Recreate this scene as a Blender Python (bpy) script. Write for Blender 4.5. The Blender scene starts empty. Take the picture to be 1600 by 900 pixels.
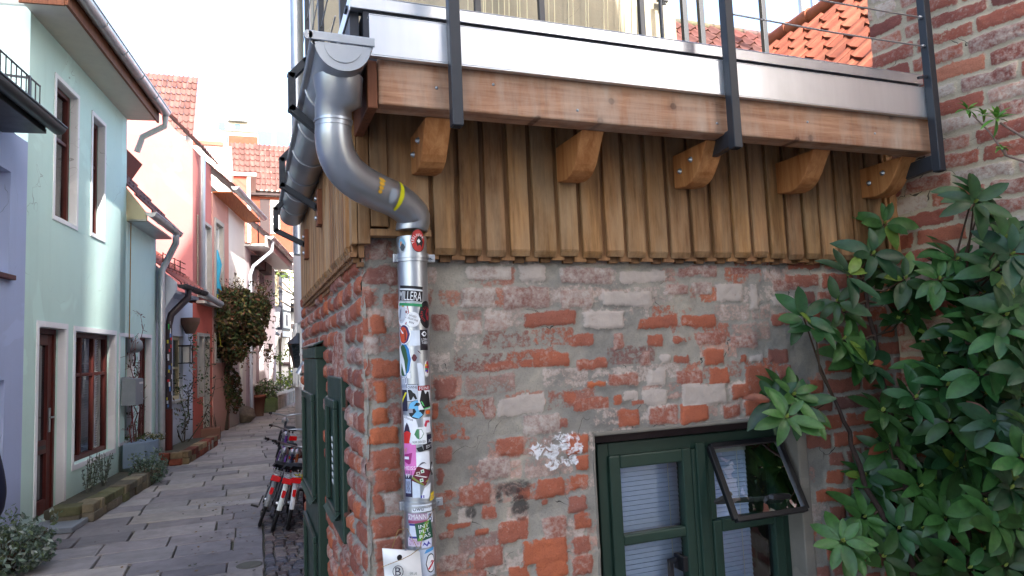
import bpy, math, random
import numpy as np
from mathutils import Vector, Matrix
random.seed(7)
rng = np.random.default_rng(11)
SC = bpy.context.scene
COL = SC.collection
PI = math.pi
R_ = math.radians
V = Vector

# ---------------------------------------------------------------- camera frame (calibrated from vanishing points)
F, CX, CY, H = 1083.0, 800.0, 450.0, 1.6
_D = V((387 - CX, 565 - CY, F)).normalized()
_E = V((3635 - CX, 428 - CY, F)); _E = (_E - _D * _E.dot(_D)).normalized()
_U = _E.cross(_D)
if _U.y > 0: _U = -_U
CAMC = V((0, 0, H))
def ray(u, v):
    c = V((u - CX, v - CY, F))
    return V((_E.dot(c), _D.dot(c), _U.dot(c))).normalized()
def G(u, v, z=0.0):
    r = ray(u, v); return CAMC + r * ((z - H) / r.z)
def PY(u, v, y):
    r = ray(u, v); return CAMC + r * (y / r.y)
def PX(u, v, x):
    r = ray(u, v); return CAMC + r * (x / r.x)
def DEP(u, v, d):
    c = V((u - CX, v - CY, F)) * (d / F)
    return CAMC + V((_E.dot(c), _D.dot(c), _U.dot(c)))
def dir_vp(u, v):
    r = ray(u, v); return V((r.x, r.y, 0)).normalized()

# ---------------------------------------------------------------- materials
def lin(r, g, b):
    f = lambda c: (c / 255 / 12.92) if c / 255 <= 0.04045 else ((c / 255 + 0.055) / 1.055) ** 2.4
    return (f(r), f(g), f(b), 1)
class NT:
    def __init__(s, name):
        s.m = bpy.data.materials.new(name); s.m.use_nodes = True
        s.t = s.m.node_tree; s.t.nodes.clear()
        s.out = s.t.nodes.new('ShaderNodeOutputMaterial')
    def n(s, typ, **kw):
        nd = s.t.nodes.new('ShaderNode' + typ)
        for k, v in kw.items():
            if k.startswith('i_'):
                nd.inputs[k[2:].replace('_', ' ')].default_value = v
            else: setattr(nd, k, v)
        return nd
    def l(s, a, b): s.t.links.new(a, b)
    def val(s, sock, v):
        if hasattr(v, 'links') or hasattr(v, 'is_linked'): s.l(v, sock)
        else: sock.default_value = v
    def math(s, op, a, b=0.0, clamp=False):
        nd = s.n('Math', operation=op, use_clamp=clamp); s.val(nd.inputs[0], a); s.val(nd.inputs[1], b); return nd.outputs[0]
    def noise(s, vec, scale, detail=4.0, rough=0.55, dist=0.0):
        nd = s.n('TexNoise'); nd.inputs['Scale'].default_value = scale; nd.inputs['Detail'].default_value = detail
        nd.inputs['Roughness'].default_value = rough; nd.inputs['Distortion'].default_value = dist
        s.l(vec, nd.inputs['Vector']); return nd.outputs['Fac']
    def ramp(s, fac, stops, interp='LINEAR'):
        nd = s.n('ValToRGB'); cr = nd.color_ramp; cr.interpolation = interp
        while len(cr.elements) < len(stops): cr.elements.new(0.5)
        for e, (p, c) in zip(cr.elements, stops):
            e.position = p; e.color = c if len(c) == 4 else (*c, 1)
        s.l(fac, nd.inputs[0]); return nd.outputs[0]
    def mix(s, fac, a, b, mode='MIX'):
        nd = s.n('Mix', data_type='RGBA', blend_type=mode)
        s.val(nd.inputs[0], fac); s.val(nd.inputs[6], a); s.val(nd.inputs[7], b); return nd.outputs[2]
    def obj(s, scale=(1, 1, 1)):
        tc = s.n('TexCoord'); mp = s.n('Mapping'); mp.inputs['Scale'].default_value = scale
        s.l(tc.outputs['Object'], mp.inputs[0]); return mp.outputs[0]
    def attr(s, name):
        return s.n('Attribute', attribute_name=name)
    def bump(s, h, strength=0.3, dist=0.01):
        nd = s.n('Bump'); nd.inputs['Strength'].default_value = strength; nd.inputs['Distance'].default_value = dist
        s.l(h, nd.inputs['Height']); return nd.outputs[0]
    def bsdf(s, color, rough=0.8, metal=0.0, normal=None, spec=0.5, **kw):
        b = s.n('BsdfPrincipled'); s.val(b.inputs['Base Color'], color); s.val(b.inputs['Roughness'], rough)
        s.val(b.inputs['Metallic'], metal); s.val(b.inputs['Specular IOR Level'], spec)
        if normal is not None: s.l(normal, b.inputs['Normal'])
        for k, v in kw.items(): s.val(b.inputs[k.replace('_', ' ')], v)
        s.l(b.outputs[0], s.out.inputs[0]); return b

def m_stucco(name, col, var=0.1, scale=1.0, rough=0.9):
    n = NT(name); o = n.obj()
    a = n.noise(o, 1.3 * scale, 5, 0.6); b = n.noise(o, 60, 3, 0.6)
    st = n.noise(n.obj((3.5, 3.5, 0.35)), 2.2, 4, 0.6)
    dk = tuple(c * (1 - var * 2.2) for c in col[:3]); lt = tuple(min(1, c * (1 + var)) for c in col[:3])
    c = n.mix(a, (*dk, 1), (*lt, 1))
    f = n.math('MULTIPLY', n.math('SUBTRACT', st, 0.52, True), 0.7, True)
    c = n.mix(f, c, tuple(x * 0.72 for x in col[:3]) + (1,))
    pt = n.ramp(n.noise(o, 0.9 * scale, 3, 0.5, 0.8), [(0.60, (0, 0, 0)), (0.615, (1, 1, 1))])
    c = n.mix(n.math('MULTIPLY', pt, 0.5), c, tuple(min(1, x * 1.12) for x in col[:3]) + (1,))
    vr = n.n('TexVoronoi', feature='DISTANCE_TO_EDGE'); vr.inputs['Scale'].default_value = 0.7; wv = n.n('VectorMath', operation='MULTIPLY_ADD'); nz = n.n('TexNoise'); nz.inputs['Scale'].default_value = 3.0; n.l(o, nz.inputs['Vector']); n.l(nz.outputs['Color'], wv.inputs[0]); wv.inputs[1].default_value = (.5, .5, .5); n.l(o, wv.inputs[2]); n.l(wv.outputs[0], vr.inputs['Vector'])
    ck = n.math('LESS_THAN', vr.outputs['Distance'], n.math('MULTIPLY', n.math('SUBTRACT', a, 0.52, True), 0.02)); c = n.mix(n.math('MULTIPLY', ck, 0.6), c, tuple(x * .4 for x in col[:3]) + (1,))
    tc = n.n('TexCoord'); sp = n.n('SeparateXYZ'); n.l(tc.outputs['Object'], sp.inputs[0])
    h = n.math('ADD', sp.outputs[2], n.math('MULTIPLY', a, -0.5))
    low = n.n('MapRange'); low.inputs[1].default_value = 0.35; low.inputs[2].default_value = -0.25; n.l(h, low.inputs[0])
    c = n.mix(n.math('MULTIPLY', low.outputs[0], 0.55), c, lin(96, 98, 84))
    hb = n.math('ADD', n.math('MULTIPLY', b, 0.5), n.math('MULTIPLY', a, 1.5))
    n.bsdf(c, rough, normal=n.bump(n.math('ADD', hb, n.math('MULTIPLY', n.noise(o, 6.0, 4, 0.6), 1.2)), 0.4, 0.008), spec=0.25); return n.m
def m_paint(name, col, rough=0.45, var=0.12, spec=0.4):
    n = NT(name); o = n.obj(); a = n.noise(o, 9, 5, 0.65)
    c = n.mix(a, tuple(x * (1 - var * 2) for x in col[:3]) + (1,), tuple(min(1, x * (1 + var)) for x in col[:3]) + (1,))
    n.bsdf(c, n.math('ADD', n.math('MULTIPLY', a, 0.25), rough - 0.12), normal=n.bump(n.noise(o, 90, 2), 0.12, 0.002), spec=spec); return n.m
def m_metal(name, col, rough=0.3, var=0.15, rv=0.25, dirt=None, streak=(1, 1, 1)):
    n = NT(name); o = n.obj(streak); a = n.noise(o, 7, 6, 0.65); b = n.noise(n.obj(), 2.5, 4, 0.6)
    c = n.mix(a, tuple(x * (1 - var * 2) for x in col[:3]) + (1,), col)
    if dirt: c = n.mix(n.math('MULTIPLY', n.math('SUBTRACT', b, 0.52, True), 2.2, True), c, dirt)
    n.bsdf(c, n.math('ADD', n.math('MULTIPLY', b, rv), rough - rv / 2), metal=.86, normal=n.bump(n.math('ADD', b, n.math('MULTIPLY', a, .12)), 0.12, 0.012)); return n.m
def m_wood(name, dark, light, axis='z', fine=1.0, knots=False, rough=0.65, useattr=True, grey=None):
    n = NT(name)
    k = {'x': (0.06, 1, 1), 'y': (1, 0.06, 1), 'z': (1, 1, 0.06)}[axis]
    sc = tuple(x * 34 * fine for x in k)
    o = n.obj(sc)
    base = n.obj()
    w = n.noise(n.obj(tuple(x * 5 for x in k)), 1.0, 3, 0.5)
    add = n.n('VectorMath', operation='ADD'); n.l(o, add.inputs[0])
    cmb = n.n('CombineXYZ'); n.l(n.math('MULTIPLY', w, 3.0), cmb.inputs[0]); n.l(n.math('MULTIPLY', w, 3.0), cmb.inputs[2]); n.l(n.math('MULTIPLY', w, 3.0), cmb.inputs[1])
    n.l(cmb.outputs[0], add.inputs[1])
    g = n.noise(add.outputs[0], 1.0, 6, 0.7, 0.4)
    g2 = n.ramp(g, [(0.3, (0, 0, 0)), (0.7, (1, 1, 1))])
    c = n.mix(g2, dark, light)
    if useattr:
        at = n.attr('Col'); c = n.mix(1.0, c, at.outputs['Color'], 'MULTIPLY')
    if knots:
        vo = n.n('TexVoronoi', feature='F1', voronoi_dimensions='2D'); vo.inputs['Scale'].default_value = 1.0; sx_ = n.n('SeparateXYZ'); n.l(n.obj((4.6, 4.6, 4.6)), sx_.inputs[0]); cx_ = n.n('CombineXYZ'); n.l(sx_.outputs[0], cx_.inputs[0]); n.l(sx_.outputs[2], cx_.inputs[1])
        mp = {'x': (3.4, 9, 9), 'y': (9, 3.4, 9), 'z': (9, 9, 3.4)}[axis]
        n.l(cx_.outputs[0], vo.inputs['Vector'])
        kd = n.ramp(n.math('ADD', vo.outputs['Distance'], n.math('MULTIPLY', n.math('SUBTRACT', g, 0.5), 0.05)), [(0.045, (1, 1, 1)), (0.065, (0.3, 0.3, 0.3)), (0.14, (0, 0, 0))])
        c = n.mix(n.math('MULTIPLY', kd, 0.9), c, tuple(x * 0.45 for x in dark[:3]) + (1,))
    if grey:
        s2 = n.noise(n.obj((3, 3, 0.8)), 2.5, 5, 0.65)
        c = n.mix(n.math('MULTIPLY', n.math('SUBTRACT', s2, 0.42, True), 2.6, True), c, grey)
        s3 = n.noise(n.obj((9, 9, 0.9)), 2.0, 4, 0.7); c = n.mix(n.math('MULTIPLY', n.math('SUBTRACT', s3, 0.55, True), 3.0, True), c, tuple(x * .42 for x in grey[:3]) + (1,))
    fine_ = n.noise(n.obj(tuple(x * 160 for x in k)), 1.0, 3, 0.6)
    n.bsdf(c, rough, normal=n.bump(n.math('ADD', g, n.math('MULTIPLY', fine_, 0.5)), 0.35, 0.002), spec=0.3); return n.m
def m_brick(name, brick, mortar, white=lin(198, 190, 180)):
    n = NT(name); o = n.obj()
    bd, rn, li, wh, so = (n.attr(x).outputs['Fac'] for x in ('bd', 'rnd', 'lime', 'white', 'soot'))
    f1 = n.noise(o, 55, 5, 0.7); f2 = n.noise(o, 13, 5, 0.65); f3 = n.noise(o, 3.0, 4, 0.6); f4 = n.noise(o, 190, 3, 0.6)
    m = n.math('ADD', bd, n.math('MULTIPLY', n.math('SUBTRACT', f1, 0.5), 1.15))
    m = n.math('ADD', m, n.math('MULTIPLY', n.math('SUBTRACT', f2, 0.5), 0.6))
    cov = n.noise(o, 7.5, 4, 0.6)
    m = n.math('SUBTRACT', m, n.math('MULTIPLY', n.math('SUBTRACT', cov, 0.53, True), 2.2))
    m = n.ramp(m, [(0.40, (0, 0, 0)), (0.60, (1, 1, 1))])
    bc = n.ramp(n.math('ADD', rn, n.math('MULTIPLY', n.math('SUBTRACT', f2, 0.5), 0.5)), brick)
    bc = n.mix(n.math('MULTIPLY', n.math('SUBTRACT', f4, 0.52, True), 2.2, True), bc, tuple(x * 0.4 for x in brick[1][1][:3]) + (1,))
    lm = n.ramp(n.math('ADD', n.math('MULTIPLY', n.math('ADD', f1, n.math('MULTIPLY', f2, 0.7)), 0.62), n.math('MULTIPLY', li, 0.5)), [(0.66, (0, 0, 0)), (0.92, (1, 1, 1))])
    bc = n.mix(n.math('MULTIPLY', lm, 0.8), bc, n.mix(f2, tuple(x * .62 for x in white[:3]) + (1,), white))
    big = n.noise(o, 1.9, 5, 0.65, 0.6)
    mc = n.ramp(n.math('ADD', n.math('MULTIPLY', big, 0.75), n.math('MULTIPLY', f2, 0.3)), mortar)
    mc = n.mix(n.math('MULTIPLY', n.math('SUBTRACT', f4, 0.5, True), 1.3, True), mc, tuple(x * 0.6 for x in mortar[0][1][:3]) + (1,))
    c = n.mix(m, mc, bc)
    wm = n.ramp(n.math('MULTIPLY', wh, n.math('ADD', n.math('MULTIPLY', n.noise(o, 34, 3, 0.5, 1.2), 1.7), n.math('MULTIPLY', f2, 0.3))), [(0.84, (0, 0, 0)), (0.97, (1, 1, 1))])
    c = n.mix(n.math('MULTIPLY', wm, n.ramp(f1, [(0.36, (0.25,) * 3), (0.55, (0.95,) * 3)])), c, lin(220, 222, 226))
    sm = n.ramp(n.math('MULTIPLY', so, n.math('ADD', n.math('MULTIPLY', n.noise(o, 24, 4, 0.7, 0.8), 1.5), n.math('MULTIPLY', f1, 0.6))), [(0.62, (0, 0, 0)), (1.0, (1, 1, 1))])
    c = n.mix(n.math('MULTIPLY', sm, 0.85), c, lin(52, 50, 50))
    cr = n.n('TexVoronoi', feature='DISTANCE_TO_EDGE'); cr.inputs['Scale'].default_value = 3.6
    wv = n.n('VectorMath', operation='MULTIPLY_ADD'); nz = n.n('TexNoise'); nz.inputs['Scale'].default_value = 7.0
    n.l(o, nz.inputs['Vector']); n.l(nz.outputs['Color'], wv.inputs[0]); wv.inputs[1].default_value = (0.22, 0.22, 0.22); n.l(o, wv.inputs[2])
    n.l(wv.outputs[0], cr.inputs['Vector'])
    ck = n.math('LESS_THAN', cr.outputs['Distance'], n.math('MULTIPLY', n.math('SUBTRACT', f3, 0.53, True), 0.06))
    ck = n.math('MULTIPLY', ck, n.math('SUBTRACT', 1.0, m))
    c = n.mix(n.math('MULTIPLY', ck, 0.85), c, lin(40, 36, 33))
    hh = n.math('ADD', n.math('MULTIPLY', f1, 0.7), n.math('MULTIPLY', f4, 0.45))
    hh = n.math('ADD', hh, n.math('MULTIPLY', m, 0.25)); hh = n.math('ADD', hh, n.math('MULTIPLY', n.noise(o, 26, 5, 0.7, 0.5), 1.1)); hh = n.math('SUBTRACT', hh, n.math('MULTIPLY', ck, 1.5))
    n.bsdf(c, 0.92, normal=n.bump(hh, 0.55, 0.006), spec=0.2); return n.m
def m_attr(name, rough=0.7, var=0.25, scale=20, bumpd=0.004, spec=0.3, metal=0.0, sheen=None):
    n = NT(name); o = n.obj(); at = n.attr('Col'); a = n.noise(o, scale, 5, 0.65); b = n.noise(o, scale * 5, 3)
    k = n.ramp(a, [(0.25, (1 - var,) * 3), (0.75, (1 + var * 0.6,) * 3)])
    g = n.noise(o, scale * .13, 5, .7, .5); k = n.mix(1.0, k, n.ramp(g, [(0.32, (1 - var * .9,) * 3), (0.6, (1.04,) * 3)]), 'MULTIPLY')
    c = n.mix(1.0, at.outputs['Color'], k, 'MULTIPLY')
    n.bsdf(c, rough, normal=n.bump(n.math('ADD', a, n.math('MULTIPLY', b, 0.4)), 0.4, bumpd), spec=spec, metal=metal); return n.m
def m_leaf(name, rough=0.36, transl=0.25, spec=0.5):
    n = NT(name); at = n.attr('Col'); a = n.noise(n.obj(), 45, 3)
    c = n.mix(1.0, at.outputs['Color'], n.ramp(a, [(0.3, (0.75,) * 3), (0.7, (1.2,) * 3)]), 'MULTIPLY')
    b = n.bsdf(c, rough, spec=spec)
    if transl:
        tr = n.n('BsdfTranslucent'); n.l(c, tr.inputs[0]); mx = n.n('MixShader'); mx.inputs[0].default_value = transl
        n.l(b.outputs[0], mx.inputs[1]); n.l(tr.outputs[0], mx.inputs[2]); n.l(mx.outputs[0], n.out.inputs[0])
    return n.m
def m_flat(name, col, rough=0.5, spec=0.4, metal=0.0):
    n = NT(name); n.bsdf(col, rough, metal=metal, spec=spec); return n.m
def m_glass(name, tint=(0.9, 0.95, 0.93), refl=0.0):
    n = NT(name); fr = n.n('Fresnel'); fr.inputs[0].default_value = 1.5
    tr = n.n('BsdfTransparent'); tr.inputs[0].default_value = (*tint, 1)
    gl = n.n('BsdfGlossy'); gl.inputs['Roughness'].default_value = 0.02; gl.inputs[0].default_value = (1, 1, 1, 1)
    nb = n.bump(n.noise(n.obj(), 3.0, 2), 0.04, 0.02); n.l(nb, gl.inputs['Normal'])
    mx = n.n('MixShader'); n.l(n.math('ADD', n.math('MULTIPLY', fr.outputs[0], 1.3), refl, True), mx.inputs[0])
    n.l(tr.outputs[0], mx.inputs[1]); n.l(gl.outputs[0], mx.inputs[2]); n.l(mx.outputs[0], n.out.inputs[0]); return n.m

BRK = [(0.0, lin(118, 82, 76)), (0.3, lin(138, 90, 78)), (0.55, lin(150, 90, 72)), (0.8, lin(160, 92, 68)), (1.0, lin(172, 98, 68))]
MOR = [(0.28, lin(104, 101, 97)), (0.45, lin(132, 128, 121)), (0.58, lin(150, 144, 133)), (0.74, lin(180, 168, 148))]
M = {}
M['brick'] = m_brick('old_brick_plaster', BRK, MOR)
M['brick_side'] = m_brick('old_brick_side', [(0.0, lin(116, 72, 64)), (0.3, lin(136, 80, 66)), (0.6, lin(150, 86, 66)), (0.85, lin(168, 94, 64)), (1, lin(180, 104, 68))], MOR)
M['brick_right'] = m_brick('old_brick_right', [(0.0, lin(124, 74, 66)), (0.3, lin(150, 88, 74)), (0.6, lin(166, 96, 76)), (0.85, lin(182, 110, 84)), (1, lin(192, 126, 98))], [(0.3, lin(160, 144, 122)), (0.5, lin(184, 166, 140)), (0.7, lin(200, 184, 156))], white=lin(222, 208, 188))
M['brick_far'] = m_stucco('far_brick', lin(138, 74, 58), 0.2, 3)
M['clad'] = m_wood('oak_cladding', lin(104, 72, 44), lin(182, 136, 90), 'z', grey=lin(174, 146, 112))
M['clad_edge'] = m_wood('oak_cladding_lower', lin(110, 76, 48), lin(168, 124, 84), 'z')
M['beam'] = m_wood('pine_beam', lin(124, 76, 50), lin(202, 156, 122), 'x', 0.8, knots=True, grey=lin(184, 166, 148))
M['corbel'] = m_wood('larch_corbel', lin(150, 92, 48), lin(200, 144, 92), 'z', 0.7, useattr=False)
M['block'] = m_wood('brown_block', lin(96, 56, 36), lin(136, 84, 56), 'z', useattr=False)
M['zinc'] = m_metal('galvanised_zinc', (0.50, 0.53, 0.56, 1), 0.36, 0.14, 0.22, dirt=(0.36, 0.38, 0.40, 1))
M['zinc_dk'] = m_metal('weathered_zinc', (0.58, 0.60, 0.62, 1), 0.40, 0.2, 0.3, dirt=(0.34, 0.34, 0.34, 1))
M['alu'] = m_metal('brushed_aluminium', (0.84, 0.86, 0.88, 1), 0.36, 0.09, 0.22, dirt=(0.56, 0.55, 0.53, 1), streak=(3, 1, .3))
M['steel'] = m_paint('anthracite_steel', lin(48, 51, 56), 0.42)
M['steel_dk'] = m_paint('dark_plate', lin(44, 48, 58), 0.5)
M['green'] = m_paint('dark_green_paint', lin(34, 56, 46), 0.42, 0.15)
M['black_pl'] = m_paint('black_plastic', lin(22, 22, 25), 0.4)
M['rubber'] = m_paint('rubber', lin(26, 26, 28), 0.75)
M['glass'] = m_glass('window_glass', refl=0.02)
M['dark_glass'] = m_flat('dark_glass', lin(38, 44, 50), 0.04, 0.9)
M['sky_glass'] = m_flat('blue_glass', lin(62, 118, 178), 0.35, 0.2)
M['blind'] = m_paint('sky_tinted_blind', lin(200, 216, 250), 0.6, 0.04)  # white slats tinted blue, standing in for sky light on them
M['curtain'] = m_paint('curtain', lin(200, 200, 196), 0.9, 0.1)
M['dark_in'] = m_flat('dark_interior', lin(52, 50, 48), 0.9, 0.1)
M['mint'] = m_stucco('mint_render', lin(206, 236, 229), 0.05)
M['mint_trim'] = m_stucco('white_trim', lin(238, 240, 244), 0.04)
M['lav'] = m_stucco('lavender_render', lin(178, 192, 228), 0.05)
M['pink'] = m_stucco('pink_render', lin(192, 120, 114), 0.12)
M['red_r'] = m_stucco('salmon_render', lin(190, 96, 82), 0.12)
M['tan'] = m_stucco('tan_pink_render', lin(196, 148, 136), 0.1)
M['sunlit_r'] = m_stucco('sunlit_cream_render', lin(206, 196, 168), 0.08)  # cream stands in for golden sun on the side and brightens the alley
M['white_r'] = m_stucco('white_render', lin(222, 220, 214), 0.05)
M['bluewhite'] = m_stucco('bluish_render', lin(196, 204, 218), 0.06)
M['lilac'] = m_stucco('lilac_painted_brick', lin(206, 196, 202), 0.07)
M['plaster'] = m_stucco('plaster_rim', lin(126, 121, 112), 0.2, 4)
M['concrete'] = m_stucco('concrete_render', lin(158, 150, 130), 0.14, 2.5)
M['stone_trim'] = m_stucco('sandstone_trim', lin(170, 166, 158), 0.1, 3)
M['white_p'] = m_paint('white_paint', lin(224, 224, 220), 0.5, 0.05)
M['cream_p'] = m_paint('cream_paint', lin(206, 196, 160), 0.5, 0.08)
M['soffit'] = m_paint('soffit_paint', lin(196, 190, 176), 0.55, 0.1)
M['orange_soffit'] = m_wood('pine_soffit', lin(150, 84, 44), lin(190, 118, 66), 'y', useattr=False)
M['redwood'] = m_wood('red_brown_joinery', lin(62, 26, 24), lin(98, 42, 36), 'z', useattr=False, rough=0.45)
M['darkwood'] = m_paint('dark_timber', lin(58, 44, 46), 0.7)
M['navy_p'] = m_paint('navy_timber', lin(44, 46, 60), 0.5)
M['tile'] = m_attr('clay_tile', 0.7, 0.25, 12)
M['slab'] = m_attr('sandstone_slab', 0.7, 0.28, 7, 0.006, 0.35)
M['sett'] = m_attr('granite_sett', 0.6, 0.3, 30, 0.004, 0.4)
M['stone'] = m_attr('rough_stone', 0.9, 0.35, 14, 0.012, 0.2)
M['stone_dk'] = m_stucco('worn_stone_cover', lin(104, 100, 98), 0.2, 8)
M['soil'] = m_stucco('soil', lin(60, 52, 46), 0.3, 6)
M['joint'] = m_stucco('joint_soil', lin(64, 62, 50), 0.35, 8)
M['leaf'] = m_leaf('glossy_leaf', 0.44, 0.15, .42)
M['smallleaf'] = m_leaf('matt_leaf', 0.6, 0.25, 0.3)
M['bark'] = m_attr('bark', 0.9, 0.4, 40, 0.006)
M['bluegrey'] = m_paint('blue_grey_planter', lin(120, 140, 162), 0.5)
M['greypl'] = m_paint('grey_box', lin(132, 140, 148), 0.45)
M['terra'] = m_stucco('terracotta', lin(132, 78, 64), 0.15, 5)
M['moss'] = m_stucco('mossy_wood', lin(72, 92, 50), 0.25, 6)
M['blackpipe'] = m_paint('brown_black_pipe', lin(54, 44, 50), 0.4)
M['rust'] = m_paint('rusty_iron', lin(92, 58, 46), 0.8, 0.2)
M['redrefl'] = m_flat('red_reflector', lin(196, 20, 24), 0.2, 0.6)
M['sticker'] = m_attr('printed_sticker', 0.5, 0.10, 30, 0.0005, 0.35)
M['cloth'] = m_paint('navy_cloth', lin(24, 28, 52), 0.9)
M['skin'] = m_flat('skin', lin(196, 150, 126), 0.6)
M['hair'] = m_paint('brown_hair', lin(60, 42, 32), 0.7)
M['paper'] = m_attr('coated_paper', 0.42, 0.04, 6, 0.002, 0.4)
M['twine'] = m_paint('twine', lin(150, 122, 70), 0.9)
M['redpost'] = m_paint('dark_red_post', lin(92, 26, 38), 0.5)
# ---------------------------------------------------------------- mesh builder
class MB:
    def __init__(s): s.v = []; s.f = []; s.c = []; s.sm = []
    def add(s, vs, fs, col=(1, 1, 1), smooth=False):
        k = len(s.v); s.v += [tuple(p) for p in vs]
        for f in fs: s.f.append(tuple(i + k for i in f)); s.c.append(col); s.sm.append(smooth)
    def hexa(s, p, col=(1, 1, 1)):   # p: 4 bottom (ccw seen from above), 4 top
        s.add(p, [(3, 2, 1, 0), (4, 5, 6, 7), (0, 1, 5, 4), (1, 2, 6, 5), (2, 3, 7, 6), (3, 0, 4, 7)], col)
    def box(s, x0, x1, y0, y1, z0, z1, col=(1, 1, 1)):
        s.hexa([(x0, y0, z0), (x1, y0, z0), (x1, y1, z0), (x0, y1, z0), (x0, y0, z1), (x1, y0, z1), (x1, y1, z1), (x0, y1, z1)], col)
    def fbox(s, fr, s0, s1, t0, t1, z0, z1, col=(1, 1, 1)):
        a = fr.at
        s.hexa([a(s0, t0, z0), a(s1, t0, z0), a(s1, t1, z0), a(s0, t1, z0), a(s0, t0, z1), a(s1, t0, z1), a(s1, t1, z1), a(s0, t1, z1)], col)
    def bar(s, p, q, w, h, up=(0, 0, 1), col=(1, 1, 1)):
        p, q = V(p), V(q); d = (q - p).normalized(); up = V(up)
        x = d.cross(up)
        if x.length < 1e-4: x = d.cross(V((1, 0, 0)))
        x.normalize(); y = x.cross(d)
        x *= w / 2; y *= h / 2
        s.hexa([p - x - y, p + x - y, q + x - y, q - x - y, p - x + y, p + x + y, q + x + y, q - x + y], col)
    def tube(s, path, r, n=10, cap=True, col=(1, 1, 1), smooth=True, closed=False):
        P = [V(p) for p in path]; m = len(P)
        rs = r if isinstance(r, (list, tuple)) else [r] * m
        t0 = (P[1] - P[0]).normalized()
        nrm = t0.orthogonal().normalized(); rings = []; prev = t0
        for i in range(m):
            if closed: t = (P[(i + 1) % m] - P[i - 1]).normalized()
            else: t = (P[min(i + 1, m - 1)] - P[max(i - 1, 0)]).normalized()
            q = prev.rotation_difference(t); nrm = (q @ nrm); nrm = (nrm - t * nrm.dot(t)).normalized(); prev = t
            b = t.cross(nrm)
            rings.append([P[i] + (nrm * math.cos(2 * PI * k / n) + b * math.sin(2 * PI * k / n)) * rs[i] for k in range(n)])
        vs = [p for rg in rings for p in rg]; fs = []
        for i in range(m if closed else m - 1):
            j = (i + 1) % m
            for k in range(n): fs.append((i * n + k, i * n + (k + 1) % n, j * n + (k + 1) % n, j * n + k))
        s.add(vs, fs, col, smooth)
        if cap and not closed:
            s.add(rings[0], [tuple(reversed(range(n)))], col); s.add(rings[-1], [tuple(range(n))], col)
    def prism(s, pts, off, col=(1, 1, 1)):   # polygon (3d points) extruded by vector off
        n = len(pts); off = V(off); P = [V(p) for p in pts]; Q = [p + off for p in P]
        s.add(P + Q, [tuple(range(n)), tuple(range(2 * n - 1, n - 1, -1))] + [((i + 1) % n, i, n + i, n + (i + 1) % n) for i in range(n)], col)
    def lathe(s, c, prof, n=20, col=(1, 1, 1), axis=None, smooth=True):
        c = V(c); ax = V(axis).normalized() if axis is not None else V((0, 0, 1)); a = ax.orthogonal().normalized(); b = ax.cross(a)
        vs = []; fs = []
        for (r, h) in prof:
            for k in range(n): vs.append(c + ax * h + (a * math.cos(2 * PI * k / n) + b * math.sin(2 * PI * k / n)) * r)
        for i in range(len(prof) - 1):
            for k in range(n): fs.append((i * n + k, i * n + (k + 1) % n, (i + 1) * n + (k + 1) % n, (i + 1) * n + k))
        s.add(vs, fs, col, smooth)
        s.add(vs[:n], [tuple(reversed(range(n)))], col); s.add(vs[-n:], [tuple(range(n))], col)
    def build(s, name, mat, parent=None, bevel=0.0, seg=2):
        me = bpy.data.meshes.new(name)
        off = parent.matrix_world.translation if parent is not None else None
        o = bpy.data.objects.new(name, me); COL.objects.link(o)
        if parent is not None:
            o.parent = parent
            base = ROOTLOC.get(parent.name, V((0, 0, 0)))
            ROOTLOC[o.name] = base
        else: base = V((0, 0, 0)); ROOTLOC[o.name] = base
        vs = [(p[0] - base.x, p[1] - base.y, p[2] - base.z) for p in s.v]
        me.from_pydata(vs, [], s.f); me.validate(clean_customdata=False)
        if len(me.polygons) == len(s.f):
            me.polygons.foreach_set('use_smooth', s.sm)
            ca = me.color_attributes.new('Col', 'FLOAT_COLOR', 'CORNER')
            arr = np.empty((len(me.loops), 4), np.float32); k = 0
            for f, c in zip(s.f, s.c):
                n = len(f); arr[k:k + n, :3] = c[:3]; arr[k:k + n, 3] = 1; k += n
            ca.data.foreach_set('color', arr.ravel())
        if isinstance(mat, (list, tuple)):
            for m_ in mat: me.materials.append(m_)
        else: me.materials.append(mat)
        if bevel:
            b = o.modifiers.new('bevel', 'BEVEL'); b.width = bevel; b.segments = seg; b.limit_method = 'ANGLE'; b.angle_limit = R_(40)
        me.update(); return o
ROOTLOC = {}
def thing(name, label, cat, loc=(0, 0, 0), group=None):
    o = bpy.data.objects.new(name, None); COL.objects.link(o); o.location = loc; o.empty_display_size = 0.2
    ROOTLOC[o.name] = V(loc); o['label'] = label; o['category'] = cat
    if group: o['group'] = group
    return o
def tag(o, label=None, cat=None, group=None, kind=None):
    if label: o['label'] = label
    if cat: o['category'] = cat
    if group: o['group'] = group
    if kind: o['kind'] = kind
    return o
def copy_tree(o, parent=None):
    c = o.copy(); COL.objects.link(c)
    if parent is not None: c.parent = parent
    for ch in list(o.children): copy_tree(ch, c)
    return c
class Fr:
    """a vertical facade: s runs along it, t stands out of it, z is up"""
    def __init__(s, o, d, n=None):
        s.o = V((o[0], o[1], 0)); s.d = V((d[0], d[1], 0)).normalized()
        s.n = V((s.d.y, -s.d.x, 0)) if n is None else V((n[0], n[1], 0)).normalized()
    def at(s, a, t, z): p = s.o + s.d * a + s.n * t; return V((p.x, p.y, z))
    def hit(s, u, v, t=0.0):
        r = ray(u, v); k = ((s.o + s.n * t) - CAMC).dot(s.n) / r.dot(s.n); p = CAMC + r * k
        return (V((p.x, p.y, 0)) - s.o).dot(s.d), p.z
    def S(s, u, v, t=0.0): return s.hit(u, v, t)[0]
    def Z(s, u, v, t=0.0): return s.hit(u, v, t)[1]
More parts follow.
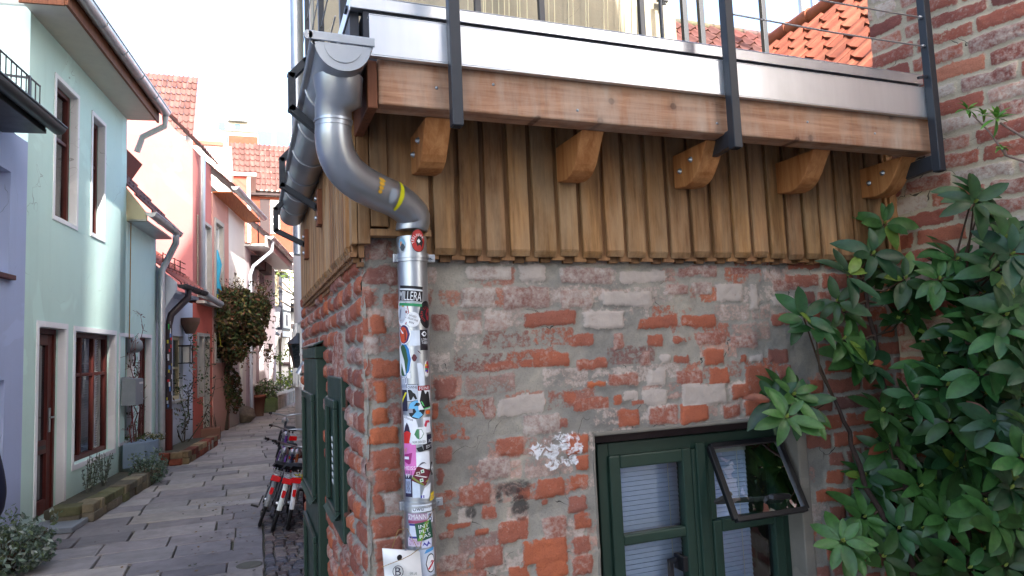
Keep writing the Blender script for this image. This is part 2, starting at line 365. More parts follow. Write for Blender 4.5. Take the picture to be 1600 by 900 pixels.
def wall_mesh(mb, fr, s0, s1, z0, z1, holes=(), depth=0.16, t=0.0, col=(1, 1, 1), thick=None):
    ss = sorted({s0, s1, *[h[0] for h in holes], *[h[1] for h in holes]}); zs = sorted({z0, z1, *[h[2] for h in holes], *[h[3] for h in holes]})
    for a, b in zip(ss, ss[1:]):
        for c, d in zip(zs, zs[1:]):
            m = ((a + b) / 2, (c + d) / 2)
            if any(h[0] < m[0] < h[1] and h[2] < m[1] < h[3] for h in holes): continue
            mb.add([fr.at(a, t, c), fr.at(b, t, c), fr.at(b, t, d), fr.at(a, t, d)], [(0, 1, 2, 3)], col)
    for a, b, c, d in [h[:4] for h in holes]:
        A = [fr.at(a, t, c), fr.at(b, t, c), fr.at(b, t, d), fr.at(a, t, d)]; B = [fr.at(a, t - depth, c), fr.at(b, t - depth, c), fr.at(b, t - depth, d), fr.at(a, t - depth, d)]
        mb.add(A + B, [(0, 4, 5, 1), (1, 5, 6, 2), (2, 6, 7, 3), (3, 7, 4, 0)], col)
def shell(mb, fr, s0, s1, z0, z1, back, front=True, col=(1, 1, 1)):
    """side, rear walls and lid behind a facade"""
    a = fr.at
    mb.add([a(s0, 0, z0), a(s0, -back, z0), a(s0, -back, z1), a(s0, 0, z1)], [(0, 1, 2, 3)], col)
    mb.add([a(s1, 0, z0), a(s1, -back, z0), a(s1, -back, z1), a(s1, 0, z1)], [(3, 2, 1, 0)], col)
    mb.add([a(s0, -back, z0), a(s1, -back, z0), a(s1, -back, z1), a(s0, -back, z1)], [(3, 2, 1, 0)], col)
    mb.add([a(s0, 0, z1), a(s1, 0, z1), a(s1, -back, z1), a(s0, -back, z1)], [(0, 1, 2, 3)], col)
def window(parent, fr, s0, s1, z0, z1, depth, mat, fw=0.055, cols=2, rows=2, back='dark', name='window', sill=None, t=0.0, glass='glass', rowpos=None, label=None):
    td = t - depth; mb = MB()
    mb.fbox(fr, s0, s0 + fw, td - .05, td + .012, z0, z1); mb.fbox(fr, s1 - fw, s1, td - .05, td + .012, z0, z1)
    mb.fbox(fr, s0 + fw, s1 - fw, td - .05, td + .01, z0, z0 + fw); mb.fbox(fr, s0 + fw, s1 - fw, td - .05, td + .01, z1 - fw, z1)
    iw = (s1 - s0 - 2 * fw)
    for i in range(1, cols):
        c = s0 + fw + iw * i / cols; mb.fbox(fr, c - fw * .45, c + fw * .45, td - .045, td + .006, z0 + fw, z1 - fw)
    rp = rowpos or [i / rows for i in range(1, rows)]
    for q in rp:
        c = z0 + fw + (z1 - z0 - 2 * fw) * q; mb.fbox(fr, s0 + fw, s1 - fw, td - .04, td + .003, c - fw * .35, c + fw * .35)
    w = mb.build(name, M[mat] if isinstance(mat, str) else mat, parent, 0.004, 1)
    if label: w['label'] = label
    g = MB(); a = fr.at; e = fw * .6
    g.add([a(s0 + e, td - .02, z0 + e), a(s1 - e, td - .02, z0 + e), a(s1 - e, td - .02, z1 - e), a(s0 + e, td - .02, z1 - e)], [(0, 1, 2, 3)])
    g.build('pane', M[glass], w)
    if glass == 'glass':
        b = MB()
        if back == 'blind':
            z = z0 + fw; 
            while z < z1 - fw:
                b.fbox(fr, s0 + fw, s1 - fw, td - .115, td - .085, z, z + .004, (1, 1, 1)); b.add([a(s0 + fw, td - .115, z + .004), a(s1 - fw, td - .115, z + .004), a(s1 - fw, td - .088, z + .03), a(s0 + fw, td - .088, z + .03)], [(0, 1, 2, 3)]); z += .032
            b.build('blind', M['blind'], w)
        elif back == 'curtain':
            n = 24; vs = []; fs = []
            for i in range(n + 1):
                q = s0 + (s1 - s0) * i / n; tt = td - .12 + .02 * math.sin(i * 1.9)
                vs += [a(q, tt, z0), a(q, tt, z1)]
            fs = [(2 * i, 2 * i + 2, 2 * i + 3, 2 * i + 1) for i in range(n)]
            b.add(vs, fs, smooth=True); b.build('curtain', M['curtain'], w)
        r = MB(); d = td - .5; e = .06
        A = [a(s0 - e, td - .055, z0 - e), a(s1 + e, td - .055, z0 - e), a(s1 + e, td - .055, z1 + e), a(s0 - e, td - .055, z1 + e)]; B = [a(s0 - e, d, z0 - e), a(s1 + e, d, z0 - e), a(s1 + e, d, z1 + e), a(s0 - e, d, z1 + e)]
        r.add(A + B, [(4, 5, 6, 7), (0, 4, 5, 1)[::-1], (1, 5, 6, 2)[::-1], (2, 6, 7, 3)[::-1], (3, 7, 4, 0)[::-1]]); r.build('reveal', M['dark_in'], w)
    if sill:
        m2 = MB(); m2.fbox(fr, s0 - .04, s1 + .04, td + .014, t + .05, z0 - .05, z0 - .003); m2.build('sill', M[sill], w, 0.005, 1)
    return w
def tile_roof(mb, o, eu, ev, nu, nv, tw, tl, base, var=0.2, lift=0.03, prof=0.022, seg=5):
    """pantiles: nu columns along eu, nv courses up ev from corner o; each with its own tone"""
    o, eu, ev = V(o), V(eu).normalized(), V(ev).normalized(); n = eu.cross(ev).normalized()
    if n.z < 0: n = -n
    P = [0.0, 0.25, 0.62, 0.78, 0.9, 1.0][:seg + 1]; Hh = [0.55, 0.05, 0.0, 0.55, 1.0, 0.55]
    for j in range(nv):
        for i in range(nu):
            k = 1 + random.uniform(-var, var); q = random.uniform(-.06, .06); c = tuple(max(0, b * k * (1 + (q if x == 0 else -q))) for x, b in enumerate(base[:3]))
            dz = random.uniform(-.004, .004); sl = random.uniform(-.008, .008)
            lo, up, lip = [], [], []
            for p, h in zip(P, Hh):
                b0 = o + eu * ((i + p) * tw)
                drop = tl * .06 * (1 - h)
                lo.append(b0 + ev * (j * tl + sl - tl * .08 - drop * 0.6) + n * (h * prof + lift + dz)); up.append(b0 + ev * ((j + 1) * tl) + n * (h * prof + dz * .5)); lip.append(b0 + ev * (j * tl + sl - tl * .08 - drop * 0.6) + n * (h * prof + lift - .022))
            m = len(P)
            fs = [(a, a + 1, m + a + 1, m + a) for a in range(m - 1)]
            mb.add(lo + up, fs, c, True); mb.add(lip + lo, [(a, a + 1, m + a + 1, m + a) for a in range(m - 1)], tuple(x * .8 for x in c))
def gutter_mesh(mb, p, q, r, n=12, rings=0, col=(1, 1, 1)):
    """half round gutter with end caps, a bead on each rim and seam rings"""
    p, q = V(p), V(q); d = (q - p).normalized(); side = d.cross(V((0, 0, 1))).normalized()
    vs = []
    for e in (p, q):
        for rr in (r, r - .006):
            for k in range(n + 1):
                a = PI * k / n; vs.append(e + side * math.cos(a) * rr - V((0, 0, 1)) * math.sin(a) * rr)
    m = n + 1; fs = []
    for k in range(n):
        fs.append((k, k + 1, 2 * m + k + 1, 2 * m + k)); fs.append((m + k + 1, m + k, 3 * m + k, 3 * m + k + 1))
    mb.add(vs, fs, col, True)
    for e in (0, 2 * m): mb.add([vs[e + k] for k in range(m)], [tuple(range(m))], col)
    for sg in (1, -1):
        mb.tube([p + side * sg * r, q + side * sg * r], .011 if r > .05 else .008, 8, col=col)
    L = (q - p).length
    for i in range(rings):
        c = p + d * L * (i + 1) / (rings + 1)
        mb.tube([c + side * math.cos(PI * k / n) * (r + .002) - V((0, 0, 1)) * math.sin(PI * k / n) * (r + .002) for k in range(n + 1)], .005, 6, col=col)
_TX = {}
def text_polys(txt):
    if txt in _TX: return _TX[txt]
    cu = bpy.data.curves.new('t', 'FONT'); cu.body = txt; cu.align_x = 'CENTER'; cu.align_y = 'CENTER'; cu.resolution_u = 3
    ob = bpy.data.objects.new('t', cu); COL.objects.link(ob); dg = bpy.context.evaluated_depsgraph_get(); dg.update()
    me = ob.evaluated_get(dg).to_mesh(); vs = [tuple(v.co) for v in me.vertices]; fs = [tuple(p.vertices) for p in me.polygons]
    ob.evaluated_get(dg).to_mesh_clear(); bpy.data.objects.remove(ob); bpy.data.curves.remove(cu)
    if vs:
        xs = [v[0] for v in vs]; ys = [v[1] for v in vs]; w = max(xs) - min(xs); h = max(ys) - min(ys); cx = (max(xs) + min(xs)) / 2; cy = (max(ys) + min(ys)) / 2
        vs = [((v[0] - cx) / w, (v[1] - cy) / h) for v in vs]
    else: w = h = 1
    _TX[txt] = (vs, fs, w / h); return _TX[txt]
# ---------------------------------------------------------------- numpy value noise and brick relief
def vnoise(x, y, seed=0, oct=4, gain=0.55):
    out = np.zeros_like(x); amp = 1.0; tot = 0
    for o in range(oct):
        r = np.random.default_rng(seed * 31 + o); T = r.random((64, 64))
        xi = np.floor(x).astype(int); yi = np.floor(y).astype(int); fx = x - xi; fy = y - yi
        fx = fx * fx * (3 - 2 * fx); fy = fy * fy * (3 - 2 * fy)
        g = lambda a, b: T[a % 64, b % 64]
        out += amp * ((g(xi, yi) * (1 - fx) + g(xi + 1, yi) * fx) * (1 - fy) + (g(xi, yi + 1) * (1 - fx) + g(xi + 1, yi + 1) * fx) * fy)
        tot += amp; amp *= gain; x = x * 2.03 + 7.1; y = y * 2.03 + 3.7
    return out / tot
def brick_sheet(name, mat, parent, at, s0, s1, z0, z1, step, bricks, holes=(), relief=0.012, white=(), soot=(), rough=0.006, seed=1, topcut=None):
    """a brick and plaster surface as a relief: bricks = (s0, z0, s1, z1, tone, lime, stand-out factor)"""
    ns = int((s1 - s0) / step) + 1; nz = int((z1 - z0) / step) + 1
    S, Z = np.meshgrid(np.linspace(s0, s1, ns), np.linspace(z0, z1, nz), indexing='ij')
    wx = (vnoise(S * 22, Z * 22, seed + 1, 3) - .5) * .016; wz = (vnoise(S * 22 + 9, Z * 22 + 4, seed + 2, 3) - .5) * .016
    wx += (vnoise(S * 5, Z * 5, seed + 7, 2) - .5) * .02; wz += (vnoise(S * 5 + 3, Z * 5, seed + 8, 2) - .5) * .02
    SS, ZZ = S + wx, Z + wz
    bd = np.full_like(S, -1.0); rnd = np.full_like(S, .5); lime = np.full_like(S, .3); rel = np.ones_like(S)
    ds, dz = (s1 - s0) / (ns - 1), (z1 - z0) / (nz - 1)
    for b in bricks:
        i0 = max(0, int((b[0] - .05 - s0) / ds)); i1 = min(ns, int((b[2] + .05 - s0) / ds) + 1); j0 = max(0, int((b[1] - .05 - z0) / dz)); j1 = min(nz, int((b[3] + .05 - z0) / dz) + 1)
        if i1 <= i0 or j1 <= j0: continue
        a, c = SS[i0:i1, j0:j1], ZZ[i0:i1, j0:j1]
        hx, hz = (b[2] - b[0]) / 2, (b[3] - b[1]) / 2; rr = min(.008, hx * .6, hz * .6)
        qx = np.abs(a - (b[0] + b[2]) / 2) - hx + rr; qz = np.abs(c - (b[1] + b[3]) / 2) - hz + rr
        d = -(np.minimum(np.maximum(qx, qz), 0) + np.hypot(np.maximum(qx, 0), np.maximum(qz, 0)) - rr)
        d = np.clip(d / .0105, -1, 1); d = np.where(d > 0, d * (b[7] if len(b) > 7 else 1.0), d); w = d > bd[i0:i1, j0:j1]
        bd[i0:i1, j0:j1] = np.where(w, d, bd[i0:i1, j0:j1]); rnd[i0:i1, j0:j1] = np.where(w, b[4], rnd[i0:i1, j0:j1])
        lime[i0:i1, j0:j1] = np.where(w, b[5], lime[i0:i1, j0:j1]); rel[i0:i1, j0:j1] = np.where(w, b[6], rel[i0:i1, j0:j1])
    h = np.clip(bd * .5 + .5, 0, 1) * relief * rel + (vnoise(S * 9, Z * 9, seed + 3, 5, .6) - .5) * rough * 2 + (vnoise(S * 60, Z * 60, seed + 4, 3) - .5) * .0035
    def blobs(L, sd):
        out = np.zeros_like(S)
        for (cs, cz, rs, rz) in L: out = np.maximum(out, np.clip(1.15 - .8 * ((S - cs) / rs) ** 2 - .8 * ((Z - cz) / rz) ** 2, 0, 1))
        return out
    wh, so = blobs(white, 5), blobs(soot, 6)
    vs = []; base = ROOTLOC[parent.name] if parent is not None else V((0, 0, 0))
    o0 = at(0, 0, 0); es = at(1, 0, 0) - o0; et = at(0, 1, 0) - o0
    P = np.stack([o0.x + S * es.x + h * et.x - base.x, o0.y + S * es.y + h * et.y - base.y, Z - base.z], -1).reshape(-1, 3)
    I = np.arange(ns * nz).reshape(ns, nz)
    keep = np.ones((ns - 1, nz - 1), bool); cs = (S[:-1, :-1] + S[1:, 1:]) / 2; cz = (Z[:-1, :-1] + Z[1:, 1:]) / 2
    for (a, b, c, d) in holes: keep &= ~((cs > a) & (cs < b) & (cz > c) & (cz < d))
    if topcut is not None: keep &= cz < topcut(cs)
    fa = np.stack([I[:-1, :-1], I[1:, :-1], I[1:, 1:], I[:-1, 1:]], -1)[keep]
    if es.cross(V((0, 0, 1))).dot(et) < 0: fa = fa[:, ::-1]
    me = bpy.data.meshes.new(name); me.from_pydata(P.tolist(), [], fa.tolist())
    for nm, arr in (('bd', bd * .5 + .5), ('rnd', rnd), ('lime', lime), ('white', wh), ('soot', so)):
        at_ = me.attributes.new(nm, 'FLOAT', 'POINT'); at_.data.foreach_set('value', arr.astype(np.float32).ravel())
    me.polygons.foreach_set('use_smooth', [True] * len(me.polygons)); me.materials.append(mat)
    o = bpy.data.objects.new(name, me); COL.objects.link(o)
    if parent is not None: o.parent = parent; ROOTLOC[o.name] = base
    me.update(); return o
def auto_bricks(s0, s1, z0, z1, pitch, length, joint, r, lime=(0.1, 0.7), head=0.35, skip=0.0, rel=(0.7, 1.3)):
    out = []; z = z0; k = 0
    while z < z1:
        s = s0 - r.uniform(0, length)
        while s < s1:
            L = length * (1 if r.random() > head else .5) * r.uniform(.92, 1.06)
            if r.random() >= skip:
                out.append((s, z + joint / 2 + r.uniform(-.003, .003), s + L - joint, z + pitch - joint / 2 + r.uniform(-.003, .003), float(np.clip(r.normal(.5, .24), 0, 1)), r.uniform(*lime) ** 1.3, r.uniform(*rel)))
            s += L
        z += pitch
    return out
# ================================================================ BRICK HOUSE (right foreground)
Y0, XS = 2.40, 0.38
house = thing('brick_house', 'low brick house with patched plaster, oak cladding and a roof terrace at the alley corner', 'house', (1.6, 3.8, 0))
fz = lambda s, t, z: V((s, Y0 - t, z))
def pb(x0, y0, x1, y1, tone, lime=.15, rel=1.0, ox=660, oy=400, k=2.712):
    a = PY(ox + x0 / k, oy + y0 / k, Y0); b = PY(ox + x1 / k, oy + y1 / k, Y0); c = PY(ox + x0 / k, oy + y1 / k, Y0)
    return (a.x, min(b.z, c.z), b.x, a.z, tone, lime, rel)
LA = [(185,40,385,102,.1,.75,1.2),(415,35,525,105,.1,.95),(580,45,800,118,.1,.6,1.2),(830,60,1030,108,.2,.95,.8),(1070,38,1250,88,.2,.45),(1300,45,1430,75,.2,.3,.4),
(165,130,312,215,.1,.65,1.2),(340,130,540,218,.15,.5,1.2),(580,145,720,220,.2,.6,1.2),(755,145,970,210,.1,1.2,1.3),(1025,120,1125,165,.2,.5),(1140,105,1228,155,.2,.6),(1240,115,1355,190,.1,.9),(1378,110,1420,225,.05,1.2),(1480,105,1590,150,.2,.4,.6),(1480,170,1580,215,.1,1.1),
(40,245,118,318,.15,.4),(140,268,248,330,.3,.7),(258,235,360,310,.3,.6,.8),(428,235,648,295,.45,.1,1.2),(682,232,852,305,.2,.95,1.4),(900,255,1075,305,.6,.15,1.2),(1085,248,1240,300,.7,.15,1.2),(1475,245,1570,295,.4,.1),
(630,332,730,380,.5,.2,.7),(808,330,855,388,.4,.4),(945,338,1010,382,.55,.1,.7),(1050,345,1108,378,.55,.1),(1155,322,1280,375,.4,.35),(1300,330,1415,380,.4,.5,.6),
(260,448,380,478,.5,.25,.7),(410,440,460,470,.6,.1,.6),(460,415,620,470,.65,.15,1),(652,438,785,478,.55,.25),(920,405,960,465,.3,.4),(1000,420,1040,460,.2,1),(1050,425,1125,455,.5,.2,.6),(1180,398,1278,460,.75,.1,1.2),(1345,415,1370,450,.6,.1),(1380,420,1440,450,.3,.95),(1460,392,1545,450,.25,.1),
(782,500,915,545,.45,.4),(950,488,1022,548,.1,1.3),(1065,490,1185,540,.4,.3),(1208,470,1300,535,.8,.1,1.1),(1365,470,1475,535,.65,.15,1.1),(700,538,775,560,1,-.6,1.2),
(50,525,148,600,.2,.15,1.3),(315,600,520,665,.1,1.2,.8),(850,575,910,610,.1,1.2,.6),(930,570,1030,625,.1,1.4,.8),(1090,545,1290,622,.1,1.5,1.1),(1310,540,1460,598,.65,.1,1.2),
(600,580,655,620,.6,.1,.5),(640,605,790,645,.5,.25,.6),(808,590,848,625,.75,0,.6),(885,612,945,632,.5,.2,.5),
(255,595,305,680,.2,.4),(160,630,205,675,.55,.3,.5),(40,620,70,690,.7,0,1),(420,680,590,745,.1,.65),(820,648,920,718,.75,.25,1.1),(955,640,1080,705,.45,.35),(1085,630,1210,700,.8,.1,1.2),(1270,635,1350,680,.5,.3,.7),(1365,615,1475,675,.75,.15,1.1),
(1500,460,1560,520,.4,.2),(1490,545,1580,600,.5,.1)]
LB = [(330,0,390,35,.4,.2),(700,50,790,100,.4,.35,.7),(145,120,185,160,.5,.2,.5),(220,135,260,155,.5,.3,.4),(80,195,165,280,.3,.25),(390,160,545,245,.55,.25,1.1),(770,135,900,225,.8,.05,1.2),(830,240,905,315,.8,.05,1.1),
(305,280,470,365,.1,.6),(80,310,120,400,.3,.1,.6),(190,405,365,505,.45,.3,1.1),(125,430,160,460,.4,.1,.5),(610,370,770,455,.65,.1,1.2),(795,350,905,425,.75,.25),(500,415,575,470,.6,.1,.7),(790,470,905,550,.35,.15),(120,540,160,570,.5,.1,.5),(190,530,265,620,.1,.9,.4),
(318,520,395,572,.5,.2),(820,560,918,640,.7,.15,.9),(650,480,680,505,.45,.1,.5),(410,600,580,700,.55,.2),(655,585,785,685,.45,.5),(285,645,360,672,.65,.05),(80,670,165,692,.3,.3,.6),(120,625,260,640,.65,.1,.5),(540,705,790,805,.92,-.1,1.4),(280,740,440,835,.4,.25,1.1),
(810,690,910,770,.45,.25),(90,790,250,860,.2,.5),(620,810,785,890,.95,-.1,1.3),(805,790,920,880,.45,.25),(470,845,590,900,.8,.05),(270,865,350,900,.35,.3)]
LC = [(350,110,430,205,.2,.45,1.1),(330,235,490,318,.15,.3,1.1),(420,352,500,430,.6,.4,.8),(300,350,380,430,.3,.2,1),(360,465,430,548,.75,.1,1.3),(300,465,352,548,.5,.1,1),(300,565,395,640,.2,.6),(360,670,500,750,.75,.05,1.2),(290,670,350,745,.4,.2),(370,780,425,860,.95,-.2,1.1),(280,770,350,850,.3,.6)]
LD = [(355,110,435,185,1,-.2,1.3),(455,115,505,185,.2,.2),(350,205,485,275,1,-.2,1.4),(365,310,500,390,.6,.15,1.2),(375,410,505,500,.6,.15,1.1),(375,525,420,610,.6,0,1),(430,525,505,600,.3,.6,.6),(360,630,505,705,.55,.1,1.3),(370,730,505,820,.4,.2,1.2),(375,840,505,900,.45,.2,1.2)]
bricks = [(*b, .10) for b in auto_bricks(.36, 2.2, .58, 1.93, .0788, .205, .014, rng, (.2, .9), .35, .3, (.25, .7))] + [pb(*b) for b in LA] + [pb(*b, ox=660, oy=640, k=3.461) for b in LB] + [pb(*b, ox=460, oy=340, k=3.0) for b in LC] + [pb(*b, ox=460, oy=600, k=3.0) for b in LD]
bricks += [b for b in auto_bricks(2.17, 2.9, 0.02, 1.9, .078, .205, .018, rng, (.05, .4), .4) if b[0] > 2.2]
bricks += auto_bricks(.36, 2.2, 0.0, .60, .078, .215, .016, rng, (.05, .5), .35, .15)
wl, wr, wt, wb = PY(929, 690, Y0).x, PY(1243, 700, Y0).x, PY(1080, 668, Y0).z, 0.32
ps = lambda u, v, ru, rv: (PY(u, v, Y0).x, PY(u, v, Y0).z, ru * 2.35 / F, rv * 2.35 / F)
WH = [ps(880, 690, 42, 26), ps(850, 705, 42, 26), ps(888, 718, 26, 20), ps(862, 725, 22, 16), ps(898, 700, 22, 20)]
SO = [ps(812, 790, 22, 32), ps(800, 762, 44, 18), ps(780, 775, 10, 16), ps(735, 800, 14, 14)]
brick_sheet('front_wall', M['brick'], house, fz, XS - .012, 2.9, 0.0, 2.02, .007, bricks, [(wl, wr, wb, wt)], .008, WH, SO, .008, 3)
# side wall along the alley
sz = lambda s, t, z: V((XS - t, s, z))
sb = []
for k in range(26):
    z = 0.01 + k * .078
    off = .115 if k % 2 else 0
    s = Y0 - off
    while s < 5.05:
        L = (.2 if k % 2 == 0 else .11) * rng.uniform(.92, 1.08)
        sb.append((s + .003, z + .007, s + L - .012, z + .07, float(np.clip(rng.normal(.45, .22), 0, 1)), rng.uniform(.0, .5), rng.uniform(.7, 1.5)))
        s += L
# raked soldier bricks beside the shutter
sb = [b for b in sb if not (2.85 < (b[0] + b[2]) / 2 < 3.1 and 1.46 < b[1] < 1.72)] + [(2.87 + .045 * i, 1.47, 2.905 + .045 * i, 1.71, rng.uniform(.1, .4), .4, 1.4) for i in range(6)]
brick_sheet('side_wall', M['brick_side'], house, sz, Y0 - .010, 5.1, 0.0, 2.02, .01, sb, (), .024, seed=9)
mb = MB(); mb.box(XS + .03, 2.9, Y0 + .25, 5.1, 0, 2.2); mb.box(XS + .03, wl - .02, Y0 + .03, Y0 + .25, 0, 2.2); mb.box(wr + .02, 2.9, Y0 + .03, Y0 + .25, 0, 2.2); mb.box(wl - .02, wr + .02, Y0 + .03, Y0 + .25, wt + .02, 2.2); mb.box(wl - .02, wr + .02, Y0 + .03, Y0 + .25, 0, wb - .02)
mb.build('core', M['dark_in'], house)
mb = MB(); mb.box(XS + .001, XS + .06, Y0 + .001, Y0 + .06, 0, 2.0); mb.build('corner_mortar', M['concrete'], house)
# plastered window reveals
mb = MB()
mb.box(wl - .012, wl, Y0 - .004, Y0 + .12, wb, wt + .02); mb.box(wr, wr + .055, Y0 - .012, Y0 + .12, wb, wt + .02); mb.box(wl, wr, Y0 - .006, Y0 + .12, wt, wt + .016)
mb.build('reveal', M['plaster'], house, .008)
# window: fixed frame, left sash, right sash, open vent
FY = Y0 + .075
wz0 = wb
win = MB()
xa, xb = PY(938, 800, FY).x, PY(1232, 800, FY).x; xm0, xm1 = PY(1082, 780, FY).x, PY(1108, 780, FY).x; ztop = PY(1040, 684, FY).z
win.box(xa, xa + .05, FY, FY + .07, wz0, ztop); win.box(xb - .05, xb, FY, FY + .07, wz0, ztop); win.box(xa + .05, xb - .05, FY, FY + .07, ztop - .055, ztop); win.box(xa + .05, xb - .05, FY, FY + .07, wz0, wz0 + .06)
win.box(xm0, xm1, FY - .012, FY + .06, wz0 + .06, ztop - .055); win.box(xm0 + .018, xm1 - .018, FY - .022, FY - .0125, wz0 + .06, ztop - .03)
wn = win.build('window', M['green'], house, .006)
wn['label'] = 'dark green two-sash window with its upper right vent propped open'
mb = MB(); mb.box(wl, wr, FY + .02, FY + .06, ztop + .002, wt + .02); mb.box(wl - .01, xa - .002, FY + .02, FY + .06, wz0, wt); mb.box(xb + .002, wr + .01, FY + .02, FY + .06, wz0, wt)
mb.build('packing', M['darkwood'], wn)
rz = PY(1020, 838, FY - .01).z
sh = MB(); l0, l1 = xa + .042, xm0 - .002
sh.box(l0, l0 + .05, FY - .016, FY + .03, wz0 + .05, ztop - .048); sh.box(l1 - .045, l1, FY - .016, FY + .03, wz0 + .05, ztop - .048); sh.box(l0 + .05, l1 - .045, FY - .016, FY + .03, ztop - .1, ztop - .048); sh.box(l0 + .05, l1 - .045, FY - .014, FY + .03, rz - .02, rz + .02); sh.box(l0 + .05, l1 - .045, FY - .016, FY + .03, wz0 + .05, wz0 + .1)
sh.build('sash', M['green'], wn, .006)
sh = MB(); r0, r1 = xm1 + .002, xb - .042; rz2 = PY(1160, 818, FY - .01).z
sh.box(r0, r0 + .045, FY - .016, FY + .03, wz0 + .05, rz2 + .03); sh.box(r1 - .05, r1, FY - .016, FY + .03, wz0 + .05, rz2 + .03); sh.box(r0 + .045, r1 - .05, FY - .016, FY + .03, rz2 - .02, rz2 + .03); sh.box(r0 + .045, r1 - .05, FY - .016, FY + .03, wz0 + .05, wz0 + .1)
sh.box(r0, r0 + .03, FY - .006, FY + .03, rz2 + .031, ztop - .05); sh.box(r1 - .03, r1, FY - .006, FY + .03, rz2 + .031, ztop - .05)
sh.build('sash', M['green'], wn, .006)
for (a, b, c, d) in [(l0 + .03, l1 - .03, wz0 + .08, rz), (l0 + .03, l1 - .03, rz, ztop - .08), (r0 + .03, r1 - .03, wz0 + .08, rz2)]:
    g = MB(); g.add([(a, FY + .01, c), (b, FY + .01, c), (b, FY + .01, d), (a, FY + .01, d)], [(0, 1, 2, 3)]); g.build('pane', M['glass'], wn)
# open vent hinged at its head, seen from the photograph: four corners on its own tilted plane
hz = ztop - .05; vh = hz - rz2 - .03
ang = R_(27); out = math.sin(ang) * vh; dn = math.cos(ang) * vh
vt = MB(); A0, A1 = V((r0 + .004, FY - .018, hz)), V((r1 - .004, FY - .018, hz)); B0, B1 = A0 + V((0, -out, -dn)), A1 + V((0, -out, -dn))
nrm = V((0, -math.cos(ang), math.sin(ang)))
for p, q in ((A0, B0), (A1, B1)): vt.bar(p, q, .026, .022, nrm)
for p, q in ((A0, A1), (B0, B1)): vt.bar(p, q, .022, .026, nrm)
vent = vt.build('vent_sash', M['black_pl'], wn, .003)
g = MB(); g.add([A0, A1, B1, B0], [(0, 1, 2, 3)]); g.build('vent_pane', M['glass'], wn)
g = MB(); pm = (B0 + B1) / 2 + V((0, .02, .01)); g.bar(V((r0 + .03, FY, rz2 + .10)), B0.lerp(B1, .62) + V((0, .015, .06)), .012, .02); g.bar(B0.lerp(B1, .62) + V((-.03, .01, .065)), B0.lerp(B1, .78) + V((0, .01, .06)), .03, .02); g.bar(V((r0 + .02, FY, rz2 + .1)), V((r0 + .075, FY - .05, rz2 + .14)), .012, .016)
g.build('stay', M['black_pl'], wn, .003)
g = MB(); hx = l1 - .055; g.box(hx - .012, hx + .012, FY - .01, FY + .06, rz - .16, rz - .10); g.bar((hx, FY + .045, rz - .12), (hx - .035, FY + .05, rz - .13), .02, .02); g.bar((hx - .035, FY + .05, rz - .12), (hx - .035, FY + .05, rz - .26), .02, .02); g.build('handle', M['black_pl'], wn, .003)
for nm, (a, b) in (('left', (l0, l1)), ('right', (r0, r1 - .09))):
    bl = thing('venetian_blind', 'white slatted blind behind the closed left sash of the green window' if nm == 'left' else 'white slatted blind behind the open vent of the green window', 'blind', ((a + b) / 2, FY + .1, wz0), 'blinds in the green window')
    mb = MB(); z = wz0
    while z < ztop - .1:
        mb.add([(a, FY + .095, z), (b, FY + .095, z), (b, FY + .101, z + .02), (a, FY + .101, z + .02)], [(0, 1, 2, 3)]); mb.add([(a, FY + .101, z + .0201), (b, FY + .101, z + .0201), (b, FY + .092, z + .0172), (a, FY + .092, z + .0172)], [(0, 1, 2, 3)]); z += .0195
    mb.build('slats', M['blind'], bl)
    mb = MB(); mb.box(a, b, FY + .09, FY + .115, ztop - .1, ztop - .07); mb.build('head_rail', M['white_p'], bl)
    mb = MB()
    mb.tube([(b - .05, FY + .09, ztop - .08), (b - .05, FY + .09, wz0)], .0015, 5); mb.tube([(a + .06, FY + .09, ztop - .08), (a + .06, FY + .09, wz0)], .0015, 5); mb.build('cord', M['white_p'], bl)

# ---- cladding
def boards(name, frm, s0, s1, zt, ztop_, pitch, mat, edge, flip=False):
    up, lo = MB(), MB(); s = s0; i = 0
    while s < s1 - .03:
        w = pitch * random.uniform(.92, 1.08); k = random.uniform(.66, 1.2); kk = (k, k * random.uniform(.96, 1.03), k * random.uniform(.9, 1.04))
        j = random.uniform(-.006, .006)
        def bx(m, a, b, t0, t1, z0, z1, c):
            P = [frm(a, t0, z0), frm(b, t0, z0), frm(b, t1, z0), frm(a, t1, z0), frm(a, t0, z1), frm(b, t0, z1), frm(b, t1, z1), frm(a, t1, z1)]
            m.hexa(P, c)
        e = min(s + w, s1)
        g = .012
        bx(lo, s - .014, s + .034, .024, .041, zt - .014 + j, ztop_, tuple(x * .95 for x in kk))
        bx(lo, s - .055, s - .016, .006, .023, zt - .02 + j * .5, ztop_, tuple(x * .8 for x in kk))
        # tapered-foot board
        a, b = s + .017, e - .003
        bx(up, a, b, .0425, .058, zt + .022 + j, ztop_, kk)
        P = [frm(a, .0425, zt + j), frm(b, .0425, zt + j), frm(b, .046, zt + j), frm(a, .046, zt + j), frm(a, .0425, zt + .0218 + j), frm(b, .0425, zt + .0218 + j), frm(b, .058, zt + .0218 + j), frm(a, .058, zt + .0218 + j)]
        up.hexa(P, tuple(x * .8 for x in kk))
        s = e; i += 1
    return up, lo
u1, l1_ = boards('c', lambda s, t, z: V((s, Y0 - t, z)), .60, 2.83, 1.945, 2.504, .0995, None, None)
u1.box(.395, .455, 2.335, 2.362, 2.04, 2.504, (.85, .85, .85)); u1.box(.4555, .60, 2.342, 2.37, 2.03, 2.504, (.95, .95, .95))
u1.box(.39, .60, 2.32, 2.37, 2.005, 2.029, (.75, .7, .65))
u1.box(2.79, 2.85, 2.33, 2.38, 1.95, 2.504, (1.05, 1, .9))
u1.build('cladding', M['clad'], house, .002, 1); l1_.build('cladding_batten', M['clad_edge'], house)
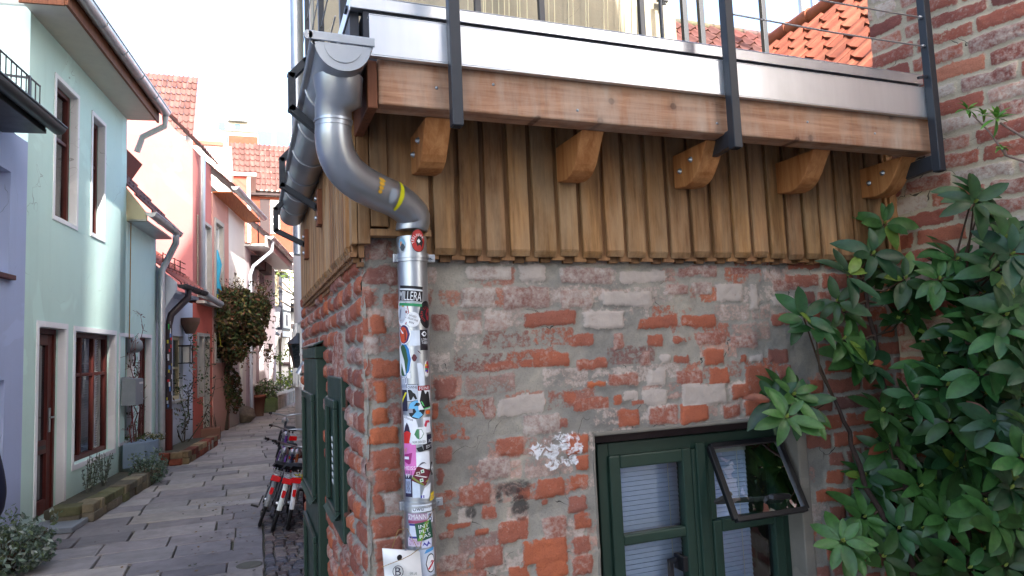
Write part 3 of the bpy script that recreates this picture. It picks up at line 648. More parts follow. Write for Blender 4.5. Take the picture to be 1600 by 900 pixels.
u2, l2_ = boards('d', lambda s, t, z: V((XS - t, s, z)), 2.42, 4.6, 1.955, 2.47, .062, None, None)
# two staggered fillets along the foot of the side boards
for q in range(36):
    y = 2.37 + q * .062
    for r_ in range(3):
        k = random.uniform(.6, 1.0); l2_.box(XS - .052 + .012 * r_, XS - .03 + .012 * r_, y + .004 + .02 * (r_ % 2), y + .05 + .02 * (r_ % 2), 1.94 - .017 * r_, 1.9555 - .017 * r_, (k, k, k))
u2.box(.33, .35, 2.343, 2.40, 1.98, 2.45, (.9, .9, .85)); u2.box(.352, .392, 2.338, 2.36, 1.98, 2.45, (.7, .65, .6))
u2.build('side_cladding', M['clad'], house, .002, 1); l2_.build('side_batten', M['clad_edge'], house)
# ---- beams
mb = MB(); mb.box(.378, 2.73, 2.045, 2.13, 2.362, 2.51, (.96, .98, 1)); mb.build('beam', M['beam'], house, .006)
mb = MB(); mb.box(.345, .376, 2.05, 4.6, 2.35, 2.50, (.8, .78, .76)); mb.build('side_beam', M['block'], house, .004)
mb = MB()
for x, z in ((.56, 2.43), (1.05, 2.40), (1.62, 2.40), (2.05, 2.44), (2.4, 2.42), (.75, 2.46)): mb = MB(); mb.lathe((x, 2.0452, z), [(.005, 0), (.005, .002), (.002, .003)], 8, axis=(0, -1, 0)); mb.build('screw', M['zinc'], house)
# ---- corbels: curved brackets carrying the beam
for x, hasb in ((.540, 1), (1.100, 0), (1.622, 1), (2.145, 0), (2.630, 1)):
    prof = [(2.342, 2.36), (2.342, 2.226), (2.268, 2.217), (2.232, 2.224), (2.206, 2.238), (2.186, 2.257), (2.168, 2.281), (2.140, 2.325), (2.116, 2.36)]
    mb = MB(); mb.prism([(x, y, z) for y, z in prof], (.088, 0, 0)); cb = mb.build('corbel', M['corbel'], house, .004)
    if hasb:
        for (y, z) in ((2.295, 2.285), (2.22, 2.312)):
            b = MB(); b.lathe((x, y, z), [(.012, 0), (.012, .002), (.009, .002), (.008, .009), (.003, .012)], 10, axis=(-1, 0, 0)); b.build('bolt', M['zinc'], cb)
# ---- deck, fascia and edge profile
mb = MB(); mb.box(.352, 2.80, 2.14, 5.0, 2.505, 2.70); mb.build('deck', M['steel_dk'], house)
mb = MB(); mb.box(.350, 2.74, 2.018, 2.022, 2.505, 2.628); mb.box(.350, 2.74, 2.018, 2.05, 2.629, 2.632); mb.box(.350, 2.74, 2.018, 2.04, 2.500, 2.504); mb.box(1.06, 1.063, 2.0165, 2.0175, 2.506, 2.627)
mb.build('fascia', M['alu'], house, .0015, 1)
za, zb = PY(745, 24, 2.15).z, PY(745, 42, 2.15).z
xl = PY(546, 6, 2.15).x
mb = MB(); mb.box(xl, 2.82, 2.13, 2.16, zb, za); mb.box(xl, 2.82, 2.13, 2.2, za + .0005, za + .004); mb.box(xl - .004, xl, 2.13, 4.9, zb - .01, za + .002); mb.build('edge_profile', M['alu'], house, .002, 1)
mb = MB(); mb.box(xl + .001, xl + .03, 2.161, 4.9, 2.52, zb + .03); mb.box(.30, 2.80, 2.162, 2.2, 2.71, zb + .02); mb.build('parapet_plate', M['steel_dk'], house)
# sheet-metal upstand at the right end of the deck
mb = MB(); mb.box(2.62, 2.83, 2.30, 2.304, 2.64, 2.76); mb.build('flashing', M['alu'], house)
# ---- gutter with cap, brackets, outlet and downpipe
GX, GZ, GR = .262, 2.492, .075
gut = MB(); gutter_mesh(gut, (GX, 1.95, GZ), (GX, 4.40, GZ), GR, 16, 6)
gut.prism([(GX + math.cos(PI * k / 16) * (GR + .004), 1.946, GZ - math.sin(PI * k / 16) * (GR + .004)) for k in range(17)], (0, .012, 0)); gut.prism([(GX + math.cos(PI * k / 16) * (GR - .022), 1.943, GZ - .003 - math.sin(PI * k / 16) * (GR - .022)) for k in range(17)], (0, .003, 0))
gut.tube([(GX - GR - .004, 1.95, GZ + .004), (GX - GR - .004, 4.4, GZ + .004)], .013, 10)
gt = gut.build('gutter', M['zinc'], house)
mb = MB(); mb.bar((GX - GR - .022, 1.944, GZ + .016), (.352, 1.944, GZ + .014), .006, .026); mb.lathe((GX - GR - .022, 1.941, GZ + .016), [(.013, 0), (.013, .006)], 12, axis=(0, 1, 0)); mb.build('gutter_bracket', M['zinc'], gt, .002)
for y in (2.7, 3.35, 4.0):
    mb = MB(); mb.bar((GX - GR - .01, y, GZ + .012), (.345, y, GZ + .01), .03, .005); mb.build('gutter_bracket', M['zinc'], gt)
Xp = PY(652.5, 700, 2.31).x; PR = .0505
mid = [(521, 190, 2.095), (521, 212, 2.10), (526, 240, 2.115), (540, 266, 2.14), (563, 286, 2.175), (590, 300, 2.215), (615, 311, 2.25), (634, 324, 2.28), (647, 340, 2.302), (652, 358, 2.31)]
path = [PY(u, v, y) for u, v, y in mid]; path[-1].x = Xp
zz = [p for p in path]
mb = MB()
dense = []
for i in range(len(path) - 1):
    p0, p1, p2, p3 = path[max(i - 1, 0)], path[i], path[i + 1], path[min(i + 2, len(path) - 1)]
    for k in range(4):
        t = k / 4; dense.append(.5 * ((2 * p1) + (p2 - p0) * t + (2 * p0 - 5 * p1 + 4 * p2 - p3) * t * t + (3 * p1 - p0 - 3 * p2 + p3) * t ** 3))
dense.append(path[-1])
mb.tube(dense + [V((Xp, 2.31, dense[-1].z - .006))], [PR + .002 + .0065 * math.sin(PI * i / len(dense)) for i in range(len(dense) + 1)], 28)
mb.tube([V((Xp, 2.31, dense[-1].z - .03)), V((Xp, 2.31, 0.05))], PR, 32)
p0 = path[0]
mb.tube([V((GX, 2.075, GZ - .05)), V((GX + .002, 2.08, GZ - .12)), p0 + V((0, 0, .045)), p0 + V((0, 0, -.02))], [.074, .068, PR + .005, PR + .004], 28)
mb.tube([p0 + V((0, 0, .002)), p0 + V((0, 0, -.006))], PR + .007, 28)
for u, v, y in ((595, 307, 2.225),):
    pass
dp = mb.build('downpipe', M['zinc'], house)
for v in (404, 787):
    z = PY(652, v, 2.31).z; b = MB(); b.tube([(Xp, 2.31, z - .014), (Xp, 2.31, z + .014)], PR + .006, 28, cap=True); b.tube([(Xp, 2.31, z - .003), (Xp, 2.31, z + .003)], PR + .009, 28)
    b.box(Xp + PR, Xp + PR + .028, 2.30, 2.316, z - .013, z + .013); b.box(Xp - PR - .016, Xp - PR, 2.30, 2.318, z - .014, z + .014); b.lathe((Xp + PR + .016, 2.30, z), [(.006, 0), (.006, .012)], 6, axis=(0, -1, 0)); b.bar((Xp, 2.34, z), (Xp, 2.41, z), .012, .012)
    b.build('pipe_clamp', M['zinc'], dp, .002)
# far zinc-grey downpipe of the same house at its rear corner
mb = MB(); xf = .262; pf = [(PX(477, v, .30)) for v in (365, 560)]
yf = 5.25; xq = PY(477, 460, yf).x
mb.tube([(xq, yf, PY(477, 358, yf).z), (xq, yf, PY(477, 565, yf).z), (xq - .05, yf, PY(470, 585, yf).z)], .03, 14); mb.build('rear_downpipe', M['zinc_dk'], house)
# ---- shutters
def leaf_shutter(name, y0, y1, z0, z1, x0, x1, zs, parent, slits=True):
    mb = MB(); mb.box(x0, x1, y0, y1, z0, z1); o = mb.build(name, M['green'], parent, .006)
    m = MB(); e = .07
    for a, b in zs:
        m.box(x0 - .022, x0 - .003, y0 + e, y1 - e, a, a + .035); m.box(x0 - .022, x0 - .003, y0 + e, y1 - e, b - .035, b); m.box(x0 - .022, x0 - .003, y0 + e, y0 + e + .035, a + .036, b - .036); m.box(x0 - .022, x0 - .003, y1 - e - .035, y1 - e, a + .036, b - .036)
        m.add([(x0 - .036, y0 + e - .02, a - .0), (x0 - .036, y1 - e, a), (x0, y1 - e, a + .034), (x0, y0 + e - .02, a + .034)], [(0, 1, 2, 3)])
    m.build('panel_moulding', M['green'], o, .004); return o
s1_ = leaf_shutter('shutter', 2.80, 3.27, .885, 1.522, .338, .378, [(.96, 1.43)], house)
mb = MB()
for k in range(7): mb.bar((.336, 3.0, 1.06 + k * .03), (.336, 3.12, 1.08 + k * .03), .004, .010)
mb.build('slit', M['white_p'], s1_)
mb = MB()
for z in (1.0, 1.40): mb.bar((.345, 2.793, z), (.40, 2.775, z), .03, .012); mb.bar((.36, 2.796, z - .03), (.36, 2.796, z + .04), .02, .006)
mb.build('hinge', M['rust'], s1_)
s2_ = leaf_shutter('door_shutter', 3.60, 4.40, .02, 1.60, .318, .372, [(.12, .72), (.88, 1.42)], house)
mb = MB(); mb.box(.312, .378, 3.59, 4.41, 1.602, 1.66); mb.hexa([(.306, 3.585, 1.661), (.379, 3.585, 1.69), (.379, 4.42, 1.69), (.306, 4.42, 1.661), (.306, 3.585, 1.672), (.379, 3.585, 1.702), (.379, 4.42, 1.702), (.306, 4.42, 1.672)]); mb.build('weather_cap', M['green'], s2_, .004)
mb = MB(); mb.lathe((.318, 3.68, .42), [(.008, 0), (.008, .03), (.022, .035), (.024, .05), (.012, .058)], 14, axis=(-1, 0, 0)); mb.box(.311, .3178, 3.665, 3.695, .33, .50); mb.build('knob', M['black_pl'], s2_)
# ---- terrace railing: front posts, side brackets, rear uprights, wires
rail = thing('terrace_railing', 'anthracite steel railing with wires round the roof terrace above the aluminium edge', 'railing', (.6, 2.0, 2.3))
def post(u0, v0, y=2.0, w=.036, top=3.9, arm=False, dx=0.0):
    p = PY(u0, v0, y); mb = MB(); mb.box(p.x - w / 2, p.x + w / 2, y - w / 2, y + w / 2, p.z, top)
    if arm: mb.bar((p.x, y + w / 2, p.z + .043), (p.x + dx, 2.345, p.z + .043), w - .008, .062)
    o = mb.build('post', M['steel'], rail, .003); m = MB(); m.box(p.x - w / 2 + .006, p.x + w / 2 - .006, y - w / 2 + .006, y + w / 2 - .006, p.z - .002, p.z - .0005); m.build('hollow_shade', M['rubber'], o)  # dark plate stands in for the shaded hollow of the tube
    return p
P1 = post(714, 198); P2 = post(1150, 232, arm=True, dx=.06); P3 = post(1468, 268, y=2.0, arm=True, dx=.06)
for i, (by, dz) in enumerate(((2.475, .09), (3.24, 0), (4.0, -.07))):
    # flat bar cranked round the gutter
    pts = [(.345, by, 2.29 + dz * .7), (.30, by, 2.29 + dz * .7), (.152, by, 2.385 + dz), (.152, by, 2.505 + dz), (.20, by, 2.56 + dz), (.335, by, 2.66 + dz), (.335, by, 3.7)]
    mb = MB()
    for a, b in zip(pts, pts[1:]):
        d = (V(b) - V(a)).normalized() * .010; mb.bar(V(a) - d, V(b) + d, .026, .034, (0, 1, 0))
    o = mb.build('side_bracket', M['steel'], rail, .002)
    mb = MB(); mb.box(.300, .332, by - .04, by + .04, 2.205 + dz * .7, 2.37 + dz * .7); mb.build('packing_block', M['block'], o, .003)
    for z in (2.24, 2.33): m = MB(); m.lathe((.300, by, z + dz * .7), [(.01, 0), (.01, .008), (.004, .01)], 8, axis=(-1, 0, 0)); m.build('bolt', M['zinc'], o)
for u, v in ((745, 10), (845, 25), (1003, 60), (1096, 60), (1070, 60), (1195, 80)):
    p = PY(u, v, 4.45); mb = MB(); mb.box(p.x - .022, p.x + .022, 4.42, 4.46, 2.705, 4.9); mb.build('upright', M['steel'], rail, .003)
p = PY(1031, 30, 4.40); mb = MB(); mb.tube([(p.x, 4.38, 2.7), (p.x, 4.38, 3.86)], .035, 14); mb.tube([(p.x, 4.38, 3.86), (p.x, 4.38, 4.8)], .016, 12); mb.build('upright', M['steel'], rail)
for k, (v3, v2) in enumerate(((29, -22), (73, 22))):
    z = PY(1448, v3, 2.0).z; mb = MB(); mb.tube([(P2.x, 2.0, z + .004), ((P2.x + P3.x) / 2, 2.0, z - .004), (P3.x, 2.0, z)], .0035, 6); mb.lathe((P3.x - .018, 2.0, z), [(.007, 0), (.008, .01), (.004, .016)], 8, axis=(-1, 0, 0)); mb.build('wire', M['zinc_dk'], rail)
mb = MB()
for z in (2.95, 3.15, 3.35, 3.55): mb.tube([(.335, 2.7, z), (.335, 4.3, z)], .003, 6)
mb.build('side_wire', M['zinc_dk'], rail)
mb = MB(); mb.bar((2.62, 2.0, 2.66), (P3.x, 2.0, 2.675), .01, .01); mb.bar((P3.x, 2.0, 2.62), (P3.x, 2.16, 2.64), .01, .01); mb.build('tie', M['steel'], rail)

# ---- stickers on the downpipe, each bent round it
def sticker(u, v, w, h, layers, rot=0, shape='rect', name='sticker', label=None, lift=0.0):
    """w, h in photograph pixels; layers = list of (kind, colour, args) in unit coordinates"""
    z0 = PY(u, v, 2.26).z; du = (u - 652.5) / 25.0
    th0 = math.asin(max(-.97, min(.97, du))); sc = 2.28 / F
    W, Hh = w * sc, h * sc
    mb = MB(); lay = [0]
    def bend(x, y, dr):
        xr = x * math.cos(rot) - y * math.sin(rot); yr = x * math.sin(rot) + y * math.cos(rot)
        th = th0 + xr / PR - .165; r = PR + .0006 + lift + dr
        return V((Xp + math.sin(th) * r, 2.31 - math.cos(th) * r, z0 + yr))
    def poly(pts, col):
        dr = lay[0] * .00022; lay[0] += 1
        # fill as fan of narrow strips so the patch follows the pipe
        xs = [p[0] for p in pts]; x0, x1 = min(xs), max(xs); N = max(1, int((x1 - x0) / .006))
        cuts = [x0 + (x1 - x0) * i / N for i in range(N + 1)]
        def span(x):
            ys = []
            for (ax, ay), (bx, by) in zip(pts, pts[1:] + pts[:1]):
                if (ax - x) * (bx - x) <= 0 and abs(ax - bx) > 1e-9: ys.append(ay + (by - ay) * (x - ax) / (bx - ax))
                elif abs(ax - bx) <= 1e-9 and abs(ax - x) < 1e-9: ys += [ay, by]
            return (min(ys), max(ys)) if ys else (0, 0)
        e = (x1 - x0) * 1e-4
        sp = [span(min(max(c, x0 + e), x1 - e)) for c in cuts]
        for i in range(N):
            a, b = sp[i], sp[i + 1]
            mb.add([bend(cuts[i], a[0], dr), bend(cuts[i + 1], b[0], dr), bend(cuts[i + 1], b[1], dr), bend(cuts[i], a[1], dr)], [(0, 1, 2, 3)], col)
    ell = lambda cx, cy, rx, ry, n=22: [(cx + math.cos(2 * PI * k / n) * rx, cy + math.sin(2 * PI * k / n) * ry) for k in range(n)]
    for L in layers:
        k, c = L[0], lin(*L[1])[:3]
        if k == 'rect': x0, y0, x1, y1 = [q * s_ for q, s_ in zip(L[2], (W, Hh, W, Hh))]; poly([(x0, y0), (x1, y0), (x1, y1), (x0, y1)], c)
        elif k == 'ell': cx, cy, rx, ry = L[2]; poly(ell(cx * W, cy * Hh, rx * W, ry * Hh), c)
        elif k == 'poly': poly([(x * W, y * Hh) for x, y in L[2]], c)
        elif k == 'text':
            cx, cy, tw, thh = L[2]; r = L[4] if len(L) > 4 else 0
            vs, fs, _ = text_polys(L[3]); dr = lay[0] * .00022; lay[0] += 1
            out = []
            for x, y in vs:
                X, Y = x * tw * W, y * thh * Hh; X, Y = X * math.cos(r) - Y * math.sin(r), X * math.sin(r) + Y * math.cos(r)
                out.append(bend(cx * W + X, cy * Hh + Y, dr))
            mb.add(out, fs, c)
        elif k == 'arc':   # letters on an arc: (cx, cy, radius, start, step, size)
            cx, cy, rr, a0, da, sz_ = L[2]
            for i, ch in enumerate(L[3]):
                if ch == ' ': continue
                an = a0 - da * i; vs, fs, asp = text_polys(ch); dr = lay[0] * .00022
                px, py = cx * W + math.cos(an) * rr * W, cy * Hh + math.sin(an) * rr * W; t = an - PI / 2
                out = []
                for x, y in vs:
                    X, Y = x * sz_ * W * min(asp, .8), y * sz_ * W; out.append(bend(px + X * math.cos(t) - Y * math.sin(t), py + X * math.sin(t) + Y * math.cos(t), dr))
                mb.add(out, fs, c)
            lay[0] += 1
    o = mb.build(name, M['sticker'], dp)
    if label: o['label'] = label
    return o
FULL = (-.5, -.5, .5, .5)
WHT, BLK, RED, GRN = (226, 228, 230), (26, 24, 28), (176, 40, 38), (44, 140, 90)
sticker(662, 376, 25, 38, [('ell', BLK, (0, 0, .5, .5)), ('ell', (176, 48, 44), (0, 0, .47, .47)), ('arc', WHT, (0, 0, .36, 3.5, .42, .17), 'TEELWERK'), ('ell', BLK, (.08, -.06, .26, .26)), ('ell', WHT, (.02, -.02, .12, .1)), ('poly', (176, 48, 44), [(-.1, -.3), (.25, -.36), (.15, -.2), (-.05, -.18)]), ('poly', BLK, [(.0, .0), (.05, -.05), (.1, .02)])], lift=.0012, label='red and black round sticker with white letters round its rim')
sticker(635, 382, 17, 24, [('ell', (170, 176, 180), (0, 0, .5, .5)), ('ell', (120, 170, 196), (0, .14, .42, .34)), ('rect', (206, 150, 120), (-.2, -.05, .05, .25)), ('ell', (70, 76, 80), (.1, -.14, .3, .26)), ('ell', (170, 176, 170), (-.1, -.1, .14, .1))], label='small round sticker with a blue and grey picture')
sticker(646, 462, 40, 32, [('rect', BLK, (-.5, .36, .5, .5)), ('rect', (216, 222, 226), (-.5, -.34, .5, .35)), ('rect', BLK, (-.5, -.26, .5, .27)), ('text', WHT, (-.02, 0, .96, .44), 'MILLERA'), ('rect', WHT, (-.5, .29, .5, .315)), ('rect', BLK, (-.5, -.315, .5, -.295)), ('rect', GRN, (-.5, -.5, .5, -.36))], rot=-.10, label='black, white and green striped sticker with tall white letters')
sticker(672, 491, 30, 44, [('ell', BLK, (0, 0, .5, .5)), ('ell', (140, 30, 44), (.12, 0, .2, .22)), ('arc', (170, 36, 40), (.02, 0, .36, 4.2, .34, .14), 'NIMUH STINKT'), ('ell', BLK, (.14, .02, .1, .1))], label='black round sticker with red letters')
sticker(632, 488, 29, 46, [('ell', (170, 40, 50), (0, 0, .5, .5)), ('ell', WHT, (0, 0, .46, .46)), ('ell', (190, 196, 204), (-.02, 0, .36, .36)), ('arc', (120, 40, 60), (0, 0, .41, 2.4, .26, .08), 'ALERTA ALERTA SEMPRE'), ('rect', (196, 160, 40), (.08, .2, .2, .28)), ('rect', (120, 30, 36), (.3, -.02, .38, .06)), ('poly', (100, 110, 130), [(-.2, -.2), (-.05, .2), (.02, .16), (-.1, -.2)]), ('poly', (100, 110, 130), [(.1, -.22), (.2, .06), (.26, .04), (.18, -.22)])], label='round white sticker with a red rim')
sticker(649.5, 499, 23, 24, [('ell', WHT, (0, 0, .5, .5)), ('text', BLK, (0, .22, .5, .13), 'SAVED', -.35), ('text', BLK, (0, .0, .7, .13), 'FROM THE', -.35), ('text', BLK, (-.1, -.2, .32, .13), 'BIN', -.35), ('ell', RED, (.19, -.3, .08, .06))], lift=.0012, label='white round sticker with three slanted lines of black letters and a red heart')
sticker(635, 522, 25, 32, [('ell', (236, 236, 236), (0, 0, .5, .5)), ('ell', (60, 40, 90), (-.02, 0, .44, .46)), ('ell', (196, 74, 40), (-.06, -.02, .34, .4)), ('poly', WHT, [(-.4, .36), (-.1, .12), (-.02, .3), (.0, .05), (-.1, .0), (-.3, .2)]), ('rect', (80, 30, 30), (.06, -.3, .14, .2))], lift=.0006)
sticker(652, 528, 16, 24, [('rect', (206, 214, 222), FULL)])
sticker(667, 531, 15, 32, [('rect', (28, 22, 32), FULL), ('ell', WHT, (0, .3, .34, .13)), ('ell', (28, 22, 32), (.04, .3, .22, .085)), ('ell', WHT, (.02, .3, .12, .05)), ('text', WHT, (.05, .03, .8, .12), 'IL DUBIO'), ('text', WHT, (.05, -.13, .8, .12), 'TI LIBERA')], lift=.0008, label='black sticker with a white eye and two lines of letters')
sticker(634, 563, 27, 56, [('ell', WHT, (-.02, 0, .52, .5)), ('ell', (48, 120, 176), (0, .02, .46, .46)), ('ell', (52, 88, 56), (-.1, .0, .38, .44)), ('poly', WHT, [(-.46, .4), (-.36, .42), (.1, -.1), (.12, -.4), (.0, -.4), (-.3, .04), (-.34, -.42), (-.46, -.42)]), ('rect', WHT, (.18, -.5, .42, -.36))], label='large oval green, blue and white sticker with a white N')
sticker(650, 559, 9, 12, [('ell', (90, 44, 50), (0, 0, .5, .5)), ('ell', (216, 170, 160), (-.05, -.1, .3, .3)), ('poly', (150, 60, 60), [(-.4, .3), (-.1, .5), (.0, .2)])])
sticker(658, 550, 7, 6, [('poly', (88, 50, 70), [(-.5, .5), (.1, .2), (.5, -.5), (.2, -.4), (-.2, .1)])])
sticker(660, 585, 12, 36, [('poly', (214, 222, 230), [(-.5, .5), (.2, .5), (.5, .0), (.5, -.5), (-.35, -.5)])])
sticker(670, 576, 13, 26, [('ell', (226, 224, 220), (0, 0, .5, .5)), ('ell', (150, 40, 60), (.1, .1, .36, .38)), ('rect', (230, 190, 40), (-.3, .16, .1, .28)), ('rect', (196, 50, 50), (-.3, .05, .1, .15)), ('rect', (50, 140, 90), (-.3, -.06, .1, .04)), ('rect', (70, 70, 170), (-.3, -.17, .1, -.07)), ('poly', WHT, [(.1, -.3), (.3, .3), (.36, .28), (.2, -.34)])])
sticker(633, 596, 15, 20, [('rect', (150, 156, 172), FULL), ('text', WHT, (0, 0, .8, .5), 'ITU')])
sticker(645, 614, 19, 27, [('rect', BLK, FULL), ('rect', (190, 196, 206), (-.46, -.47, .46, .47)), ('text', BLK, (.02, .32, .8, .16), 'OWNE'), ('poly', BLK, [(-.38, .18), (-.1, .2), (.05, .02), (.35, -.1), (.4, -.36), (.2, -.4), (.1, -.2), (-.1, -.2), (-.05, -.4), (-.25, -.4), (-.2, -.1), (-.05, .06), (-.15, .12)])], label='grey sticker with a black beast')
sticker(633, 625, 11, 36, [('rect', (40, 38, 60), FULL), ('poly', (216, 206, 40), [(-.5, .0), (.4, .42), (.5, .3), (-.5, -.14)]), ('rect', (170, 176, 190), (-.5, .42, .5, .5))])
sticker(665, 621, 22, 37, [('rect', (220, 224, 228), FULL), ('rect', (150, 34, 38), (-.5, .3, .5, .5)), ('text', WHT, (0, .4, .8, .13), 'FEINE'), ('poly', BLK, [(-.25, .3), (-.05, .34), (.0, .1), (.2, .25), (.45, .2), (.5, -.4), (-.15, -.5), (-.4, -.12), (-.25, -.02), (-.12, -.2)]), ('poly', (90, 196, 110), [(-.18, .24), (-.04, .24), (.02, -.02), (-.08, -.02)]), ('poly', (90, 196, 110), [(.12, .14), (.24, .14), (.26, -.12), (.14, -.16)]), ('poly', (90, 196, 110), [(-.34, -.12), (-.22, -.16), (-.06, -.38), (-.14, -.4)]), ('poly', (90, 196, 110), [(.3, .0), (.42, .05), (.44, -.3), (.34, -.3)]), ('poly', (90, 196, 110), [(-.2, -.5), (.5, -.42), (.5, -.38), (-.14, -.45)])], lift=.0012, label='white sticker with green and black graffiti letters')
sticker(651, 640, 28, 29, [('ell', (28, 32, 38), (0, 0, .5, .5)), ('poly', (104, 176, 216), [(-.48, .0), (-.35, .36), (0, .5), (.2, .45), (.1, .1), (-.1, .06)]), ('ell', (104, 176, 216), (.06, .08, .17, .24)), ('poly', BLK, [(-.14, .18), (.02, .4), (.26, .3), (.2, .18), (.0, .2)]), ('poly', (104, 176, 216), [(-.25, -.36), (.0, -.1), (.2, -.12), (.34, -.3), (.1, -.48)]), ('rect', (150, 150, 160), (-.46, -.16, -.2, .06))], lift=.0006, label='round blue and black sticker with a man in a cap')
sticker(670, 644, 10, 6, [('rect', (206, 96, 36), FULL)])
sticker(640, 671, 25, 44, [('poly', (224, 226, 230), [(-.5, -.5), (.3, -.5), (.5, .1), (.45, .35), (.1, .42), (-.5, .5)]), ('text', BLK, (-.1, .38, .7, .09), 'Schanze', -.35), ('poly', (48, 40, 60), [(-.48, -.1), (-.25, .26), (.02, .02), (.05, -.2), (-.48, -.3)]), ('poly', (196, 40, 36), [(-.5, -.5), (.02, -.5), (.06, -.14), (-.2, -.06), (-.5, -.14)]), ('poly', (60, 34, 40), [(-.2, -.05), (-.1, -.35), (-.3, -.35)])], label='white sticker with a dark peak over red')
sticker(668, 664, 15, 24, [('rect', (216, 220, 228), FULL), ('poly', (186, 44, 70), [(-.4, .0), (-.2, .28), (.3, .3), (.4, .15), (-.05, .12), (-.1, -.3), (-.3, -.2)])])
sticker(671, 686, 11, 14, [('rect', (34, 32, 54), FULL), ('text', WHT, (.1, -.2, .7, .36), 'AC')])
sticker(654, 681, 24, 26, [('rect', (222, 226, 228), FULL), ('poly', (70, 128, 86), [(-.28, .4), (0, .4), (0, -.22), (-.18, -.12), (-.3, .1)]), ('poly', (120, 150, 130), [(.01, .4), (.3, .4), (.32, .1), (.2, -.12), (.01, -.22)]), ('poly', WHT, [(.03, .36), (.26, .36), (.27, .12), (.18, -.06), (.03, -.16)]), ('text', (60, 60, 70), (0, -.36, .84, .14), 'NUR DER BSV')], lift=.001, label='white sticker with a green and white shield')
sticker(668, 698, 17, 10, [('rect', (30, 26, 34), FULL), ('text', WHT, (.1, .0, .6, .5), 'ECHT')], rot=.12)
sticker(655, 702, 12, 9, [('poly', (34, 40, 40), [(-.5, .2), (.3, .5), (.5, -.4), (-.2, -.5)])])
sticker(638, 718, 22, 50, [('rect', (206, 112, 176), FULL), ('poly', (150, 40, 110), [(-.46, .12), (.22, .18), (.06, -.2), (-.46, -.1)]), ('rect', (224, 220, 230), (-.46, -.02, -.04, .06))] + [('poly', (206, 160, 60), [(-.42 + .13 * k, .14), (-.36 + .13 * k, .14), (-.36 + .14 * k, .36 - .03 * abs(k - 2)), (-.43 + .14 * k, .36 - .03 * abs(k - 2))]) for k in range(5)] + [('text', (236, 220, 232), (0, -.28, .9, .11), 'HEISS')], label='pink sticker with a bag of chips')
sticker(660, 720, 23, 27, [('rect', (222, 226, 232), FULL)] + [('ell', (70, 70, 80), (x, y, .035, .035)) for x, y in ((-.1, .2), (.1, .3), (.25, .26), (.1, .1), (-.38, -.05))] + [('poly', (90, 90, 100), [(-.4, -.3), (-.2, -.1), (.0, -.04), (.2, -.2), (.0, -.12), (-.2, -.22)])])
sticker(673, 733, 8, 22, [('ell', BLK, (.1, 0, .6, .5)), ('ell', WHT, (.2, 0, .4, .36)), ('text', BLK, (.2, 0, .4, .4), 'A')])
sticker(635, 758, 14, 40, [('rect', (44, 38, 62), FULL), ('text', WHT, (0, .3, .6, .14), 'FF'), ('rect', (150, 160, 184), (-.4, -.36, .36, .18)), ('text', (40, 40, 60), (0, -.1, .6, .4), 'XK')])
sticker(647, 764, 12, 28, [('rect', (196, 208, 220), FULL)])
sticker(663, 768, 18, 24, [('poly', (216, 222, 230), [(-.5, -.4), (.3, -.5), (.5, .5), (-.2, .2)]), ('rect', (60, 60, 150), (-.5, -.4, -.2, -.22))])
sticker(656, 744, 34, 34, [('poly', (96, 30, 42), [(-.5, 0), (0, .5), (.5, 0), (0, -.5)])] , lift=.0014, rot=.35)
sticker(656, 744, 31, 31, [('poly', (120, 128, 60), [(-.5, 0), (-.42, .06), (.06, -.44), (0, -.5)]), ('poly', (206, 200, 200), [(-.34, .1), (-.3, .14), (.3, -.12), (.27, -.17)]), ('poly', (206, 200, 200), [(.14, .12), (.18, .12), (.28, -.3), (.23, -.3)]), ('rect', (206, 216, 206), (-.0, .14, .16, .3)), ('rect', (70, 140, 90), (.04, .18, .12, .26)), ('rect', (206, 216, 206), (-.12, -.28, .04, -.12)), ('rect', (70, 140, 90), (-.08, -.24, .0, -.16)), ('rect', (190, 180, 170), (-.22, .1, -.05, .24)), ('rect', (96, 30, 42), (-.18, .13, -.09, .2)), ('poly', (150, 150, 50), [(.1, -.34), (.3, -.2), (.33, -.24), (.13, -.38)])], lift=.0016, rot=.15, label='dark red diamond sticker with a white key and green squares')
sticker(672, 777, 12, 16, [('poly', (216, 190, 50), [(-.5, -.5), (.5, -.2), (.5, .5), (-.4, .3)]), ('text', (150, 60, 120), (.05, .02, .7, .34), 'LUV', .1)], lift=.001)
sticker(655, 794, 28, 11, [('rect', (206, 212, 220), FULL), ('text', BLK, (-.2, -.02, .5, .6), 'Uwu'), ('text', BLK, (.25, .05, .3, .3), 'story')], lift=.0075)
sticker(648, 811, 32, 15, [('rect', (168, 140, 164), FULL), ('text', WHT, (-.04, .14, .9, .52), 'ZMANN'), ('rect', (150, 70, 100), (-.5, -.5, .5, -.22))], rot=-.02)
sticker(668, 809, 11, 16, [('rect', (206, 210, 220), FULL), ('text', (40, 44, 110), (0, 0, .6, .7), 'B')], lift=.0006)
sticker(640, 832, 12, 22, [('rect', (206, 212, 228), FULL), ('rect', (60, 60, 140), (-.5, .36, .5, .5)), ('rect', (60, 60, 140), (-.5, -.5, .5, -.36))])
sticker(658, 830, 26, 27, [('rect', (40, 84, 62), FULL), ('poly', (96, 150, 50), [(-.5, -.5), (-.2, -.5), (.4, .5), (.1, .5)]), ('text', WHT, (0, .28, .6, .2), 'INT'), ('text', WHT, (0, .0, .6, .2), 'PLT'), ('text', WHT, (0, -.28, .66, .2), 'RAS')], rot=.13, lift=.001, label='green sticker with three lines of white capitals')
sticker(642, 849, 24, 13, [('rect', (206, 190, 206), FULL), ('text', (170, 110, 150), (0, 0, .8, .6), 'ZMANN')])
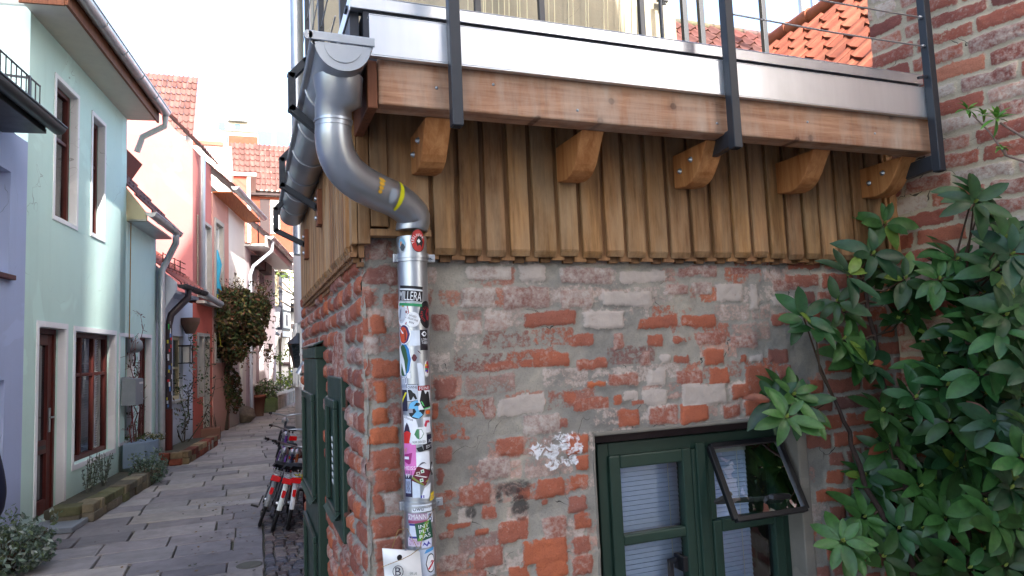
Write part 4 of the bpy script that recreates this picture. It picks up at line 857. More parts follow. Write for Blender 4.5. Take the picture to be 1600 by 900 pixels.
sticker(662, 850, 20, 15, [('poly', (206, 210, 230), [(-.5, -.3), (.4, -.5), (.5, .5), (-.4, .3)]), ('poly', (70, 64, 150), [(-.4, -.1), (-.2, .3), (-.05, -.1), (.1, .3), (.3, -.3), (.2, -.3), (.08, .05), (-.05, -.3), (-.2, .02)])], rot=.2)
sticker(665, 861, 17, 8, [('poly', (80, 150, 206), [(-.5, -.5), (.5, -.1), (.5, .5), (-.3, .2)])])
sticker(667, 881, 18, 29, [('ell', BLK, (0, 0, .5, .5)), ('ell', WHT, (0, 0, .43, .44)), ('poly', (180, 30, 50), [(-.36, -.3), (-.26, -.38), (.42, .06), (.38, .2)]), ('poly', (160, 40, 60), [(-.1, .0), (.0, .22), (.08, .12), (.18, .3), (.22, .1)])], label='round white prohibition sticker with a red bar')
sticker(662, 880, 28, 40, [('rect', (190, 200, 214), FULL)], lift=-.0003)
sticker(597 + 50, 395, 20, 3, [('rect', (196, 200, 204), FULL)])
# yellow stickers on the bend: patches following its surface
def bend_patch(i, a0, a1, w, col, name='sticker'):
    p, q = dense[i], dense[i + 1]; d = (q - p).normalized(); n0 = d.orthogonal().normalized()
    ref = (V((0, -1, 0)) - d * d.y * -1); ref = (V((0, -1, 0)) - d * V((0, -1, 0)).dot(d)).normalized(); s_ = d.cross(ref)
    vs = []; K = 12
    for k in range(K + 1):
        a = a0 + (a1 - a0) * k / K; wk = w * (1 - .55 * abs(2 * k / K - 1) ** 2)
        for e in (-.5, .5): vs.append(p + d * e * wk + (ref * math.cos(a) + s_ * math.sin(a)) * (PR + .0042 + .0065 * math.sin(PI * i / len(dense))))
    mb.add(vs, [(2 * k, 2 * k + 1, 2 * k + 3, 2 * k + 2) for k in range(K)], col)
mb = MB(); bend_patch(23, -1.0, .9, .018, lin(206, 206, 30)[:3]); mb.build('sticker', M['sticker'], dp)
mb = MB()
for k in range(4): bend_patch(18, -.5 + k * .22, -.3 + k * .22, .016 + .004 * (3 - k), lin(206, 160, 50)[:3])
mb.build('sticker', M['sticker'], dp)
mb = MB(); bend_patch(21, -.2, .6, .03, lin(150, 160, 170)[:3]); mb.build('sticker', M['sticker'], dp)

# ---- paper packet tucked behind the pipe
pk = thing('paper_packet', 'crumpled white paper packet printed with a B, hung on the foot of the stickered pipe', 'packet', (Xp - .06, 2.24, .6))
yk = 2.235
g = []; nx, nz = 14, 16
for i in range(nx + 1):
    for j in range(nz + 1):
        a = i / nx; b = j / nz; u = 598 + a * (656 - 598) + 6 * (1 - b) ; v = 930 - b * (72 - 4 * a * (1 if b > .9 else 1)); v -= 0
        p = PY(u, v, yk - .022 * math.sin(PI * a) - .012 * math.sin(b * 9 + a * 4) * .5); g.append(p)
mb = MB(); mb.add(g, [(i * (nz + 1) + j, (i + 1) * (nz + 1) + j, (i + 1) * (nz + 1) + j + 1, i * (nz + 1) + j + 1) for i in range(nx) for j in range(nz)], lin(222, 222, 220)[:3], True)
bk = [p + V((0, .012, 0)) for p in g]; mb.add(bk, [(i * (nz + 1) + j, i * (nz + 1) + j + 1, (i + 1) * (nz + 1) + j + 1, (i + 1) * (nz + 1) + j) for i in range(nx) for j in range(nz)], lin(214, 214, 212)[:3], True)
mb.build('packet_body', M['paper'], pk)
mb = MB(); yq = yk - .036
ring = [PY(622 + 8.0 * math.cos(2 * PI * k / 24), 893 + 9 * math.sin(2 * PI * k / 24), yq) for k in range(24)]; mb.tube(ring, .0011, 5, closed=True, col=lin(40, 36, 50)[:3])
vs, fs, _ = text_polys('B'); mb.add([PY(622 + x * 9, 893 - y * 13, yq) for x, y in vs], fs, lin(40, 32, 56)[:3])
vs, fs, _ = text_polys('EAR LAB'); mb.add([PY(646 + x * 11, 896 - y * 4, yq + .006) for x, y in vs], fs, lin(110, 120, 116)[:3])
mb.lathe(PY(624, 871, yq), [(.0085, 0), (.0085, .002)], 16, axis=(.3, -1, 0), col=lin(20, 18, 24)[:3])
mb.build('print', M['sticker'], pk)
mb = MB(); mb.tube([PY(u, v, yq - .002) for u, v in ((597, 886), (612, 880), (628, 874), (642, 867), (654, 858))], .0011, 6); mb.tube([PY(656, 857, 2.24), PY(668, 812, 2.25), PY(681, 790, 2.29)], .0011, 6); mb.tube([PY(612, 858, 2.25), PY(622, 828, 2.25), PY(636, 826, 2.25), PY(652, 856, 2.245)], .0009, 6); mb.build('string', M['twine'], pk)
mb = MB(); mb.tube([PY(u, v, 2.23) for u, v in ((629, 880), (630, 862), (634, 858), (634, 874), (631, 880))], .003, 8); mb.build('clip', M['greypl'], pk)
# ================================================================ RIGHT BRICK WALL and what stands behind the terrace
dR = -dir_vp(50, 578); RO = V((2.828, 2.36, 0))        # runs from the front wall towards the viewer
rw = thing('brick_wall', 'tall old brick wall with whitewash remnants rising at the right of the terrace', 'wall', (3.1, 1.4, 0))
rn_ = V((-dR.y, dR.x, 0)); rn_ = rn_ if rn_.x < 0 else -rn_
rat = lambda s, t, z: V((RO.x + dR.x * s + rn_.x * t, RO.y + dR.y * s + rn_.y * t, z))
rb = auto_bricks(0.0, 2.6, 0.0, 4.6, .0795, .232, .019, rng, (.1, .8), .28, .0, (.5, 1.2))
brick_sheet('wall_face', M['brick_right'], rw, rat, -.02, 2.6, 0, 4.6, .009, rb, (), .007, seed=21, rough=.006)
mb = MB(); P = [rat(-.02, -.012, 0), rat(3.3, -.012, 0), rat(3.3, -.35, 0), rat(-.02, -.35, 0)]; mb.hexa([*P, *[p + V((0, 0, 7.2)) for p in P]]); mb.build('wall_core', M['brick_far'], rw)  # core carried above and past the face to shade the block behind
# concrete rendered house block behind the terrace
TY = 5.0
tx0, tx1 = .42, PY(1056, 40, TY).x
tw = thing('rendered_house', 'grey rendered house block rising behind the roof terrace', 'house', (2, 7, 0))
mb = MB(); mb.box(tx0 + .05, tx1, TY, 5.1, 2.71, 9.4); mb.build('wall', M['concrete'], tw)
mb = MB(); PT = [V((tx0 + .052, 5.102, 2.2)), V((tx1 - .002, 5.102, 2.2)), V((tx1 - .002, 9.6, 2.2)), V((.84, 9.6, 2.2))]; mb.hexa(PT + [p + V((0, 0, 7.19)) for p in PT]); mb.build('side_wall', M['sunlit_r'], tw)
mb = MB(); PT = [V((tx0 + .06, 5.12, 0)), V((3.4, 5.12, 0)), V((3.4, 9.6, 0)), V((.85, 9.6, 0))]; mb.hexa(PT + [p + V((0, 0, 2.19)) for p in PT]); mb.build('lower_wall', M['brick_far'], tw)
mb = MB(); tile_roof(mb, (tx0 - .2, TY - .2, 9.41), (1, 0, 0), (0, .75, .66), 16, 18, .23, .2, lin(150, 80, 66)); mb.add([(tx0 - .2, TY - .2, 9.402), (tx1 + .2, TY - .2, 9.402), (tx1 + .2, 9.8, 9.402), (tx0 - .2, 9.8, 9.402)], [(0, 1, 2, 3)]); mb.build('roof', M['tile'], tw)
mb = MB(); q = PY(464, 60, 6.2); mb.tube([(q.x, 6.2, 2.5), (q.x, 6.2, PY(466, 104, 6.2).z), (q.x, 6.2, 7)], .055, 14); mb.build('downpipe', M['zinc_dk'], tw)
tr = thing('wire_trellis', 'thin pale plant wires strung up the grey wall behind the terrace', 'trellis', (2, 4.9, 2.7))
for u in (731, 755, 758, 769, 779, 788, 795, 808, 812, 823, 857, 866, 888, 895, 915, 919, 943, 949, 967, 975, 993):
    p, q = PY(u, 0, TY - .06), PY(u + .8, 60, TY - .06); d = (p - q)
    mb = MB(); mb.tube([q - d * .3, p + d * .8], .0045, 5); mb.build('wire', M['cream_p'], tr)
mb = MB(); mb.bar(PY(1028, -2, TY - .06), PY(1042, 2, TY - .06), .05, .03); mb.tube([PY(1039, 2, TY - .07), PY(1040, 7, TY - .07), PY(1036, 7, TY - .07), PY(1037, 3, TY - .07)], .008, 6); mb.build('hook', M['steel'], tr)
# orange pantiled roof: ridge parallel to the alley, slope facing left
rh = thing('orange_roof_house', 'house with a bright orange pantile roof above the aluminium edge', 'house', (5.5, 6.0, 0))
ra, rbp = PY(1207, 66, 6.8), None
k = ray(1312, -2); 
# ridge line through ra parallel to Y, seen at (1312,-2): use its x to fix y
rp = PX(1312, -2, ra.x)
th = R_(44); sd = V((-math.cos(th), 0, -math.sin(th)))
L = 2.6; y0r, y1r = 2.9, 6.9
mb = MB(); o = V((ra.x, y1r, ra.z)) + sd * L
tile_roof(mb, o, (0, -1, 0), -sd, int((y1r - y0r) / .235), int(L / .33) , .235, .33, lin(134, 74, 54), .25, .035, .07)
mb.add([V((ra.x, y1r, ra.z - .05)), V((ra.x, y0r, ra.z - .05)), V((ra.x, y0r, ra.z - .05)) + sd * L, V((ra.x, y1r, ra.z - .05)) + sd * L], [(0, 1, 2, 3)], lin(60, 40, 34)[:3])
mb.build('roof', M['tile'], rh)
mb = MB()
for i in range(12):
    a = V((ra.x, y1r - i * .36, ra.z + .03)); mb.tube([a, a + V((0, -.40, .012))], [.085, .1], 12, col=tuple(c * random.uniform(.85, 1.1) for c in lin(136, 76, 56)[:3]))
mb.build('ridge_tiles', M['tile'], rh)
mb = MB(); bx = ra.x + .05; mb.box(bx, bx + 2.4, 3.1, y1r - .1, 0, ra.z - .12); mb.box(bx - .9, bx, 3.2, y1r - .15, 0, ra.z - 1.1); mb.build('wall', M['brick_far'], rh)
mb = MB(); tile_roof(mb, (ra.x + 2.3, y0r, ra.z - 2.2), (0, 1, 0), (-math.cos(th), 0, math.sin(th)), int((y1r - y0r) / .235), 9, .235, .33, lin(168, 76, 46), .2, .04, .045); mb.build('rear_roof', M['tile'], rh)
pa, pb_ = PY(1268, 40, 7.2), PY(1281, 40, 7.2)
for p_ in (PY(1253, 0, 8.0), PY(1272, 0, 8.0)):
    ap = MB(); ap.tube([(p_.x, 8.0, p_.z - 1.6), (p_.x, 8.0, p_.z + 1.2)], .06, 10); tag(ap.build('flue_pipe', M['zinc_dk']), 'grey flue pipe left of its twin beyond the orange roof' if p_.x < PY(1262, 0, 8.0).x else 'grey flue pipe right of its twin beyond the orange roof', 'pipe', 'flue pipes beyond the orange roof')
# dark red tiled roof farther back
dh = thing('dark_roof_house', 'house with a dark red weathered pantile roof seen between the railing uprights', 'house', (7, 11, 0))
r1, r2 = PY(1050, 36, 10.0), PY(1225, 52, 10.0)
mb = MB(); rw_ = 5.2; sl = V((0, math.cos(R_(46)), math.sin(R_(46)))); o = V((r1.x - .8, 10.0, r1.z)) - sl * 2.6
tile_roof(mb, o, (1, 0, 0), sl, int(rw_ / .27), 8, .27, .325, lin(96, 60, 54), .25, .04, .065)
for i in range(16): mb.tube([o + sl * 2.62 + V((i * .33, 0, .02)), o + sl * 2.62 + V((i * .33 + .36, 0, .02))], .07, 8, col=tuple(c * random.uniform(.7, 1.0) for c in lin(96, 84, 74)[:3]))
mb.build('roof', M['tile'], dh)
mb = MB(); mb.box(o.x + .1, o.x + rw_ - .1, o.y + .2, o.y + 5, 0, o.z - .02); mb.add([o + V((0, .1, -.03)), o + V((rw_, .1, -.03)), o + sl * 2.6 + V((rw_, .1, -.05)), o + sl * 2.6 + V((0, .1, -.05))], [(0, 1, 2, 3)], (.3, .2, .2)); mb.build('wall', M['brick_far'], dh)

# ================================================================ RHODODENDRON
rh_ = thing('rhododendron', 'large rhododendron with glossy dark green leaf whorls against the brick corner at the right', 'shrub', (2.45, 1.75, 0))
RZ = [(42,488),(82,472),(72,524),(112,500),(515,30),(300,80),(275,150),(290,180),(215,195),(350,200),(430,205),(345,245),(190,260),(145,320),(120,300),(205,350),(335,300),(235,390),(265,400),(60,465),(95,500),(480,310),(440,380),(520,370),(560,400),(540,300),(580,330),(600,150),(560,240),(620,250),(590,110),(470,160),(500,260),(425,420),(380,480),(300,520),(330,545),(320,590),(455,540),(500,600),(460,620),(400,560),(350,600),(420,700),(480,660),(560,640),(540,720),(600,560),(610,480),(620,620),(260,660),(290,690),(255,760),(270,800),(340,790),(390,790),(330,740),(535,840),(580,880),(500,880),(440,870),(610,780),(600,700),(560,780),(400,870),(300,860),(230,830),(200,820),(560,540),(520,500),(480,560),(610,330),(450,450),(530,430),(590,290),(620,160),(630,420),(540,470),(640,560),(650,700),(640,830),(440,760),(390,690),(470,720),(570,590),(630,360),(510,330),(560,180)]
rr = random.Random(5)
def wall_depth(u, v):
    p = PY(u, v, Y0); r = ray(u, v); k = (RO - CAMC).dot(rn_) / r.dot(rn_); q = CAMC + r * k
    d1, d2 = (p - CAMC).length, (q - CAMC).length
    return min(d1, d2 if d2 > 0 else 99)
lf = MB(); centres = []
def leaf(c, d, up, L, W, col, droop=.25):
    """one leathery leaf: midrib groove, pointed tip, curved along its length"""
    d = d.normalized(); s_ = d.cross(up)
    if s_.length < .1: s_ = d.cross(V((0, -1, .2)))
    s_.normalize(); n = s_.cross(d).normalized(); N = 6; vs = []
    for i in range(N + 1):
        t = i / N; w = W * .5 * (math.sin(PI * min(1, t ** .92)) ** .58) if 0 < t < 1 else .0015
        p = c + d * (L * t) - n * (droop * L * t * t)
        vs += [p - s_ * w + n * w * .32, p, p + s_ * w + n * w * .32]
    fs = []
    for i in range(N): fs += [(3 * i, 3 * i + 1, 3 * i + 4, 3 * i + 3), (3 * i + 1, 3 * i + 2, 3 * i + 5, 3 * i + 4)]
    lf.add(vs, fs, col, True)
LG = [lin(42, 80, 40), lin(50, 90, 42), lin(36, 68, 40), lin(62, 100, 46), lin(46, 74, 34)]
RZ2 = [(a, b, 0) for a, b in RZ] + [(a + rr.uniform(-26, 26), b + rr.uniform(-22, 26), 1) for a, b in RZ[::3] + RZ[1::3] if a > 240 or b < 300] + [(a + rr.uniform(-30, 30), b + rr.uniform(-30, 30), 1) for a, b in RZ[::2] if a > 430]
for (a, b, deep) in RZ2:
    if a < 30 or (a < 200 and b > 540): continue
    u, v = 1180 + a / 1.5 + rr.uniform(-4, 4), 300 + b / 1.5 + rr.uniform(-4, 4)
    Dm = wall_depth(u, v); dist = Dm - (rr.uniform(.07, .22) if deep else rr.uniform(.14, .46))
    c = CAMC + ray(u, v) * dist; centres.append(c)
    face = (V((-.35, -1, .55)) + V((rr.uniform(-.5, .5), rr.uniform(-.3, .3), rr.uniform(-.3, .4)))).normalized()
    x = face.orthogonal().normalized(); y = face.cross(x); n = rr.randint(6, 11); ph = rr.uniform(0, 6)
    bc = rr.choice(LG)
    for k in range(n):
        an = ph + 2 * PI * k / n * 1.0 + rr.uniform(-.4, .4); ring = k % 3
        d = (x * math.cos(an) + y * math.sin(an)) * 1.0 + face * (.15 + .3 * ring * rr.uniform(.5, 1.2)); d.z -= .16
        kk = rr.uniform(.75, 1.25); col = tuple(q * kk for q in bc[:3])
        if rr.random() < .025: col = lin(104, 128, 50)[:3]
        elif rr.random() < .008: col = lin(120, 64, 44)[:3]
        L_ = rr.uniform(.10, .15) * (1 - .15 * ring); leaf(c + d * .012, d, face, L_, L_ * rr.uniform(.38, .47), col, rr.uniform(-.1, .6))
    for k in range(3): leaf(c, face + V((rr.uniform(-.4, .4), rr.uniform(-.4, .4), rr.uniform(-.2, .4))), x, .02, .009, lin(136, 150, 70)[:3])
lf.build('foliage', M['leaf'], rh_)
st = MB(); base = V((2.60, 2.16, 0)); trunk = [[base, V((2.58, 2.19, .6)), V((2.56, 2.22, 1.2)), V((2.50, 2.24, 1.7)), V((2.46, 2.25, 1.95))], [base + V((.05, -.02, 0)), V((2.74, 2.08, .7)), V((2.78, 2.05, 1.35)), V((2.78, 2.0, 1.9))], [base + V((-.05, 0, 0)), V((2.50, 2.22, .7)), V((2.36, 2.26, 1.15)), V((2.26, 2.27, 1.4))]]
jt = []
for T in trunk:
    D_ = []
    for p, q in zip(T, T[1:]):
        for k in range(5): D_.append(p.lerp(q, k / 5) + V((rr.uniform(-.012, .012), rr.uniform(-.012, .012), 0)))
    st.tube(D_, [.017 - .011 * i / len(D_) for i in range(len(D_))], 8, col=lin(64, 50, 44)[:3]); jt += D_[3:]
for c in centres:
    q = min(jt, key=lambda p: (p - c).length + (0.6 if p.z > c.z + .05 else 0)); m_ = q.lerp(c, .5) + V((rr.uniform(-.03, .03), rr.uniform(0, .04), -.03))
    st.tube([q, m_, c], [.006, .0045, .003], 6, col=lin(84, 66, 52)[:3])
st.build('stem', M['bark'], rh_)
# budding twigs of an elder at the right edge
tg = thing('budding_twig', 'bare twigs with tufts of fresh light green leaves before the tall brick wall', 'plant', (3.0, 1.5, 1.9))
def wp(u, v, o=.18): return CAMC + ray(u, v) * (wall_depth(u, v) - o)
tb = MB(); lf = MB()
for pts in ([(1640, 290), (1600, 252), (1572, 243), (1545, 205), (1520, 180)], [(1640, 232), (1600, 215), (1563, 192)], [(1572, 243), (1568, 232)]): tb.tube([wp(u, v) for u, v in pts], [.006 - .0008 * i for i in range(len(pts))], 7, col=lin(150, 124, 110)[:3])
for (u, v, n, s_) in ((1512, 172, 14, 1.0), (1556, 186, 18, 1.15), (1564, 230, 9, .7), (1536, 180, 10, .8)):
    c = wp(u, v, .2)
    for k in range(n):
        d = V((rr.uniform(-1, 1), rr.uniform(-.8, .3), rr.uniform(-.5, .9))); leaf(c + d * .008, d, V((0, -.5, 1)), .05 * s_ * rr.uniform(.7, 1.2), .015 * s_, tuple(q * rr.uniform(.8, 1.25) for q in lin(104, 150, 66)[:3]), .3)
tb.build('twig', M['bark'], tg); lf.build('leaves', M['smallleaf'], tg)
# ================================================================ LEFT ROW OF HOUSES
FG = Fr((-2.02, 8.26), dir_vp(531, 560))
S, Z = FG.S, FG.Z
def openbox(fr, uL, vT, uR, vB, t=0.0):
    """opening on a facade from its photographed top edge and bottom-left corner"""
    s0 = fr.S(uL, vT, t); s1 = fr.S(uR, vT + 4, t); return s0, s1, fr.Z(uL, vB, t), fr.Z(uL, vT, t)
def gutter_part(parent, fr, sa, sb, t, z, r=.065, name='gutter', mat='zinc_dk', rings=3):
    mb = MB(); gutter_mesh(mb, fr.at(sa, t, z), fr.at(sb, t, z), r, 12, rings); return mb.build(name, M[mat], parent)
def house_shell(parent, fr, s0, s1, z1, back, mat, holes=(), depth=.16, z0=0.0, name='wall'):
    mb = MB(); wall_mesh(mb, fr, s0, s1, z0, z1, holes, depth); shell(mb, fr, s0, s1, z0, z1, back); return mb.build(name, M[mat], parent)
def trim(parent, fr, holes, w=.06, th=.012, mat='mint_trim', sides=(1, 1, 1, 1), name='window_surround', rev=.07):
    mb = MB()
    for a, b, c, d in [h[:4] for h in holes]:
        if sides[0]: mb.fbox(fr, a - w, a - .001, .002, th, c - (w if sides[3] else 0), d + w)
        if sides[1]: mb.fbox(fr, b + .001, b + w, .002, th, c - (w if sides[3] else 0), d + w)
        if sides[2]: mb.fbox(fr, a - .001, b + .001, .002, th, d + .001, d + w)
        if sides[3]: mb.fbox(fr, a - .001, b + .001, .002, th, c - w, c - .001)
        mb.fbox(fr, b - .003, b + .0005, -rev, .0015, c + .001, d - .001); mb.fbox(fr, a + .001, b - .004, -rev, .0015, d - .003, d + .0005)
    return mb.build(name, M[mat], parent)
def glazed_door(parent, fr, s0, s1, z0, z1, depth, rails=(.38,), label=None, mat='redwood'):
    mb = MB(); t = -depth
    mb.fbox(fr, s0, s0 + .05, t - .06, t + .02, z0, z1); mb.fbox(fr, s1 - .05, s1, t - .06, t + .02, z0, z1); mb.fbox(fr, s0 + .05, s1 - .05, t - .06, t + .02, z1 - .06, z1)
    fr_ = mb.build('door_frame', M[mat], parent, .004, 1)
    mb = MB(); a, b = s0 + .055, s1 - .055; w = .105
    mb.fbox(fr, a, a + w, t - .05, t, z0 + .01, z1 - .065); mb.fbox(fr, b - w, b, t - .05, t, z0 + .01, z1 - .065); mb.fbox(fr, a + w, b - w, t - .05, t, z1 - .18, z1 - .065); mb.fbox(fr, a + w, b - w, t - .05, t, z0 + .01, z0 + .16)
    for r in rails: zc = z0 + (z1 - z0) * r; mb.fbox(fr, a + w, b - w, t - .05, t - .001, zc - .07, zc + .07)
    d = mb.build('door', M[mat], parent, .004, 1)
    if label: d['label'] = label
    g = MB(); g.add([fr.at(a + w * .8, t - .03, z0 + .1), fr.at(b - w * .8, t - .03, z0 + .1), fr.at(b - w * .8, t - .03, z1 - .1), fr.at(a + w * .8, t - .03, z1 - .1)], [(0, 1, 2, 3)]); g.build('pane', M['dark_glass'], d)
    h = MB(); zc = z0 + (z1 - z0) * .5; h.fbox(fr, b - .075, b - .035, t, t + .012, zc - .13, zc + .13); h.bar(fr.at(b - .055, t + .01, zc + .03), fr.at(b - .055, t + .05, zc + .03), .018, .018); h.bar(fr.at(b - .045, t + .05, zc + .03), fr.at(b - .165, t + .05, zc + .03), .018, .016); h.build('handle', M['zinc'], d)
    h = MB(); zr = z0 + (z1 - z0) * rails[0]; h.fbox(fr, a + w + .03, b - w - .03, t, t + .004, zr - .02, zr + .02); h.build('letter_slot', M['black_pl'], d)
    return d
# ---- lavender house (left edge)
lav = thing('lavender_house', 'lavender rendered house with a dark eave and snow guard at the left edge', 'house', FG.at(-3, 0, 0))
sB = S(42, 300)
h1 = (S(-70, 300), S(17, 270), Z(16, 430), Z(16, 268)); h2 = (S(-60, 640), S(7, 594), 0.0, Z(7, 594))
zl = Z(46, 232)
house_shell(lav, FG, -6.5, sB, zl + .05, 4, 'lav', [h1, h2], .14)
window(lav, FG, *h1, .12, 'white_p', .09, 2, 1, 'curtain', sill='redwood')
window(lav, FG, h2[0], h2[1], .9, h2[3], .13, 'white_p', .08, 2, 1, 'dark')
gz = FG.hit(88, 203, .40)
mb = MB(); mb.fbox(FG, -6.5, gz[0] - .12, .0, .36, zl - .02, zl + .02); mb.fbox(FG, -6.5, gz[0] - .10, .30, .345, zl + .021, gz[1]); mb.build('eave_board', M['black_pl'], lav)
gutter_part(lav, FG, -6.5, gz[0], .42, gz[1] + .02, .07, mat='steel')
mb = MB(); e0 = FG.at(-6.5, .36, gz[1] + .01); sl = (FG.n * -math.cos(R_(44)) + V((0, 0, math.sin(R_(44))))); tile_roof(mb, e0, FG.d, sl, int((gz[0] + 6.4) / .22), 9, .22, .33, lin(120, 70, 62), .2, .03, .04); mb.build('roof', M['tile'], lav)
sg = MB(); ge0, gzb = FG.hit(62, 168, .12); ghh = max(.16, FG.Z(70, 140, .12) - gzb); u0 = FG.at(-6.5, .12, gzb); ue = ge0 + 6.5
for k in (0.12, .95): sg.tube([u0 + V((0, 0, ghh * k)), u0 + FG.d * ue + V((0, 0, ghh * k))], .009, 6)
for k in range(int(ue / .105) + 1): p = u0 + FG.d * (ue - k * .105); sg.tube([p, p + V((0, 0, ghh))], .0065, 5)
for k in range(6): p = u0 + FG.d * (ue - .25 - k * .9); sg.bar(p, p + V((0, 0, ghh)), .03, .02); sg.bar(p + V((0, 0, ghh * .9)), p - FG.n * .25 + V((0, 0, ghh * 1.0)), .02, .02)
sg.build('snow_guard', M['steel'], lav)
# ---- mint house
mint = thing('mint_house', 'pale mint two-storey house with red-brown glazed door and deep eave', 'house', FG.at(1.5, 0, 0))
sE = S(198, 260); ze = Z(198, 184) - .02
D1 = (S(60, 513), S(96, 517), .06, 2.05); W1 = (S(117, 519), S(168, 523), .50, 2.04)
U1 = (S(88, 118), S(121, 152), Z(82, 335), Z(88, 122)); U2 = (S(145, 180), S(163, 205), Z(141, 362), Z(145, 180))
D1 = (D1[0], S(102, 516), D1[2], D1[3]); W1 = (W1[0], S(179, 524), W1[2], W1[3])
house_shell(mint, FG, sB + .002, sE, ze + .05, 5, 'mint', [D1, W1, U1, U2], .14)
trim(mint, FG, [D1], .06, .012, sides=(1, 1, 1, 0)); trim(mint, FG, [W1]); trim(mint, FG, [U1], .05); trim(mint, FG, [U2], .05)
glazed_door(mint, FG, *D1, .11, (.36,), 'red-brown glazed door with a low letter slot')
w_ = window(mint, FG, *W1, .10, 'redwood', .06, 3, 2, 'blind', rowpos=[.68], sill=None)
mb = MB()
for k in range(7): q = rr.random(); mb.fbox(FG, W1[0] + .5 + .04 * k, W1[0] + .52 + .04 * k, -.17, -.16, 1.90, 1.93, lin(226, 150, 30)[:3])
mb.build('garland', M['sticker'], w_)
for k, U in enumerate((U1, U2)): window(mint, FG, *U, .09, 'redwood', .06, 1, 2, 'dark', rowpos=[.62])
so, ge = .40, .50
mb = MB(); mb.fbox(FG, sB - .25, sE + .02, .0, so, ze, ze + .03); mb.build('soffit', M['soffit'], mint)
mb = MB(); mb.fbox(FG, sB - .27, sE + .03, so + .001, so + .03, ze - .03, ze + .16); mb.fbox(FG, sB - .28, sB - .252, 0, so, ze - .04, ze + .3); mb.build('fascia_board', M['block'], mint)
gutter_part(mint, FG, sB - .3, sE + .05, so + .11, ze + .15, .075, mat='zinc_dk', rings=4)
mb = MB(); e0 = FG.at(sB - .27, so + .06, ze + .17); sl2 = (FG.n * -math.cos(R_(50)) + V((0, 0, math.sin(R_(50))))); tile_roof(mb, e0, FG.d, sl2, int((sE - sB + .3) / .22), 12, .22, .33, lin(112, 78, 72), .28, .03, .04); mb.build('roof', M['tile'], mint)
mb = MB()
dz = [FG.at(sE - .55, .3 - 1.2, ze + 1.7), FG.at(sE - .1, .3 - 1.2, ze + 1.7)]
mb.fbox(FG, sE - 1.6, sE - .9, -1.4, -.5, ze + .9, ze + 2.0); mb.build('dormer', M['white_r'], mint)
mb = MB(); mb.fbox(FG, sE - 1.7, sE - .8, -1.5, -.38, ze + 2.001, ze + 2.09); mb.build('dormer_roof', M['redwood'], mint)
# white drain outlet under the eave end
mb = MB(); mb.tube([FG.at(sE + .04, so + .11, ze + .08), FG.at(sE + .06, so + .1, ze - .06), FG.at(sE + .12, .18, ze - .22), FG.at(sE + .14, .10, ze - .45)], .045, 12); mb.build('rain_outlet', M['white_p'], mint)
# doorstep
st_ = MB(); st_.fbox(FG, D1[0] - .25, D1[1] + .12, .0, .42, 0, .055); tag(st_.build('door_step', M['greypl'], None, .01), 'grey slab step at the red-brown glazed door', 'step')
# ---- low annex of the mint house
ann = thing('mint_annex', 'low mint annex with its own tiled roof, mailbox and narrow red-brown doors', 'house', FG.at(4, 0, 0))
sA = S(243, 560); za_ = Z(205, 345) + .05
D2 = (S(217, 526), S(235, 529), .05, 2.05); W3 = (S(187, 525), S(207, 527), .55, 2.03)
house_shell(ann, FG, sE + .002, sA, za_, 4.5, 'mint', [D2, W3], .13)
trim(ann, FG, [D2], .05, sides=(1, 1, 1, 0)); trim(ann, FG, [W3], .05)
glazed_door(ann, FG, *D2, .1, (.4,)); window(ann, FG, *W3, .1, 'redwood', .06, 1, 2, 'dark', rowpos=[.65])
ga = FG.hit(212, 330, .30); gb = FG.hit(275, 376, .30)
zg = (ga[1] + gb[1]) / 2
mb = MB(); mb.fbox(FG, sE + .02, gb[0] - .12, .0, .26, za_ - .10, za_ - .07); mb.build('soffit', M['zinc_dk'], ann)
mb = MB(); mb.prism([FG.at(sE + .02, 0.0, za_ - .1), FG.at(sE + .02, .27, za_ - .1), FG.at(sE + .02, .27, za_ + .02), FG.at(sE + .02, -.02, za_ + .42)], FG.d * .03); mb.build('eave_cheek', M['cream_p'], ann)
gutter_part(ann, FG, sE - .05, gb[0], .34, za_ + .02, .07, mat='zinc_dk', rings=2)
mb = MB(); e0 = FG.at(sE - .02, .30, za_ + .05); tile_roof(mb, e0, FG.d, sl2, int((gb[0] - sE) / .21), 7, .21, .33, lin(112, 78, 72), .32, .03, .04); mb.build('roof', M['tile'], ann)
mb = MB(); q = FG.at(gb[0] - 1.1, -.35, za_ + .95); mb.bar(q, q + FG.d * .9 + V((0, 0, 0)), .06, .55, (.5, 0, .8)); mb.build('roof_light', M['redwood'], ann)
mb = MB(); zt_ = Z(262, 420, .1)
mb.tube([FG.at(gb[0] - .18, .34, za_ - .04), FG.at(gb[0] - .2, .34, za_ - .18), FG.at(sA + .1, .16, za_ - .42), FG.at(sA - .02, .1, za_ - .62), FG.at(sA - .02, .1, 0)], .055, 14)
ap_ = mb.build('downpipe', M['zinc_dk'], ann)
for z in (.45, 1.4, 2.3): m = MB(); m.tube([FG.at(sA - .02, .1, z), FG.at(sA - .02, .1, z + .03)], .062, 14); m.build('pipe_clamp', M['zinc_dk'], ap_)
mb = MB(); mb.tube([FG.at(sE + .12, .03, za_ - .1), FG.at(sE + .12, .02, 2.0)], .008, 6); mb.build('cable', M['twine'], ann)
